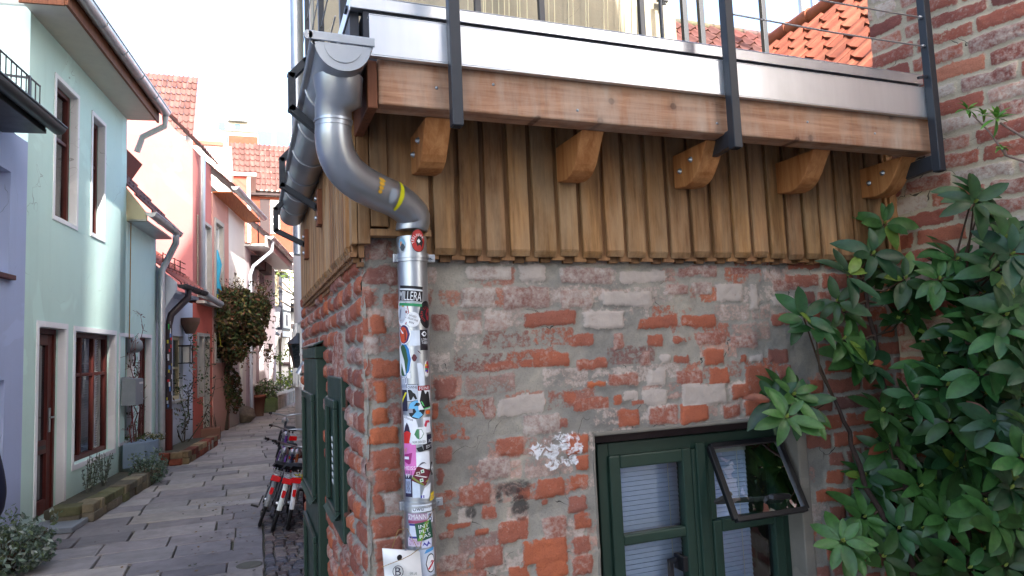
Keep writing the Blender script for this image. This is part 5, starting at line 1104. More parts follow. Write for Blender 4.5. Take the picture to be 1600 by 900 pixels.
# ---- mailbox, wall lamp cover
def on_wall(fr, u, v, t): s, z = fr.hit(u, v, t); return s, z
s_, z_ = on_wall(FG, 218, 611, .2)
mbx = thing('mailbox', 'grey metal mailbox on the mint annex wall between its two narrow red doors', 'mailbox', FG.at(s_, .1, z_ - .2))
mb = MB(); mb.fbox(FG, s_ - .2, s_ + .2, .02, .2, z_ - .19, z_ + .17); mb.hexa([FG.at(s_ - .2, .02, z_ + .171), FG.at(s_ + .2, .02, z_ + .171), FG.at(s_ + .2, .2, z_ + .171), FG.at(s_ - .2, .2, z_ + .171), FG.at(s_ - .2, .02, z_ + .21), FG.at(s_ + .2, .02, z_ + .21), FG.at(s_ + .2, .2, z_ + .175), FG.at(s_ - .2, .2, z_ + .175)]); mb.build('body', M['greypl'], mbx, .008)
mb = MB(); mb.fbox(FG, s_ - .02, s_ + .17, .201, .204, z_ + .10, z_ + .13); mb.build('name_plate', M['white_p'], mbx)
mb = MB(); mb.fbox(FG, s_ + .06, s_ + .085, .201, .206, z_ - .02, z_ + .0); mb.build('lock', M['zinc'], mbx)
s_, z_ = on_wall(FG, 216, 540, .1)
wlm = thing('wall_lamp', 'grey oval bulkhead lamp with a short cable above the mailbox', 'lamp', FG.at(s_, 0, z_))
mb = MB(); mb.lathe(FG.at(s_, .01, z_), [(.10, 0), (.11, .03), (.10, .1), (.06, .14), (.01, .15)], 18, axis=FG.n); o = mb.build('cover', M['greypl'], wlm); 
mb = MB(); mb.tube([FG.at(s_, .05, z_ - .1), FG.at(s_ + .01, .06, z_ - .2), FG.at(s_, .04, z_ - .3)], .014, 6); mb.build('cable', M['black_pl'], wlm)
# ---- small bluish house with the stickered dark pipe
FB = Fr(FG.at(sA + .02, .0, 0), dir_vp(592, 562))
bl = thing('small_white_house', 'small bluish white house with dark eave, square lantern and a brown-black stickered pipe', 'house', FB.at(1.2, 0, 0))
sb0, sb1 = .02, FB.S(301, 560)
zb_ = FB.Z(300, 474) 
WB = (FB.S(270, 525), FB.S(286, 527), .95, FB.Z(275, 525))
house_shell(bl, FB, sb0, sb1, zb_, 4, 'bluewhite', [WB], .12)
window(bl, FB, *WB, .08, 'cream_p', .07, 1, 2, 'dark', sill='stone_trim')
ge_ = FB.hit(318, 466, .36); gs_ = FB.hit(278, 443, .36)
zgb = gs_[1]
mb = MB(); mb.fbox(FB, sb0, ge_[0] - .1, .0, .30, zb_ - .0, zb_ + .05); mb.build('soffit', M['bluewhite'], bl)
gutter_part(bl, FB, sb0 + .05, ge_[0], .38, zgb, .07, mat='steel', rings=2)
mb = MB(); e0 = FB.at(sb0, .33, zgb + .03); slb = (FB.n * -math.cos(R_(42)) + V((0, 0, math.sin(R_(42))))); tile_roof(mb, e0, FB.d, slb, int((ge_[0] - sb0) / .22), 6, .22, .33, lin(150, 84, 70), .25, .03, .04); mb.build('roof', M['tile'], bl)
mb = MB(); mb.prism([FB.at(sb0, 0, zb_ - .5), FB.at(sb0, .32, zgb - .1), FB.at(sb0, .32, zgb + .03), FB.at(sb0, -.3, zgb + .6), FB.at(sb0, -.3, zb_ - .5)], FB.d * .03); mb.build('eave_cheek', M['bluewhite'], bl)
sg = MB(); u0 = FB.at(sb0, .1, zgb + .28)
for k in range(3): sg.tube([u0 + V((0, 0, .05 + .1 * k)), u0 + FB.d * (ge_[0] - .3) + V((0, 0, .05 + .1 * k))], .008, 6)
for k in range(int((ge_[0] - .2) / .35)): p = u0 + FB.d * (k * .35); sg.tube([p, p + V((0, 0, .27))], .01, 5)
sg.build('snow_guard', M['rust'], bl)
sp_, zp_ = FB.hit(263, 690, .12)
mb = MB(); sp_ = FB.S(263, 560, .12); mb.tube([FB.at(sp_ + .25, .38, zgb - .07), FB.at(sp_ + .22, .38, zgb - .2), FB.at(sp_ + .02, .16, zgb - .5), FB.at(sp_, .12, zgb - .7), FB.at(sp_, .12, .85)], .06, 14)
bp = mb.build('downpipe', M['blackpipe'], bl); bp['label'] = 'brown-black pipe dotted with small stickers'
mb = MB(); mb.tube([FB.at(sp_, .12, .85), FB.at(sp_, .12, 0)], .072, 14); mb.build('pipe_foot', M['redwood'], bp)
for k in range(22):
    z = .9 + k * .072 + rr.uniform(-.02, .02); a0 = rr.uniform(-1.0, .6); w = rr.uniform(.25, .6); hh = rr.uniform(.02, .045); c = rr.choice([lin(216, 220, 224), lin(206, 212, 220), lin(60, 190, 90), lin(196, 50, 60), lin(70, 110, 170), lin(200, 190, 60), lin(190, 200, 210)])[:3]
    fx = (FB.n * .7 - FB.d * .7).normalized(); fy = V((0, 0, 1)).cross(fx); m = MB(); vs = []
    for i in range(5):
        a = a0 + w * i / 4
        for e in (-1, 1): vs.append(FB.at(sp_, .12, z + e * hh) + (fx * math.cos(a) + fy * math.sin(a)) * .0615)
    m.add(vs, [(2 * i, 2 * i + 2, 2 * i + 3, 2 * i + 1) for i in range(4)], c); m.build('sticker', M['sticker'], bp)
s_, z_ = FB.hit(291, 553, .12)
lt = thing('wall_lantern', 'square black wall lantern with a pale glass on the small bluish house', 'lantern', FB.at(s_, .1, z_))
mb = MB()
for a in (-.09, .075):
    for b in (.06, .2): mb.fbox(FB, s_ + a, s_ + a + .015, b, b + .015, z_ - .16, z_ + .14)
mb.fbox(FB, s_ - .1, s_ + .1, .0, .23, z_ + .141, z_ + .165); mb.fbox(FB, s_ - .1, s_ + .1, .0, .23, z_ - .18, z_ - .161); mb.build('cage', M['black_pl'], lt)
mb = MB(); mb.fbox(FB, s_ - .07, s_ + .07, .08, .19, z_ - .158, z_ + .138); mb.build('glass', M['curtain'], lt)
# ---- pink house: gable towards the viewer, lower salmon part, tall windows
sp0 = FB.S(303, 560) ; sp1 = FB.S(331, 560)
pk_ = thing('pink_house', 'tall pink house with a bare gable towards us and a salmon ground floor', 'house', FB.at(3.2, 0, 0))
zpt = FB.Z(303, 232)
zmid = FB.Z(303, 468)
PW1 = (FB.S(309, 342), FB.S(317, 348), zmid + .15, FB.Z(309, 342)); PW2 = (FB.S(318.5, 349), FB.S(328, 356), zmid + .15, FB.Z(318, 350))
GW1 = (FB.S(309, 527), FB.S(316, 528), .9, FB.Z(309, 525)); GW2 = (FB.S(318, 528), FB.S(324.5, 529), .05, FB.Z(309, 525))
mb = MB(); wall_mesh(mb, FB, sb1 + .01, sp1, zmid + .001, zpt, [PW1, PW2], .12); shell(mb, FB, sb1 + .01, sp1, zmid + .001, zpt, 6); 
gap = 4.6
mb.prism([FB.at(sb1 + .01, .0, zpt + .001), FB.at(sb1 + .01, -6, zpt + .001), FB.at(sb1 + .01, -6, zpt + gap), FB.at(sb1 + .01, -4.2, zpt + gap)], FB.d * .2)
mb.build('wall', M['pink'], pk_)
mb = MB(); wall_mesh(mb, FB, sb1 + .01, sp1 + .3, 0, zmid - .06, [GW1, GW2], .12); mb.build('ground_floor', M['red_r'], pk_)
mb = MB(); mb.fbox(FB, sb1 + .3, sp1 + .35, .0, .16, zmid - .058, zmid - .002); mb.build('ledge', M['stone_trim'], pk_)
trim(pk_, FB, [PW1, PW2], .07, .03, 'stone_trim'); trim(pk_, FB, [GW1, GW2], .07, .03, 'stone_trim', sides=(1, 1, 1, 0))
for W in (PW1, PW2): window(pk_, FB, *W, .08, 'white_p', .08, 1, 3, 'dark')
window(pk_, FB, *GW1, .08, 'white_p', .08, 1, 2, 'dark'); glazed_door(pk_, FB, *GW2, .08, (.4,), mat='navy_p')
mb = MB(); e0 = FB.at(sb1 - .1, .12, zpt + .05); slp = (FB.n * -4.2 + V((0, 0, gap))).normalized(); tile_roof(mb, e0, FB.d, slp, int((sp1 - sb1 + .2) / .24), 17, .24, .33, lin(112, 78, 72), .3, .03, .04); mb.build('roof', M['tile'], pk_)
mb = MB(); mb.tube([FB.at(sb1 + .3, .12, zpt - .1), FB.at(sb1 + .32, .10, zmid + .25), FB.at(sb1 + .5, .2, zmid + .08), FB.at(sb1 + .9, .36, zmid - .05)], .065, 12); mb.build('downpipe', M['zinc'], pk_)
# ---- tan and white house beyond, with the orange eave underside
FT = Fr(FB.at(sp1 + .02, .02, 0), dir_vp(610, 562))
tn = thing('tan_house', 'tan and white rendered house with a long grey gutter and pine eave underside', 'house', FT.at(2, 0, 0))
st1 = FT.S(384, 560)
ztn = FT.Z(331, 300)
TW = (FT.S(336, 347), FT.S(347, 356), 1.7, FT.Z(336, 347)); 
sT = FT.S(357.5, 430)
mb = MB(); wall_mesh(mb, FT, 0, sT, 0, ztn, [TW], .12); shell(mb, FT, 0, st1, 0, ztn, 5); mb.build('wall', M['tan'], tn)
TW2 = (FT.S(366, 420), FT.S(371, 420), 1.8, FT.Z(366, 425)); TW3 = (FT.S(374, 520), FT.S(379, 520), .1, FT.Z(376, 535))
mb = MB(); wall_mesh(mb, FT, sT + .002, st1, 0, ztn, [TW2, TW3], .12); mb.build('white_wall', M['white_r'], tn)
trim(tn, FT, [TW], .1, .03, 'stone_trim')
w_ = window(tn, FT, *TW, .08, 'white_p', .07, 2, 4, 'curtain')
mb = MB(); q = [FT.at(TW[0] + .35, -.05, TW[3] - .6 - .35 * k) for k in range(5)]; mb.tube(q, [.03, .12, .06, .14, .02], 10); mb.build('hanging', m_flat('turquoise', lin(50, 150, 180), .5), w_)
window(tn, FT, *TW2, .12, 'white_p', .06, 2, 4, 'dark'); glazed_door(tn, FT, *TW3, .15, (.4,), mat='white_p')
mb = MB(); mb.fbox(FT, 0, st1 + .05, 0, .42, ztn + .002, ztn + .03); mb.build('soffit', M['orange_soffit'], tn)
gutter_part(tn, FT, -.05, st1 + .1, .5, ztn + .13, .08, mat='zinc', rings=4)
mb = MB(); e0 = FT.at(-.1, .46, ztn + .14); tile_roof(mb, e0, FT.d, slb, int((st1 + .1) / .25), 11, .25, .35, lin(112, 78, 72), .3, .03, .04); mb.build('roof', M['tile'], tn)
# ---- lilac-white brick house
FL = Fr(FT.at(st1 + .02, .0, 0), dir_vp(600, 562))
ll = thing('lilac_brick_house', 'whitish lilac brick house with shuttered tall windows and a boxed white eave', 'house', FL.at(2, 0, 0))
sl1 = FL.S(431, 560); zll = FL.Z(392, 392)
LW = [(FL.S(391, 530), FL.S(399.5, 530), FL.Z(391, 602), FL.Z(391, 536)), (FL.S(404.5, 530), FL.S(412, 530), FL.Z(404.5, 599), FL.Z(404.5, 536)), (FL.S(419.5, 530), FL.S(427, 530), .05, FL.Z(420, 537)), (FL.S(393, 420), FL.S(401, 420), FL.Z(393, 470), FL.Z(393, 413)), (FL.S(405, 420), FL.S(413, 420), FL.Z(405, 470), FL.Z(405, 422))]
house_shell(ll, FL, 0, sl1, zll, 5, 'lilac', LW, .2)
for i, W in enumerate(LW):
    if i == 2: glazed_door(ll, FL, *W, .16, (.45,), mat='darkwood')
    else:
        window(ll, FL, *W, .16, 'darkwood', .09, 1, 2, 'dark', sill='white_p')
        if i > 2:
            mb = MB(); mb.fbox(FL, W[0] - .1, W[1] + .1, .0, .22, W[3] - .05, W[3] + .25); mb.build('roller_box', M['darkwood'], ll)
mb = MB(); mb.fbox(FL, -.1, sl1 + .1, 0, .55, zll + .002, zll + .05); mb.fbox(FL, -.1, sl1 + .12, .551, .60, zll - .02, zll + .28); mb.build('soffit', M['white_p'], ll)
gutter_part(ll, FL, -.1, sl1 + .15, .70, zll + .26, .08, mat='white_p', rings=3)
mb = MB(); mb.tube([FL.at(.25, .70, zll + .18), FL.at(.25, .68, zll - .1), FL.at(.1, .2, zll - .55), FL.at(.08, .12, zll - .8), FL.at(.08, .12, .1)], .045, 12); mb.build('downpipe', M['bluewhite'], ll)
mb = MB(); e0 = FL.at(-.1, .62, zll + .3); tile_roof(mb, e0, FL.d, slb, int((sl1 + .1) / .26), 9, .26, .35, lin(112, 78, 72), .3, .03, .04); mb.build('roof', M['tile'], ll)
mb = MB(); mb.fbox(FL, LW[3][1] + .1, LW[3][1] + .15, .02, .05, LW[3][3] + .5, LW[3][3] + 1.8); mb.bar(FL.at(LW[3][1], .04, LW[3][3] + 1.75), FL.at(LW[3][1] + .3, .04, LW[3][3] + 1.85), .05, .05); mb.build('wall_anchor', M['steel'], ll)
# ---- end of the alley: half-timbered house, its bay, brick house with tiled roof behind
YE = 33.0
def pe(u, v, y=YE): return PY(u, v, y)
FE = Fr((0, YE), (1, 0), (0, -1))
ht = thing('half_timbered_house', 'white half-timbered house closing the end of the alley', 'house', (3, YE, 0))
xe0, xe1 = pe(425, 560).x, pe(500, 560).x
zet = pe(450, 395).z
HW = (pe(455, 540).x, pe(475, 540).x, pe(455, 579).z, pe(455, 531).z)
mb = MB(); wall_mesh(mb, FE, xe0, xe1, 0, zet, [HW], .2); shell(mb, FE, xe0, xe1, 0, zet, 5); mb.build('wall', M['white_r'], ht)
window(ht, FE, *HW, .1, 'white_p', .07, 2, 3, 'curtain', sill='sky_glass')
TB = []
for (u0, v0, u1, v1) in ((451, 520, 454.5, 612), (436, 520, 440, 610)): a, b = pe(u0, v0), pe(u1, v1); TB.append((a.x, b.x, YE - .05, YE + .05, b.z, a.z))
for (u0, v0, u1, v1) in ((436, 566, 452, 571), (453, 584, 478, 589), (452, 607, 480, 612), (452, 506, 480, 512), (453, 482, 480, 487), (440, 519, 480, 526), (452, 414, 480, 422)): a, b = pe(u0, v0), pe(u1, v1); TB.append((a.x, b.x, YE - .06, YE + .04, b.z, a.z))
a, b = pe(457, 512), pe(459.5, 519); TB.append((a.x, b.x, YE - .055, YE + .03, b.z, a.z))
a, b = pe(458, 489), pe(464, 505); 
for B_ in TB: mb = MB(); mb.box(*B_); mb.build('timber', M['darkwood'], ht)
# bay
YB = 29.5
by = thing('bay_window', 'dark timber bay window with white square panels over the far end of the alley', 'bay window', (2.6, YB, 2.4))
def qb(u, v, y=YB): return PY(u, v, y)
mb = MB(); a, b = qb(417, 425), qb(441, 515); mb.box(a.x, b.x, YB, YB + 3.4, b.z, a.z); c = PY(453, 470, YB + 1.8)
mb.hexa([(b.x + .002, YB, b.z), (c.x, YB + 1.4, b.z), (c.x, YB + 3.4, b.z), (b.x + .002, YB + 3.4, b.z), (b.x + .002, YB, a.z), (c.x, YB + 1.4, a.z), (c.x, YB + 3.4, a.z), (b.x + .002, YB + 3.4, a.z)]); mb.build('frame', M['navy_p'], by)
mb = MB(); a, b = qb(420.5, 488), qb(437, 511); mb.box(a.x, b.x, YB - .02, YB - .002, b.z, a.z); a, b = qb(417, 516), qb(441, 526); mb.box(a.x, b.x, YB + .02, YB + 3.4, b.z, a.z)
e1, e2 = V((qb(441, 500).x, YB, 0)), V((c.x, YB + 1.4, 0)); dd = (e2 - e1).normalized(); nn = V((dd.y, -dd.x, 0))
FBY = Fr(e1, dd); LL = (e2 - e1).length
mb.fbox(FBY, .12, LL - .1, .002, .02, qb(441, 512).z, qb(441, 487).z); mb.fbox(FBY, .0, LL, .002, .03, qb(441, 526).z, qb(441, 517).z); mb.fbox(FBY, .1, LL * .45, .002, .02, qb(441, 483).z, qb(441, 432).z); mb.fbox(FBY, LL * .55, LL - .08, .002, .02, qb(441, 483).z, qb(441, 432).z)
mb.build('panel', M['white_p'], by)
mb = MB(); a, b = qb(425, 495), qb(432, 503.5); mb.box(a.x, b.x, YB - .035, YB - .021, b.z, a.z); mb.fbox(FBY, LL * .4, LL * .55, .021, .03, qb(441, 508).z, qb(441, 490).z); mb.build('inlay', M['darkwood'], by)
mb = MB(); a, b = qb(422, 424), qb(435, 477); mb.box(a.x, b.x, YB - .012, YB - .003, b.z, a.z); pn = mb.build('pane', M['dark_glass'], by)
mb = MB()
for v in (430, 443, 460, 476): p_, q_ = qb(422, v), qb(435, v + 1); mb.box(p_.x, q_.x, YB - .03, YB - .013, q_.z, p_.z)
for k in range(9): x = a.x + (b.x - a.x) * k / 8; mb.box(x - .008, x + .008, YB - .022, YB - .0131, b.z, a.z)
mb.build('glazing_bar', M['cream_p'], by)
mb = MB(); a, b = qb(417, 419), qb(444, 425); mb.box(a.x - .1, b.x + .1, YB - .25, YB + 3.4, b.z + .001, a.z); mb.build('roof', M['zinc_dk'], by)
# ornament
oc = PY(460, 473, YE - .5)
ow = thing('ornament', 'rounded black garden ornament with two white eyes on the ledge of the half-timbered house', 'ornament', (oc.x, YE - .5, oc.z - .4))
mb = MB(); mb.lathe((oc.x, YE - .5, oc.z - .42), [(.20, 0), (.26, .1), (.26, .38), (.2, .55), (.08, .63), (.01, .64)], 16); 
for s in (-1, 1): mb.lathe((oc.x + s * .17, YE - .5, oc.z + .08), [(.06, 0), (.01, .17)], 8)
mb.build('body', M['black_pl'], ow)
mb = MB()
for s in (-1, 1): mb.lathe((oc.x + s * .085, YE - .75, oc.z + .02), [(.065, 0), (.065, .02)], 12, axis=(0, -1, 0))
mb.build('eye', M['white_p'], ow)
# brick house with tiled roof
YF = 38.0
bf = thing('far_brick_house', 'sunlit brick house with a steep pantile roof rising over the end of the alley', 'house', (2, YF, 0))
pf_ = lambda u, v, y=YF: PY(u, v, y)
a, b = pf_(362, 305), pf_(447, 400)
FH = Fr((0, YF), (1, 0), (0, -1)); BW = (pf_(422, 310).x, pf_(437, 310).x, pf_(430, 365).z, pf_(430, 312).z)
mb = MB(); wall_mesh(mb, FH, a.x - 1.2, b.x + 3.5, 0, a.z, [BW], .1); shell(mb, FH, a.x - 1.2, b.x + 3.5, 0, a.z, 5); mb.build('wall', M['brick_far'], bf)
window(bf, FH, *BW, .05, 'white_p', .12, 2, 4, 'dark', glass='dark_glass')
mb = MB(); mb.box(BW[0] - .5, BW[0] - .02, YF - .04, YF - .001, BW[2], BW[3]); mb.box(a.x - 1.2, b.x + 3.5, YF - .35, YF, a.z + .001, a.z + .22); mb.build('eave_board', M['darkwood'], bf)
tz = pf_(400, 226, YF + 2.6); o = V((a.x - .1, YF - .4, a.z + .2)); sv = (V((0, YF + 2.6, tz.z)) - V((0, o.y, o.z))); nvv = 8
mb = MB(); tile_roof(mb, o, (1, 0, 0), sv, 12, nvv, (pf_(447, 300).x - a.x) / 10.3, sv.length / nvv, lin(112, 78, 72), .25, .06, .1); mb.build('roof', M['tile'], bf)
mb = MB(); k0, k1 = pf_(357, 211, 41), pf_(403, 226, 41); mb.box(k0.x, k1.x, 41, 41.8, k1.z - 4, k0.z); mb.build('chimney', M['brick_far'], bf)
# dark red slate dormer side
YG = 27.5; a, b = PY(365, 275, YG), PY(390, 338, YG)
sd_ = thing('slate_dormer', 'dark red slate-hung dormer cheek beside the sunlit brick house', 'dormer', ((a.x + b.x) / 2, YG, b.z))
mb = MB(); mb.box(a.x, b.x, YG, YG + 2.5, b.z - 1, a.z)
for k in range(9):
    z = a.z - .22 * k; mb.bar((a.x, YG - .012, z), (a.x + min(b.x - a.x, 1.2), YG - .012, z - min(b.x - a.x, 1.2) * .9), .03, .012, (0, 1, 0))
mb.build('cheek', M['red_r'], sd_)
mb = MB(); mb.box(a.x - .1, b.x + .25, YG - .15, YG + 2.6, a.z + .001, a.z + .12); mb.box(b.x - .08, b.x + .04, YG - .06, YG - .002, b.z - 1, a.z); mb.build('trim', M['white_p'], sd_)
# white gable house and its roof seen over the pink one
YW = 30.0; a, b = PY(300, 222, YW), PY(362, 350, YW)
wg = thing('white_gable_house', 'glaring white house block between the pink gable and the far tiled roof', 'house', ((a.x + b.x) / 2, YW + 3, 0))
mb = MB(); mb.box(a.x - 1.5, b.x, YW, YW + 6, 0, a.z - .1); mb.build('wall', M['white_r'], wg)
mb = MB(); mb.box(a.x - 1.6, b.x - .3, YW - .1, YW + 6, a.z - .098, a.z + .06); mb.build('cornice', M['red_r'], wg)
YR = 30.0; a, b = PY(222, 120, YR + 2), PY(302, 214, YR - 1.2)
rf_ = thing('pantile_roof_house', 'house whose pinkish pantile roof shows over the verge of the pink gable', 'house', ((a.x + b.x) / 2, YR, 0))
o = V((PY(200, 214, YR - 1.2).x - 1.5, YR - 1.2, b.z)); tp = PY(302, 121, YR + 2); sv = V((tp.x - b.x, YR + 2 - o.y, tp.z - o.z)); sv.x = 0
mb = MB(); ncol = int((b.x - o.x) / .19); tile_roof(mb, (b.x - ncol * .19, o.y, o.z), (1, 0, 0), sv, ncol, 9, .19, sv.length / 9, lin(112, 78, 72), .28, .05, .07); mb.build('roof', M['tile'], rf_)
mb = MB(); mb.box(o.x, b.x - .1, YR - .8, YR + 5, 0, o.z); mb.prism([(b.x - .1, YR - .8, o.z), (b.x - .1, YR + 5, o.z), (b.x - .1, YR + 2, tp.z - .1)], (-.2, 0, 0)); mb.build('wall', M['white_r'], rf_)
# modern building with blue windows far behind
YM = 70.0; pm_ = lambda u, v: PY(u, v, YM)
md = thing('modern_building', 'distant white modern building with big blue panes above the roofs', 'building', (pm_(400, 200).x, YM + 4, 0))
mb = MB(); a, b = pm_(318, 204), pm_(462, 260); mb.box(a.x, b.x, YM, YM + 10, 0, a.z); a, b = pm_(340, 188), pm_(416, 204); mb.box(a.x, b.x, YM + .1, YM + 8, b.z, a.z); mb.build('wall', M['white_r'], md)
for (u0, v0, u1, v1) in ((403, 205, 425.5, 232), (431, 205, 453, 232), (341.5, 190, 352, 202.5), (354, 212, 360, 224), (367, 194, 376, 202.5)):
    a, b = pm_(u0, v0), pm_(u1, v1); mb = MB(); mb.box(a.x, b.x, YM - .02, YM + .05, b.z, a.z); mb.build('window', M['sky_glass'], md)
mb = MB(); a, b = pm_(356, 188), pm_(387, 191.5); mb.box(a.x, b.x, YM - .5, YM + 7, b.z, a.z); mb.tube([pm_(387, 190), pm_(416, 188)], .12, 6); mb.build('canopy', M['zinc_dk'], md)
# ================================================================ GROUND
me = MB(); me.add([(-60, -60, -.03), (60, -60, -.03), (60, 140, -.03), (-60, 140, -.03)], [(0, 1, 2, 3)]); tag(me.build('ground', M['joint']), kind='structure')
def left_x(y):   # building line of the left row
    if y < 13: return FG.at((y - 8.26) / FG.d.y, 0, 0).x
    return FB.at((y - FB.o.y) / FB.d.y, 0, 0).x
def right_x(y): return .36 if y < 5.2 else .78 + .073 * (y - 5.2)
sl_ = MB(); y = 1.2
rs = random.Random(3)
PAL = [lin(140, 134, 134), lin(150, 144, 142), lin(130, 126, 128), lin(158, 152, 146), lin(144, 140, 140), lin(124, 120, 122), lin(154, 150, 148)]
def slab(mb, x0, x1, y0, y1, z, col, tilt=.004, e=.008, j=.008):
    q = lambda: rs.uniform(-j, j)
    P = [V((x0 + q(), y0 + q(), 0)), V((x1 + q(), y0 + q(), 0)), V((x1 + q(), y1 + q(), 0)), V((x0 + q(), y1 + q(), 0))]
    c = sum(P, V()) / 4; zz = [z + rs.uniform(-tilt, tilt) for _ in P]
    top = [p + (c - p).normalized() * e * 1.3 + V((0, 0, k)) for p, k in zip(P, zz)]; mid = [p + (c - p).normalized() * e * .3 + V((0, 0, k - e * .7)) for p, k in zip(P, zz)]; bot = [p + V((0, 0, -.03)) for p in P]
    mb.add(top + mid + bot, [(0, 1, 2, 3)] + [(4 + i, 4 + (i + 1) % 4, (i + 1) % 4, i) for i in range(4)] + [(8 + i, 8 + (i + 1) % 4, 4 + (i + 1) % 4, 4 + i) for i in range(4)], col)
def edge_x(y):   # where the slabs give way to small setts on the right
    return .04 + .012 * y if y < 7.6 else (.10 + .10 * (y - 7.6) if y < 9 else right_x(y) + .1)
while y < 42:
    h = rs.uniform(.27, .46); xl_ = left_x(y) - .1; xr_ = edge_x(y)
    x = xl_ - rs.uniform(0, .5)
    while x < xr_:
        w = rs.uniform(.36, .95); x1 = min(x + w, xr_)
        if xr_ - x1 < .16: x1 = xr_
        k = rs.uniform(.84, 1.1); c = tuple(q * k for q in rs.choice(PAL)[:3])
        slab(sl_, x + .006, x1 - .006, y + .006, y + h - .006, 0.0, c); x = x1
    y += h
# the lane opens to the right before the brick house
y = -8
while y < 1.2:
    h = rs.uniform(.3, .46); x = -7
    while x < 7:
        w = rs.uniform(.4, .95); k = rs.uniform(.75, 1.1); slab(sl_, x + .006, x + w - .006, y + .006, y + h - .006, 0.0, tuple(q * k for q in rs.choice(PAL)[:3])); x += w
    y += h
y = -.5
while y < 8.2:
    x = -7
    if y > 1.2: 
        while x < left_x(y) - .6: slab(sl_, x + .006, x + .6, y, y + .4, -.001, PAL[0][:3]); x += .61
    y += .41
tag(sl_.build('paving', M['slab']), kind='structure')
se = MB(); y = 2.0
while y < 9.2:
    h = rs.uniform(.075, .105); x = edge_x(y) + .004; xe = right_x(y) + .04 if y > 5.2 else XS + .0
    while x < xe:
        w = rs.uniform(.07, .115); k = rs.uniform(.55, 1.1); c = tuple(q * k for q in rs.choice([lin(104, 100, 104), lin(120, 112, 108), lin(92, 92, 100), lin(112, 98, 96)])[:3])
        slab(se, x + .003, x + w - .003, y + .003, y + h - .003, -.004, c, .006, .014, .006); x += w
    y += h
tag(se.build('cobble_strip', M['sett']), kind='structure')
me = MB(); me.lathe((.0, 6.05, -.004), [(.10, 0), (.10, .006), (.085, .008)], 20); tag(me.build('drain_cover', M['stone_dk']), 'small round iron drain cover set in the paving by the cobbles', 'drain cover')
lv = MB()
for k in range(240):
    y = rs.uniform(5.2, 9); x = rs.uniform(-.5, .6) if rs.random() < .8 else rs.uniform(-1.5, .6); a = rs.uniform(0, 6); s_ = rs.uniform(.008, .022); c = V((x, y, .006 + rs.uniform(0, .006)))
    d1_, d2_ = V((math.cos(a), math.sin(a), .1)) * s_, V((-math.sin(a), math.cos(a), .2)) * s_ * .55
    lv.add([c - d1_, c + d2_, c + d1_, c - d2_], [(0, 1, 2, 3)], rs.choice([lin(90, 64, 44), lin(60, 50, 40), lin(120, 96, 54), lin(70, 72, 48)])[:3])
tag(lv.build('leaf_litter', M['smallleaf']), 'scattered small dead leaves and crumbs on the cobbles by the bicycles', 'leaves', kind='stuff')
# ================================================================ PLANTERS, STONES, PLANTS
def stone_edge(name, label, cat, pts, h, w=.16, n=None, pal=None, group=None, rows=2, fill=None):
    """a low dry-laid kerb of separate flat stones along a polyline"""
    mb = MB(); P = [V((p[0], p[1], 0)) for p in pts]
    for p, q in zip(P, P[1:]):
        L = (q - p).length; d = (q - p).normalized(); nn = V((-d.y, d.x, 0))
        for r in range(rows):
            s_ = -.02
            while s_ < L - .03:
                ln = rs.uniform(.14, .34); e = min(s_ + ln, L); z0, z1 = h * r / rows + .002, h * (r + 1) / rows
                j = lambda: rs.uniform(-.014, .014); k = rs.uniform(.65, 1.15); c = tuple(x * k for x in rs.choice(pal or [lin(132, 122, 100), lin(116, 110, 96), lin(146, 136, 112), lin(112, 112, 82)])[:3])
                B = [p + d * (s_ + .006) + nn * (-w / 2 + j()), p + d * (e - .006) + nn * (-w / 2 + j()), p + d * (e - .006) + nn * (w / 2 + j()), p + d * (s_ + .006) + nn * (w / 2 + j())]
                mb.hexa([b + V((0, 0, z0)) for b in B] + [b + V((0, 0, z1 + j() * .5)) for b in B], c); s_ = e
    o = tag(mb.build(name, M['stone'], None, .012, 2), label, cat, group); return o
a_, b_, c_ = G(135, 848), G(225, 768), G(112, 834)
PALB = [lin(138, 78, 62), lin(120, 66, 54), lin(148, 128, 100)]
p1, p2 = V((-1.52, 7.75, 0)), V((-1.22, 10.6, 0))
stone_edge('stone_kerb', 'low mossy dry stone kerb of the bed under the mint house window', 'kerb', [(left_x(8.6) + .1, 8.55), (-1.62, 8.55), (-1.30, 10.75), (-1.25, 11.2)], .19, .2)
mb = MB(); Q = [V((left_x(8.6), 8.6, 0)), V((-1.66, 8.6, 0)), V((-1.3, 11.1, 0)), V((left_x(11.1), 11.1, 0))]; mb.hexa([p for p in Q] + [p + V((0, 0, .15)) for p in Q]); tag(mb.build('soil_bed', M['soil']), kind='structure')
stone_edge('brick_kerb', 'low red brick and stone kerb round the bed before the stickered pipe', 'kerb', [(left_x(12.9) + .1, 12.55), (-.98, 12.5), (-.62, 15.0)], .2, .16, pal=PALB)
mb = MB(); Q = [V((left_x(12.7) , 12.6, 0)), V((-1.0, 12.6, 0)), V((-.66, 15.0, 0)), V((left_x(15.0), 15.0, 0))]; mb.hexa([p for p in Q] + [p + V((0, 0, .16)) for p in Q]); tag(mb.build('soil_bed', M['soil']), kind='structure')
stone_edge('flower_bed_kerb', 'pale rough stone kerb of the flower bed at the far end of the alley', 'kerb', [(G(426, 640).x, G(426, 640).y), (G(445, 632).x, G(445, 632).y), (G(462, 624).x, G(462, 624).y), (G(478, 624).x, G(478, 624).y)], .45, .4, pal=[lin(176, 172, 166), lin(160, 158, 150)], rows=1)
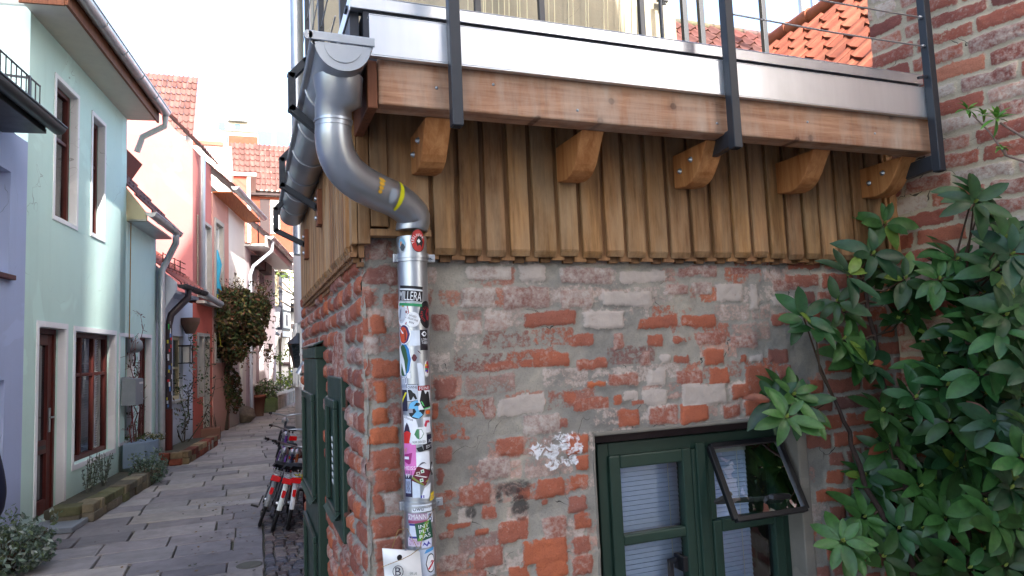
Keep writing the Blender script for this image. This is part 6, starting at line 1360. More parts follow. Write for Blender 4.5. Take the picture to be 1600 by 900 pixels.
# steps of the pink and tan houses
for (u0, u1, v, dpt, hh, lab) in ((304, 324, 706, .5, .16, 'grey stone doorstep before the salmon ground floor'), (337, 356, 664, .6, .2, 'grey stone doorstep beside the climbing plant trunk')):
    p, q = G(u0, v), G(u1, v); mb = MB(); B = [p, q, q + FB.d * dpt, p + FB.d * dpt]; mb.hexa(B + [b + V((0, 0, hh)) for b in B]); tag(mb.build('door_step', M['stone_trim'], None, .015), lab, 'step')
p = G(326, 688); mb = MB()
bxp = thing('brick_planter', 'small red brick trough with dry stalks on the paving before the ivy', 'planter', p)
mb.box(p.x - .28, p.x + .22, p.y, p.y + .45, 0.0, .24); mb.build('trough', M['terra'], bxp, .012)
mb = MB()
for k in range(9): a = p + V((rs.uniform(-.2, .15), rs.uniform(.1, .35), .24)); mb.tube([a, a + V((rs.uniform(-.1, .1), rs.uniform(-.1, .1), rs.uniform(.1, .3)))], .006, 5, col=lin(70, 56, 44)[:3])
mb.build('stalks', M['bark'], bxp)
# rock
rc = G(381, 661); mb = MB(); nu, nv = 28, 16; vs = []
for j in range(nv + 1):
    for i in range(nu):
        a, b = 2 * PI * i / nu, PI * j / nv; d = V((math.cos(a) * math.sin(b), math.sin(a) * math.sin(b), math.cos(b)))
        r = 1 + .12 * math.sin(3 * d.x + 2) * math.cos(2.3 * d.y + 1) + .06 * math.sin(7 * d.z + 4 * d.x) + .03 * math.sin(13 * d.y + 9 * d.z)
        vs.append(rc + V((d.x * .31 * r, d.y * .28 * r + .2, d.z * .22 * r + .19)))
mb.add(vs, [(j * nu + i, j * nu + (i + 1) % nu, (j + 1) * nu + (i + 1) % nu, (j + 1) * nu + i) for j in range(nv) for i in range(nu)], lin(140, 128, 112)[:3], True)
tag(mb.build('boulder', M['stone']), 'rounded brownish boulder lying on the paving before the plant pots', 'boulder')
def leafy(mb, c, r, n, size, cols, flat=1.0, seed=1, shellp=.0):
    R = random.Random(seed)
    for k in range(n):
        while True:
            d = V((R.uniform(-1, 1), R.uniform(-1, 1), R.uniform(-1, 1)))
            if .02 < d.length <= 1: break
        if R.random() < shellp: d = d.normalized() * R.uniform(.75, 1.05)
        p = V(c) + V((d.x * r[0], d.y * r[1], d.z * r[2])); s_ = size * R.uniform(.6, 1.4)
        a = V((R.gauss(0, 1), R.gauss(0, 1), R.gauss(0, 1))).normalized(); b = a.orthogonal().normalized(); ph = R.uniform(0, 6); x = b * math.cos(ph) + a.cross(b) * math.sin(ph)
        y = a.cross(x); k_ = R.uniform(.6, 1.3); c_ = tuple(q * k_ for q in R.choice(cols)[:3])
        mb.add([p - x * s_, p - y * s_ * .45 + a * s_ * .1, p + x * s_, p + y * s_ * .45 + a * s_ * .1], [(0, 1, 2, 3)], c_)
def pot(name, label, u, v, r, h, mat, plant=None, group=None, cols=None, square=False, ph=.35):
    p = G(u, v); t = thing(name, label, 'planter' if square else 'pot', p, group); mb = MB()
    if square: mb.box(p.x - r, p.x + r, p.y, p.y + 2.6 * r, 0, h)
    else: mb.lathe(p + V((0, r, 0)), [(r * .72, 0), (r * .95, h * .86), (r * 1.06, h * .86), (r * 1.06, h), (r * .9, h), (r * .88, h * .9)], 20)
    mb.build('container', M[mat], t, .01 if square else 0)
    if plant:
        mb = MB(); leafy(mb, p + V((0, r, h + ph * .6)), (r * 1.1, r * 1.1, ph), plant, .05, cols, seed=int(u)); o = mb.build('foliage', M['smallleaf'], t)
        mb = MB()
        for k in range(14): a = p + V((rs.uniform(-.4, .4) * r, r + rs.uniform(-.4, .4) * r, h)); mb.tube([a, a + V((rs.uniform(-.15, .15), rs.uniform(-.15, .15), ph * rs.uniform(.6, 1.2)))], .006, 5, col=lin(80, 64, 50)[:3])
        mb.build('stalks', M['bark'], t)
    return t
DRY = [lin(120, 96, 76), lin(96, 80, 62), lin(110, 104, 70)]; GRN_ = [lin(60, 90, 54), lin(80, 108, 64), lin(50, 76, 52), lin(110, 120, 80)]
pot('flower_pot', 'wide brown clay pot of dry stalks behind the boulder', 382, 652, .40, .42, 'terra', 260, None, DRY, ph=.42)
pot('flower_pot', 'taller brown clay pot between the wide pot and the mossy trough', 404, 651, .2, .62, 'terra', 120, None, GRN_, ph=.25)
pot('mossy_trough', 'green mossy wooden trough full of leafy plants', 415, 645, .3, .45, 'moss', 320, None, GRN_, True, .4)
pot('mossy_trough', 'smaller dark trough with grey-green plants beyond the mossy one', 425, 641, .18, .4, 'moss', 160, None, [lin(110, 118, 96), lin(86, 100, 80)], True, .4)
# blue-grey trough with vine against the annex
s0_, z0_ = FG.hit(185, 770, .06)
tq = thing('trough', 'blue-grey curved trough with thorny red vine stems against the mint wall', 'planter', FG.at(S(200, 740), .2, .15))
ta, tbb = S(185, 740), S(211, 740)
mb = MB(); n = 10; out_ = [FG.at(ta + (tbb - ta) * i / n, .08 + .34 * math.sin(PI * (i / n) ** .8) ** .5 if 0 < i < n else .05, .19) for i in range(n + 1)] 
mb.prism(out_, (0, 0, .34)); mb.build('container', M['bluegrey'], tq, .006)
mb = MB(); lf = MB()
for k in range(5):
    q = FG.at(ta + (tbb - ta) * (.2 + .14 * k), .12, .53); pts = [q]
    hh = rs.uniform(1.0, 1.85)
    for i in range(8): pts.append(q + FG.d * (rs.uniform(-.05, .05) + (.12 * i / 8 if k % 2 else -.05)) + FG.n * rs.uniform(-.03, .05) + V((0, 0, hh * (i + 1) / 8)))
    mb.tube(pts, [.011 - .001 * i for i in range(9)], 6, col=lin(120, 70, 72)[:3])
    for p in pts[1:]:
        for m_ in range(3): e = p + V((rs.uniform(-.1, .1), rs.uniform(-.1, .1), rs.uniform(-.04, .1))); mb.tube([p, e], .003, 4, col=lin(110, 74, 66)[:3])
        if rs.random() < .7: leafy(lf, p, (.07, .07, .07), 4, .022, [lin(90, 60, 60), lin(70, 84, 60)], seed=k)
mb.build('vine_stem', M['bark'], tq); leafy(lf, FG.at((ta + tbb) / 2, .18, .56), (.35, .2, .08), 260, .025, [lin(90, 100, 60), lin(120, 112, 76), lin(70, 84, 54)], seed=4); lf.build('foliage', M['smallleaf'], tq)
def bush(name, label, c, r, n, size, cols, seed=2, cat='bush', stems=24, group=None):
    t = thing(name, label, cat, (c[0], c[1], 0), group); mb = MB(); leafy(mb, c, r, n, size, cols, seed=seed, shellp=.45); 
    R = random.Random(seed)
    for k in range(stems):   # sprigs that break the outline
        a = R.uniform(0, 6.28); e = V((c[0] + math.cos(a) * r[0] * R.uniform(.5, 1.0), c[1] + math.sin(a) * r[1] * R.uniform(.5, 1.0), c[2] + r[2] * R.uniform(.3, 1.35)))
        leafy(mb, e, (size * 2, size * 2, size * 3.2), 14, size * .9, cols, seed=seed * 50 + k)
    mb.build('foliage', M['smallleaf'], t); mb = MB()
    for k in range(stems):
        a = R.uniform(0, 6.28); mb.tube([(c[0] + R.uniform(-.06, .06), c[1] + R.uniform(-.06, .06), .0), (c[0] + math.cos(a) * r[0] * .45, c[1] + math.sin(a) * r[1] * .45, c[2]), (c[0] + math.cos(a) * r[0] * .8, c[1] + math.sin(a) * r[1] * .8, c[2] + r[2] * .7)], [.01, .007, .003], 5, col=lin(92, 82, 66)[:3])
    mb.build('stem', M['bark'], t); return t
SIL = [lin(104, 124, 110), lin(128, 146, 134), lin(84, 104, 84), lin(150, 160, 150), lin(96, 112, 80)]
bc_ = G(60, 895)
bush('silver_bush', 'silvery green low bush beside the red-brown door at the bottom left', (bc_.x - .26, bc_.y + .12, .17), (.36, .38, .18), 1800, .026, SIL, 3, stems=40)
bc2 = G(240, 760)
bush('grey_shrublet', 'small grey-green shrublet between the blue-grey trough and the brick kerb', (bc2.x - .1, bc2.y + .3, .15), (.24, .35, .18), 700, .025, SIL[:3], 5)
for (u, v, h_) in ((140, 800, .42), (160, 782, .36)):
    q = FG.hit(u, v, .12); t = thing('lavender_plant', 'thin grey lavender sprigs nearer the door in the stone-edged bed' if u < 150 else 'thin grey lavender sprigs farther from the door in the stone-edged bed', 'plant', FG.at(q[0], .12, .15)); mb = MB(); lf = MB()
    for k in range(12):
        a = FG.at(q[0] + rs.uniform(-.05, .05), .12 + rs.uniform(-.03, .05), .15); e = a + V((rs.uniform(-.1, .1), rs.uniform(-.12, .12), h_ * rs.uniform(.6, 1.1))); mb.tube([a, e], .004, 4, col=lin(100, 104, 96)[:3])
        for j in range(7): leafy(lf, a.lerp(e, .25 + .11 * j), (.018, .018, .02), 3, .018, SIL, seed=k * 9 + j)
    mb.build('stem', M['bark'], t); lf.build('foliage', M['smallleaf'], t)
# rose bushes before the small white and pink houses
for (u, v, hh, sd, lab) in ((285, 705, 1.25, 1, 'sparse thorny rose bush with few leaves under the square lantern'), (304, 690, 2.0, 4, 'tall climbing rose with small green leaves before the salmon wall')):
    p = G(u, v); t = thing('rose_bush', lab, 'rose', p); mb = MB(); lf = MB(); R = random.Random(sd)
    for k in range(7):
        pts = [p + V((R.uniform(-.12, .12), R.uniform(-.1, .3), .1))]; dx, dy = R.uniform(-.08, .08), R.uniform(-.06, .08)
        for i in range(7): pts.append(pts[-1] + V((dx + R.uniform(-.06, .06), dy + R.uniform(-.06, .06), hh / 7 * R.uniform(.7, 1.15))))
        mb.tube(pts, [.012 - .001 * i for i in range(8)], 6, col=lin(84, 76, 60)[:3])
        for q in pts[2:]:
            e = q + V((R.uniform(-.22, .22), R.uniform(-.2, .2), R.uniform(.0, .2))); mb.tube([q, e], .004, 4, col=lin(90, 80, 62)[:3]); leafy(lf, e, (.1, .1, .1), 9, .035, [lin(70, 92, 56), lin(96, 100, 60), lin(60, 70, 60), lin(110, 84, 70)], seed=sd * 40 + k); leafy(lf, q, (.1, .1, .12), 5, .03, [lin(70, 92, 56), lin(60, 70, 60)], seed=sd * 60 + k)
    mb.build('stem', M['bark'], t); lf.build('foliage', M['smallleaf'], t)
# wicker bee cone on the pink corner
s_, z_ = FB.hit(298, 510, .15); t = thing('clay_sconce', 'brown half-round clay sconce with trailing leaves high on the wall above the roses', 'sconce', FB.at(s_, .1, z_))
mb = MB(); mb.lathe(FB.at(s_, .14, z_ - .14), [(.08, 0), (.17, .2), (.18, .3), (.15, .3)], 14); mb.build('bowl', M['terra'], t); lf = MB(); leafy(lf, FB.at(s_ + .1, .16, z_ - .45), (.1, .1, .45), 120, .035, [lin(150, 160, 150), lin(96, 116, 80)], seed=8); lf.build('foliage', M['smallleaf'], t)
# ---- climbing plant over the tan house
ic = thing('climbing_plant', 'big brownish green climbing plant bulging from the house wall over the alley', 'climber', G(340, 672))
mb = MB(); IV = [lin(76, 92, 52), lin(104, 92, 62), lin(118, 82, 62), lin(64, 82, 50), lin(122, 112, 66), lin(88, 68, 54), lin(54, 70, 46)]
def ivp(u, v, d): return DEP(u, v, d)
for k, (u, v, ru, rv, d, n) in enumerate(((350, 500, 22, 45, 16.2, 1700), (375, 490, 30, 40, 16.4, 2200), (398, 492, 22, 34, 16.6, 1500), (362, 540, 26, 30, 16.4, 1300), (400, 525, 16, 16, 16.6, 600), (352, 590, 12, 60, 17, 1300), (365, 465, 34, 14, 16.6, 900), (412, 480, 10, 18, 16.8, 400), (368, 612, 9, 34, 17.4, 420), (346, 460, 14, 12, 16.6, 400))):
    c = ivp(u, v, d); sc = d / F; leafy(mb, c, (ru * sc, .55, rv * sc), n, .055, IV if v < 570 else IV[:4], seed=30 + k, shellp=.4)
R = random.Random(77)
for k in range(130):
    u, v = R.uniform(332, 424), R.choice((R.uniform(440, 474), R.uniform(525, 566)));  c = ivp(u, v, 16.4); leafy(mb, c, (.10, .12, R.uniform(.12, .42)), 11, .035, IV, seed=300 + k)
for k in range(34):
    u, v = R.choice((R.uniform(328, 345), R.uniform(408, 428))), R.uniform(455, 560); leafy(mb, ivp(u, v, 16.4), (.16, .12, .16), 9, .035, IV, seed=600 + k)
mb.build('foliage', M['smallleaf'], ic); mb = MB()
for k in range(6):
    u = 340 + k * 2.6; mb.tube([G(u, 672), DEP(u + R.uniform(-3, 3), 610, 17.2), DEP(u + R.uniform(-4, 6), 560, 16.9), DEP(u + R.uniform(0, 26), 500, 16.6)], [.06, .05, .045, .02], 7, col=lin(70, 58, 48)[:3])
for (u, v0, v1) in ((334, 470, 540), (340, 460, 520), (343, 490, 540)): mb.tube([DEP(u, v0, 15.9), DEP(u - 1, (v0 + v1) / 2, 15.9), DEP(u + 2, v1, 15.9)], .014, 5, col=lin(176, 176, 60)[:3])
mb.build('stem', M['bark'], ic)
for k, (u, v) in enumerate(((352, 657), (362, 662))): 
    p = G(u, v); bush('ground_shrub', 'dark green low shrub at the foot of the climbing plant' if k == 0 else 'dark green low shrub between the climbing plant and the boulder', (p.x, p.y + .2, .2), (.22, .25, .25), 260, .05, GRN_[:3], 11 + k, stems=8)
p = G(433, 628); bush('flower_bed', 'grey-green plants filling the bed at the foot of the lilac house', (p.x + .2, p.y + 1.5, .4), (1.1, 1.4, .5), 900, .07, [lin(110, 118, 96), lin(86, 100, 70), lin(140, 120, 110)], 15, stems=14)
# creeper and twigs at the far bay
ct = thing('bare_creeper', 'bare twisting creeper with a few fresh leaves over the far bay window', 'creeper', (PY(440, 600, 29).x, 29, 0)); mb = MB(); lf = MB()
for pts in ([(438, 600), (437, 560), (440, 520)], [(436, 418), (434, 445), (447, 455), (470, 466), (480, 472)], [(441, 440), (455, 455), (480, 470)], [(438, 470), (455, 480), (470, 480)], [(470, 400), (466, 420)], [(441, 425), (432, 416), (428, 410)]): mb.tube([PY(u, v, 28.6) for u, v in pts], .03, 6, col=lin(120, 104, 88)[:3])
for (u, v, n) in ((432, 412, 40), (441, 425, 50), (455, 430, 30), (470, 430, 60), (475, 445, 50), (457, 452, 30), (452, 546, 30), (455, 585, 50), (449, 600, 40), (436, 560, 60), (439, 590, 60)): c = PY(u, v, 28.6); leafy(lf, c, (.22, .2, .3), n, .07, [lin(120, 140, 60), lin(90, 110, 60), lin(140, 150, 80)], seed=n + u)
mb.build('stem', M['bark'], ct); lf.build('foliage', M['smallleaf'], ct)
# street lanterns in the distance
for (u, v, y, sc, lab) in ((466, 552, 15.0, 1.0, 'dark conical street lantern on a bracket just beyond the brick house'), (429, 530, 26.0, .8, 'small pale street lantern hanging under the far bay window')):
    c = PY(u, v, y); t = thing('street_lantern', lab, 'lantern', c); mb = MB()
    mb.lathe(c + V((0, 0, -.3 * sc)), [(.10 * sc, 0), (.2 * sc, .48 * sc), (.21 * sc, .5 * sc)], 6, smooth=False); mb.build('glass', M['dark_glass'] if u > 450 else M['curtain'], t); mb = MB()
    mb.lathe(c + V((0, 0, .201 * sc)), [(.25 * sc, 0), (.2 * sc, .05 * sc), (.06 * sc, .16 * sc), (.03 * sc, .22 * sc)], 12)
    mb.tube([c + V((0, 0, .4 * sc)), c + V((.1, .1, .5 * sc)), c + V((.7 if u > 450 else -.2, .3, .5 * sc))], .02, 6); mb.build('cap', M['steel'], t)
# ================================================================ BICYCLES (small frames, seen from behind, leaning right)
def make_bike(name, label, col, base, heading, lean, scale, fender=(214, 216, 214), steer=.1, frame_mat=None, step=True):
    t = thing(name, label, 'bicycle', (0, 0, 0), 'bicycles parked by the brick house'); fm = frame_mat or m_paint(name + '_paint', lin(*col), .3)
    R_w, WB, tyre = .335, 1.02, .021
    rw_, fw_ = V((0, R_w, R_w)), V((0, R_w + WB, R_w))
    def wheel(nm, c):
        mb = MB(); mb.tube([c + V((0, math.cos(2 * PI * k / 32), math.sin(2 * PI * k / 32))) * (R_w - tyre) for k in range(32)], tyre, 8, closed=True); ty = mb.build(nm, M['rubber'], t)
        mb = MB(); mb.tube([c + V((0, math.cos(2 * PI * k / 32), math.sin(2 * PI * k / 32))) * (R_w - .05) for k in range(32)], .011, 6, closed=True)
        for k in range(20): a = 2 * PI * k / 20; mb.tube([c + V((.02 if k % 2 else -.02, 0, 0)), c + V((0, math.cos(a), math.sin(a))) * (R_w - .05)], .0016, 4)
        mb.lathe(c + V((-.05, 0, 0)), [(.02, 0), (.025, .02), (.025, .08), (.02, .1)], 10, axis=(1, 0, 0)); mb.build('rim', M['zinc'], ty); return ty
    wheel('rear_wheel', rw_); wheel('front_wheel', fw_)
    bb, seat, head0, head1 = V((0, .76, .29)), V((0, .56, .72)), V((0, 1.14, .62)), V((0, 1.09, .86))
    mb = MB(); mb.tube([bb, seat], .016, 8); mb.tube([bb, head0], .019, 8); mb.tube([V((0, .62, .6)) if not step else bb.lerp(seat, .45), head1.lerp(head0, .35)], .016, 8); mb.tube([head0, head1], .021, 8)
    for s in (-1, 1): mb.tube([bb + V((s * .03, 0, 0)), rw_ + V((s * .055, 0, 0))], .010, 6); mb.tube([seat.lerp(bb, .12) + V((s * .02, 0, 0)), rw_ + V((s * .055, 0, 0))], .008, 6)
    mb.build('frame', fm, t)
    mb = MB()
    for s in (-1, 1): mb.tube([head0 + V((s * .04, .03, -.02)), fw_ + V((s * .05, 0, 0))], .011, 6)
    mb.tube([head0 + V((-.05, .03, -.02)), head0 + V((.05, .03, -.02))], .014, 6); mb.build('fork', fm, t)
    mb = MB(); mb.tube([head1, head1 + V((0, -.02, .1))], .013, 8); hb = [V((-.29, .90, 1.00)), V((-.22, 1.00, .99)), V((-.1, 1.08, .97)), V((0, 1.09, .95)), V((.1, 1.08, .97)), V((.22, 1.00, .99)), V((.29, .90, 1.00))]; mb.tube(hb, .011, 8); h = mb.build('handlebar', M['zinc'], t)
    for s in (-1, 1): mb = MB(); mb.tube([V((s * .27, .925, .998)), V((s * .305, .83, 1.003))], .017, 8); mb.tube([V((s * .25, .96, .99)), V((s * .29, .87, .965))], .006, 5); mb.build('grip', M['rubber'], h)
    mb = MB(); mb.lathe(V((0, 1.16, .86)), [(.03, -.05), (.06, .03), (.055, .045)], 12, axis=(0, 1, .0)); mb.build('headlight', M['zinc'], t)
    mb = MB(); vs = []; prof = [(.36, .085, .0), (.40, .10, .025), (.48, .09, .03), (.56, .05, .02), (.64, .03, .012), (.67, .02, .0)]
    for y, w, z in prof: vs += [V((-w, y, .78 - .03)), V((-w * .7, y, .79 + z)), V((w * .7, y, .79 + z)), V((w, y, .78 - .03))]
    mb.add(vs, [(4 * i + j, 4 * i + j + 1, 4 * i + 5 + j, 4 * i + 4 + j) for i in range(5) for j in range(3)] + [(0, 1, 2, 3), (23, 22, 21, 20)], smooth=True); mb.tube([seat, seat + V((0, -.02, .08))], .013, 8)
    for s in (-1, 1): mb.tube([(s * .04, .40, .74), (s * .04, .42, .70)], .012, 6)
    mb.build('saddle', M['rubber'], t)
    def guard(nm, c, a0, a1, mat):
        mb = MB(); vs = []; N = 16
        for i in range(N + 1):
            a = R_(a0 + (a1 - a0) * i / N)
            for x, dr in ((-.03, -.012), (-.018, .004), (.018, .004), (.03, -.012)): vs.append(c + V((x, 0, 0)) + V((0, math.cos(a), math.sin(a))) * (R_w + .022 + dr))
        mb.add(vs, [(4 * i + j, 4 * i + j + 1, 4 * i + 5 + j, 4 * i + 4 + j) for i in range(N) for j in range(3)], smooth=True); return mb.build(nm, mat, t)
    fmat = m_paint(name + '_guard', lin(*fender), .3, .05)
    gd = guard('mudguard', rw_, 60, 182, fmat); guard('mudguard', fw_, 20, 150, fmat)
    mb = MB(); a = R_(160); c = rw_ + V((0, math.cos(a), math.sin(a))) * (R_w + .03); mb.lathe(c + V((0, 0, .03)), [(.02, 0), (.02, .012)], 14, axis=(0, -1, .1)); mb.box(-.021, .021, c.y - .012, c.y - .002, c.z + .03, c.z + .10); mb.build('reflector', M['redrefl'], gd)
    mb = MB()
    for s in (-.055, .055): mb.tube([(s, .62, .70), (s, .40, .71), (s, .06, .71)], .006, 6); mb.tube([(s, .10, .71), (s * 1.0, R_w, R_w)], .005, 6)
    for y in (.08, .18, .28, .38): mb.tube([(-.055, y, .71), (.055, y, .71)], .005, 6)
    mb.tube([(-.055, .06, .71), (-.04, .03, .71), (.04, .03, .71), (.055, .06, .71)], .006, 6); rk = mb.build('rack', M['zinc_dk'], t)
    mb = MB(); mb.box(-.06, .06, .012, .03, .63, .70); mb.build('rear_light', M['redrefl'], rk, .008)
    mb = MB(); mb.lathe(bb + V((-.05, 0, 0)), [(.085, 0), (.085, .01)], 20, axis=(1, 0, 0)); mb.prism([(-.062, .34, .29), (-.062, .34, .39), (-.062, .80, .40), (-.062, .86, .33), (-.062, .80, .2)], (.02, 0, 0)); mb.build('chain_guard', M['black_pl'], t)
    for s, a in ((-1, -2.2), (1, .9)):
        e = bb + V((s * .09, math.cos(a) * .16, math.sin(a) * .16)); mb = MB(); mb.bar(bb + V((s * .08, 0, 0)), e, .02, .014); mb.box(min(e.x, e.x + s * .1), max(e.x, e.x + s * .1), e.y - .035, e.y + .035, e.z - .012, e.z + .012); mb.build('pedal', M['black_pl'], t)
    t.location = base; t.rotation_euler = (0, lean, heading); t.scale = (scale,) * 3
    return t
bk1 = make_bike('bicycle', 'leftmost bicycle with grey mudguards, leaning farthest into the alley', (60, 64, 70), (.07, 7.14, 0.0), R_(-5), R_(20), .76, (120, 124, 126))
bk2 = make_bike('bicycle', 'middle bicycle with white rear mudguard and long red reflector', (40, 44, 70), (.185, 6.86, 0.0), R_(-4), R_(17), .76, (206, 214, 208))
bk3 = make_bike('bicycle', 'bicycle nearest the dark green door with white mudguard and a yellow rag on its rack', (130, 70, 40), (.325, 6.84, 0.0), R_(-3), R_(10), .74, (200, 204, 206))
bk4 = make_bike('bicycle', 'silver and purple bicycle with its handlebar turned to the alley, behind the front three', (90, 50, 130), (.36, 8.2, 0.0), R_(4), R_(12), .80, (40, 40, 46))
bk5 = make_bike('bicycle', 'farthest bicycle with a wide chrome handlebar beside the red post', (50, 54, 64), (.50, 9.8, 0.0), R_(4), R_(6), .84, (60, 62, 66))
q = PY(470, 745, 6.95); mb = MB(); leafy(mb, (q.x, 6.92, .50), (.05, .03, .025), 40, .03, [lin(196, 190, 50), lin(176, 166, 40)], seed=3); tag(mb.build('cleaning_rag', M['smallleaf']), 'crumpled yellow rag on the rack of the bicycle nearest the door', 'rag')
q = PY(474.5, 640, 8.0); t = thing('red_post', 'slim dark red post with a pale cap between the bicycles and the green door', 'post', (q.x, 8.0, 0)); mb = MB(); mb.box(q.x - .022, q.x + .022, 7.98, 8.02, 0, q.z); mb.build('shaft', M['redpost'], t); mb = MB(); mb.box(q.x - .024, q.x + .024, 7.975, 8.025, q.z + .001, q.z + .06); mb.build('cap', M['white_p'], t)
mb = MB(); p, q2 = PY(456, 711, 8.0), PY(479, 711, 8.0); mb.box(p.x, q2.x + .05, 7.9, 7.96, p.z - .03, p.z + .03); mb.build('cross_board', M['redwood'], t)
# ================================================================ PERSON at the left edge, seen from behind, arm bent
PERX = PY(13, 840, 3.3).x - .345
def person():
    t = thing('person', 'person in a dark navy jacket standing at the very left edge, arm bent', 'person', (PERX, 3.3, 0))
    ox, oy = PERX, 3.3
    J = {'pel': (0, 0, .95), 'sp': (0, -.01, 1.15), 'ch': (0, 0, 1.35), 'nk': (0, .01, 1.50), 'hd': (0, .03, 1.60), 'ht': (0, .03, 1.72), 'sr': (.19, 0, 1.42), 'er': (.27, -.03, 1.12), 'wr': (.20, .2, 1.02), 'hr': (.17, .27, 1.03), 'sl': (-.19, 0, 1.42), 'el': (-.26, -.03, 1.12), 'wl': (-.2, .2, 1.02), 'hl': (-.17, .27, 1.03),
         'h1': (.10, 0, .9), 'k1': (.11, .03, .5), 'a1': (.11, -.02, .09), 't1': (.12, .14, .03), 'h2': (-.10, 0, .9), 'k2': (-.11, .03, .5), 'a2': (-.11, -.02, .09), 't2': (-.12, .14, .03)}
    Rd = {'pel': (.17, .12), 'sp': (.165, .12), 'ch': (.18, .13), 'nk': (.065, .065), 'hd': (.085, .1), 'ht': (.07, .08), 'sr': (.085, .085), 'er': (.062, .062), 'wr': (.05, .05), 'hr': (.04, .03), 'h1': (.1, .1), 'k1': (.075, .075), 'a1': (.055, .055), 't1': (.05, .04)}
    for k in list(Rd):
        if k.endswith('r') and len(k) == 2: Rd[k[0] + 'l'] = Rd[k]
        if k.endswith('1'): Rd[k[0] + '2'] = Rd[k]
    E_ = [('pel', 'sp'), ('sp', 'ch'), ('ch', 'nk'), ('nk', 'hd'), ('hd', 'ht'), ('ch', 'sr'), ('sr', 'er'), ('er', 'wr'), ('wr', 'hr'), ('ch', 'sl'), ('sl', 'el'), ('el', 'wl'), ('wl', 'hl'), ('pel', 'h1'), ('h1', 'k1'), ('k1', 'a1'), ('a1', 't1'), ('pel', 'h2'), ('h2', 'k2'), ('k2', 'a2'), ('a2', 't2')]
    names = list(J)
    def skin(nm, keys, grow, mat, root):
        ks = [k for k in names if k in keys]; me_ = bpy.data.meshes.new(nm); me_.from_pydata([J[k] for k in ks], [(ks.index(a), ks.index(b)) for a, b in E_ if a in ks and b in ks], [])
        o = bpy.data.objects.new(nm, me_); COL.objects.link(o); o.parent = t; me_.materials.append(mat); ROOTLOC[o.name] = V((ox, oy, 0))
        md = o.modifiers.new('skin', 'SKIN'); md.use_smooth_shade = True
        for i, k in enumerate(ks): me_.skin_vertices[0].data[i].radius = tuple(r + grow for r in Rd[k]); me_.skin_vertices[0].data[i].use_root = (k == root)
        s2 = o.modifiers.new('sub', 'SUBSURF'); s2.levels = 2; s2.render_levels = 2; return o
    skin('body', set(names), 0, M['skin'], 'pel')
    skin('jacket', {'pel', 'sp', 'ch', 'sr', 'er', 'wr', 'sl', 'el', 'wl'}, .022, M['cloth'], 'pel')
    skin('trousers', {'pel', 'h1', 'k1', 'a1', 'h2', 'k2', 'a2'}, .016, M['steel_dk'], 'pel')
    mb = MB(); mb.lathe((ox, oy + .015, 1.60), [(.095, 0), (.112, .05), (.108, .1), (.085, .15), (.03, .175)], 18); mb.build('hair', M['hair'], t)
    mb = MB()
    for s in (-1, 1): mb.lathe((ox + s * .035, oy + .125, 1.625), [(.012, 0), (.008, .006)], 8, axis=(0, 1, 0))
    mb.build('eye', M['black_pl'], t)
    mb = MB()
    for s in (-1, 1):
        for k in range(4): a = V((ox + s * (.17 - .018 * k), oy + .30, 1.045 - .006 * k)); mb.tube([a, a + V((-s * .01, .045, -.012)), a + V((-s * .02, .065, -.045))], [.010, .009, .007], 7)
        a = V((ox + s * .185, oy + .24, 1.06)); mb.tube([a, a + V((s * .005, .05, .02)), a + V((-s * .01, .08, .01))], [.011, .010, .008], 7)
    mb.build('fingers', M['skin'], t)
    mb = MB()
    for s in (-1, 1): mb.hexa([(ox + s * .11 - .05, oy - .08, .0), (ox + s * .11 + .05, oy - .08, 0), (ox + s * .12 + .05, oy + .2, 0), (ox + s * .12 - .05, oy + .2, 0), (ox + s * .11 - .045, oy - .07, .1), (ox + s * .11 + .045, oy - .07, .1), (ox + s * .12 + .04, oy + .18, .05), (ox + s * .12 - .04, oy + .18, .05)])
    mb.build('shoe', M['black_pl'], t, .02)
    return t
person()
# ================================================================ UNSEEN HOUSES added out of the frame to shade the lane
def shading_house(name, label, x0, x1, y0, y1, z1, mat, roof=True, rot=0, front='y1'):
    t = thing(name, label, 'house', ((x0 + x1) / 2, (y0 + y1) / 2, 0)); mb = MB(); mb.box(x0, x1, y0, y1, 0, z1)
    if roof: xm = (x0 + x1) / 2; mb.prism([(x0, y0, z1), (x1, y0, z1), (xm, y0, z1 + (x1 - x0) * .45)], (0, y1 - y0, 0))
    mb.build('wall', M[mat], t)
    if front == 'y1': fr = Fr((x1, y1), (-1, 0), (0, 1)); L = x1 - x0
    else: fr = Fr((x0, y0), (0, 1), (-1, 0)); L = y1 - y0
    n = max(1, int(L / 1.8))
    for k in range(n):
        for z in (1.0, 3.6, 6.2):
            if z + 1.4 < z1: a = L * (k + .5) / n; window(t, fr, a - .45, a + .45, z, z + 1.4, -.06, 'white_p', .06, 2, 2, 'dark', glass='dark_glass')
    return t
shading_house('gabled_shade_block', 'tall unseen gabled block added behind the viewpoint to shade the lane', -3.0, .15, -11, -5, 14.2, 'white_r')  # unseen block added to keep sun off the left fronts
th_ = thing('unseen_shade_block', 'unseen slab added behind the viewpoint, its steep edge shaped to let a strip of sun past', 'house', (2, -5.6, 0))
mb = MB(); mb.prism([(.25, -5.2, 0), (3.90, -5.2, 0), (3.90, -5.2, 16), (2.4, -5.2, 19), (.66, -5.2, 16), (.25, -5.2, 11.0)], (0, -.9, 0)); mb.build('wall', M['white_r'], th_)  # added slab, outline shaped so a wedge of sun passes its edge
for k in range(2):
    for z in (1.0, 3.6, 6.2): a = .5 + 1.5 * k; window(th_, Fr((3.7, -5.2), (-1, 0), (0, 1)), a, a + .9, z, z + 1.4, -.06, 'white_p', .06, 2, 2, 'dark', glass='dark_glass')
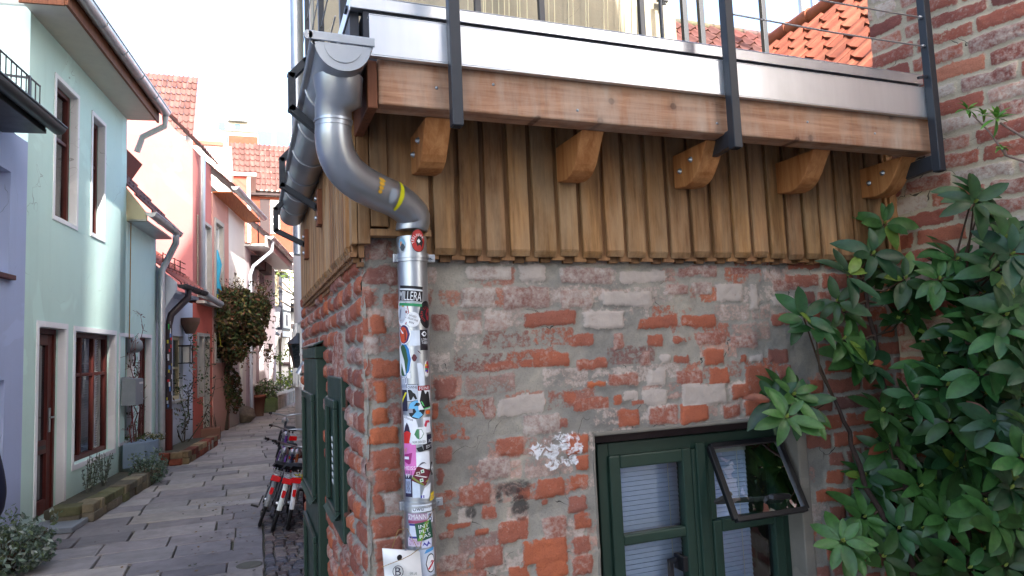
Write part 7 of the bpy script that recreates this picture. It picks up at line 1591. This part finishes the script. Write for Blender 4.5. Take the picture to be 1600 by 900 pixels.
shading_house('unseen_shade_block', 'unseen low lilac block added beside the steep slab to shade the lower right wall', 3.91, 5.6, -9, -5.2, 6.9, 'lilac', roof=False)  # added low so that sun reaches only the upper right wall
shading_house('row_shade_block', 'unseen white row house added on the right of the alley to shade it and bounce light', 1.05, 4.2, 9.75, 17.5, 4.9, 'white_r', roof=False, front='x0')  # hidden, added to shade the alley, white to bounce light into it
shading_house('row_shade_block', 'unseen pink row house added farther up the right of the alley to shade it', 1.75, 5, 17.6, 26, 6.0, 'pink', roof=False, front='x0')  # hidden, added to shade the far fronts
mb = MB(); mb.box(.78, 3.3, 5.115, 5.35, 0, 2.18) if False else None

# ================================================================ LIGHT, SKY, CAMERA
SUN_EL, SUN_AZ = 33.0, None
sx, sy = .131, -.991
sund = V((sx * math.cos(R_(SUN_EL)), sy * math.cos(R_(SUN_EL)), math.sin(R_(SUN_EL))))
sl = bpy.data.lights.new('sun', 'SUN'); sl.energy = 2.6; sl.angle = R_(.53); sl.color = (1, .95, .87); so_ = bpy.data.objects.new('sun', sl); COL.objects.link(so_); so_.rotation_euler = (-sund).to_track_quat('-Z', 'Y').to_euler(); so_.location = (5, -20, 20)
w = bpy.data.worlds.new('World'); SC.world = w; w.use_nodes = True; nt = w.node_tree; bg = nt.nodes['Background']
sk = nt.nodes.new('ShaderNodeTexSky'); sk.sky_type = 'NISHITA'; sk.sun_disc = False; sk.sun_elevation = R_(SUN_EL); sk.sun_rotation = math.atan2(sx, sy); sk.dust_density = 3.0; sk.air_density = 1.0; sk.ozone_density = 1.0
nt.links.new(sk.outputs[0], bg.inputs[0]); bg.inputs[1].default_value = .15
SC.view_settings.view_transform = 'Standard'; SC.view_settings.look = 'None'; SC.view_settings.exposure = 2.5; SC.view_settings.gamma = 1.0
cam = bpy.data.cameras.new('camera'); co = bpy.data.objects.new('camera', cam); COL.objects.link(co); SC.camera = co
cam.sensor_width = 36; cam.lens = F / 1600 * 36; cam.clip_end = 500; cam.clip_start = .05
X = V((_E.x, _D.x, _U.x)); Yv = -V((_E.y, _D.y, _U.y)); Zv = -V((_E.z, _D.z, _U.z))
co.matrix_world = Matrix(((X.x, Yv.x, Zv.x, CAMC.x), (X.y, Yv.y, Zv.y, CAMC.y), (X.z, Yv.z, Zv.z, CAMC.z), (0, 0, 0, 1)))
SC.cycles.max_bounces = 8; SC.cycles.diffuse_bounces = 5; SC.cycles.transparent_max_bounces = 12; SC.cycles.use_denoising = True; SC.cycles.sample_clamp_indirect = 8; SC.cycles.caustics_reflective = False; SC.cycles.caustics_refractive = False
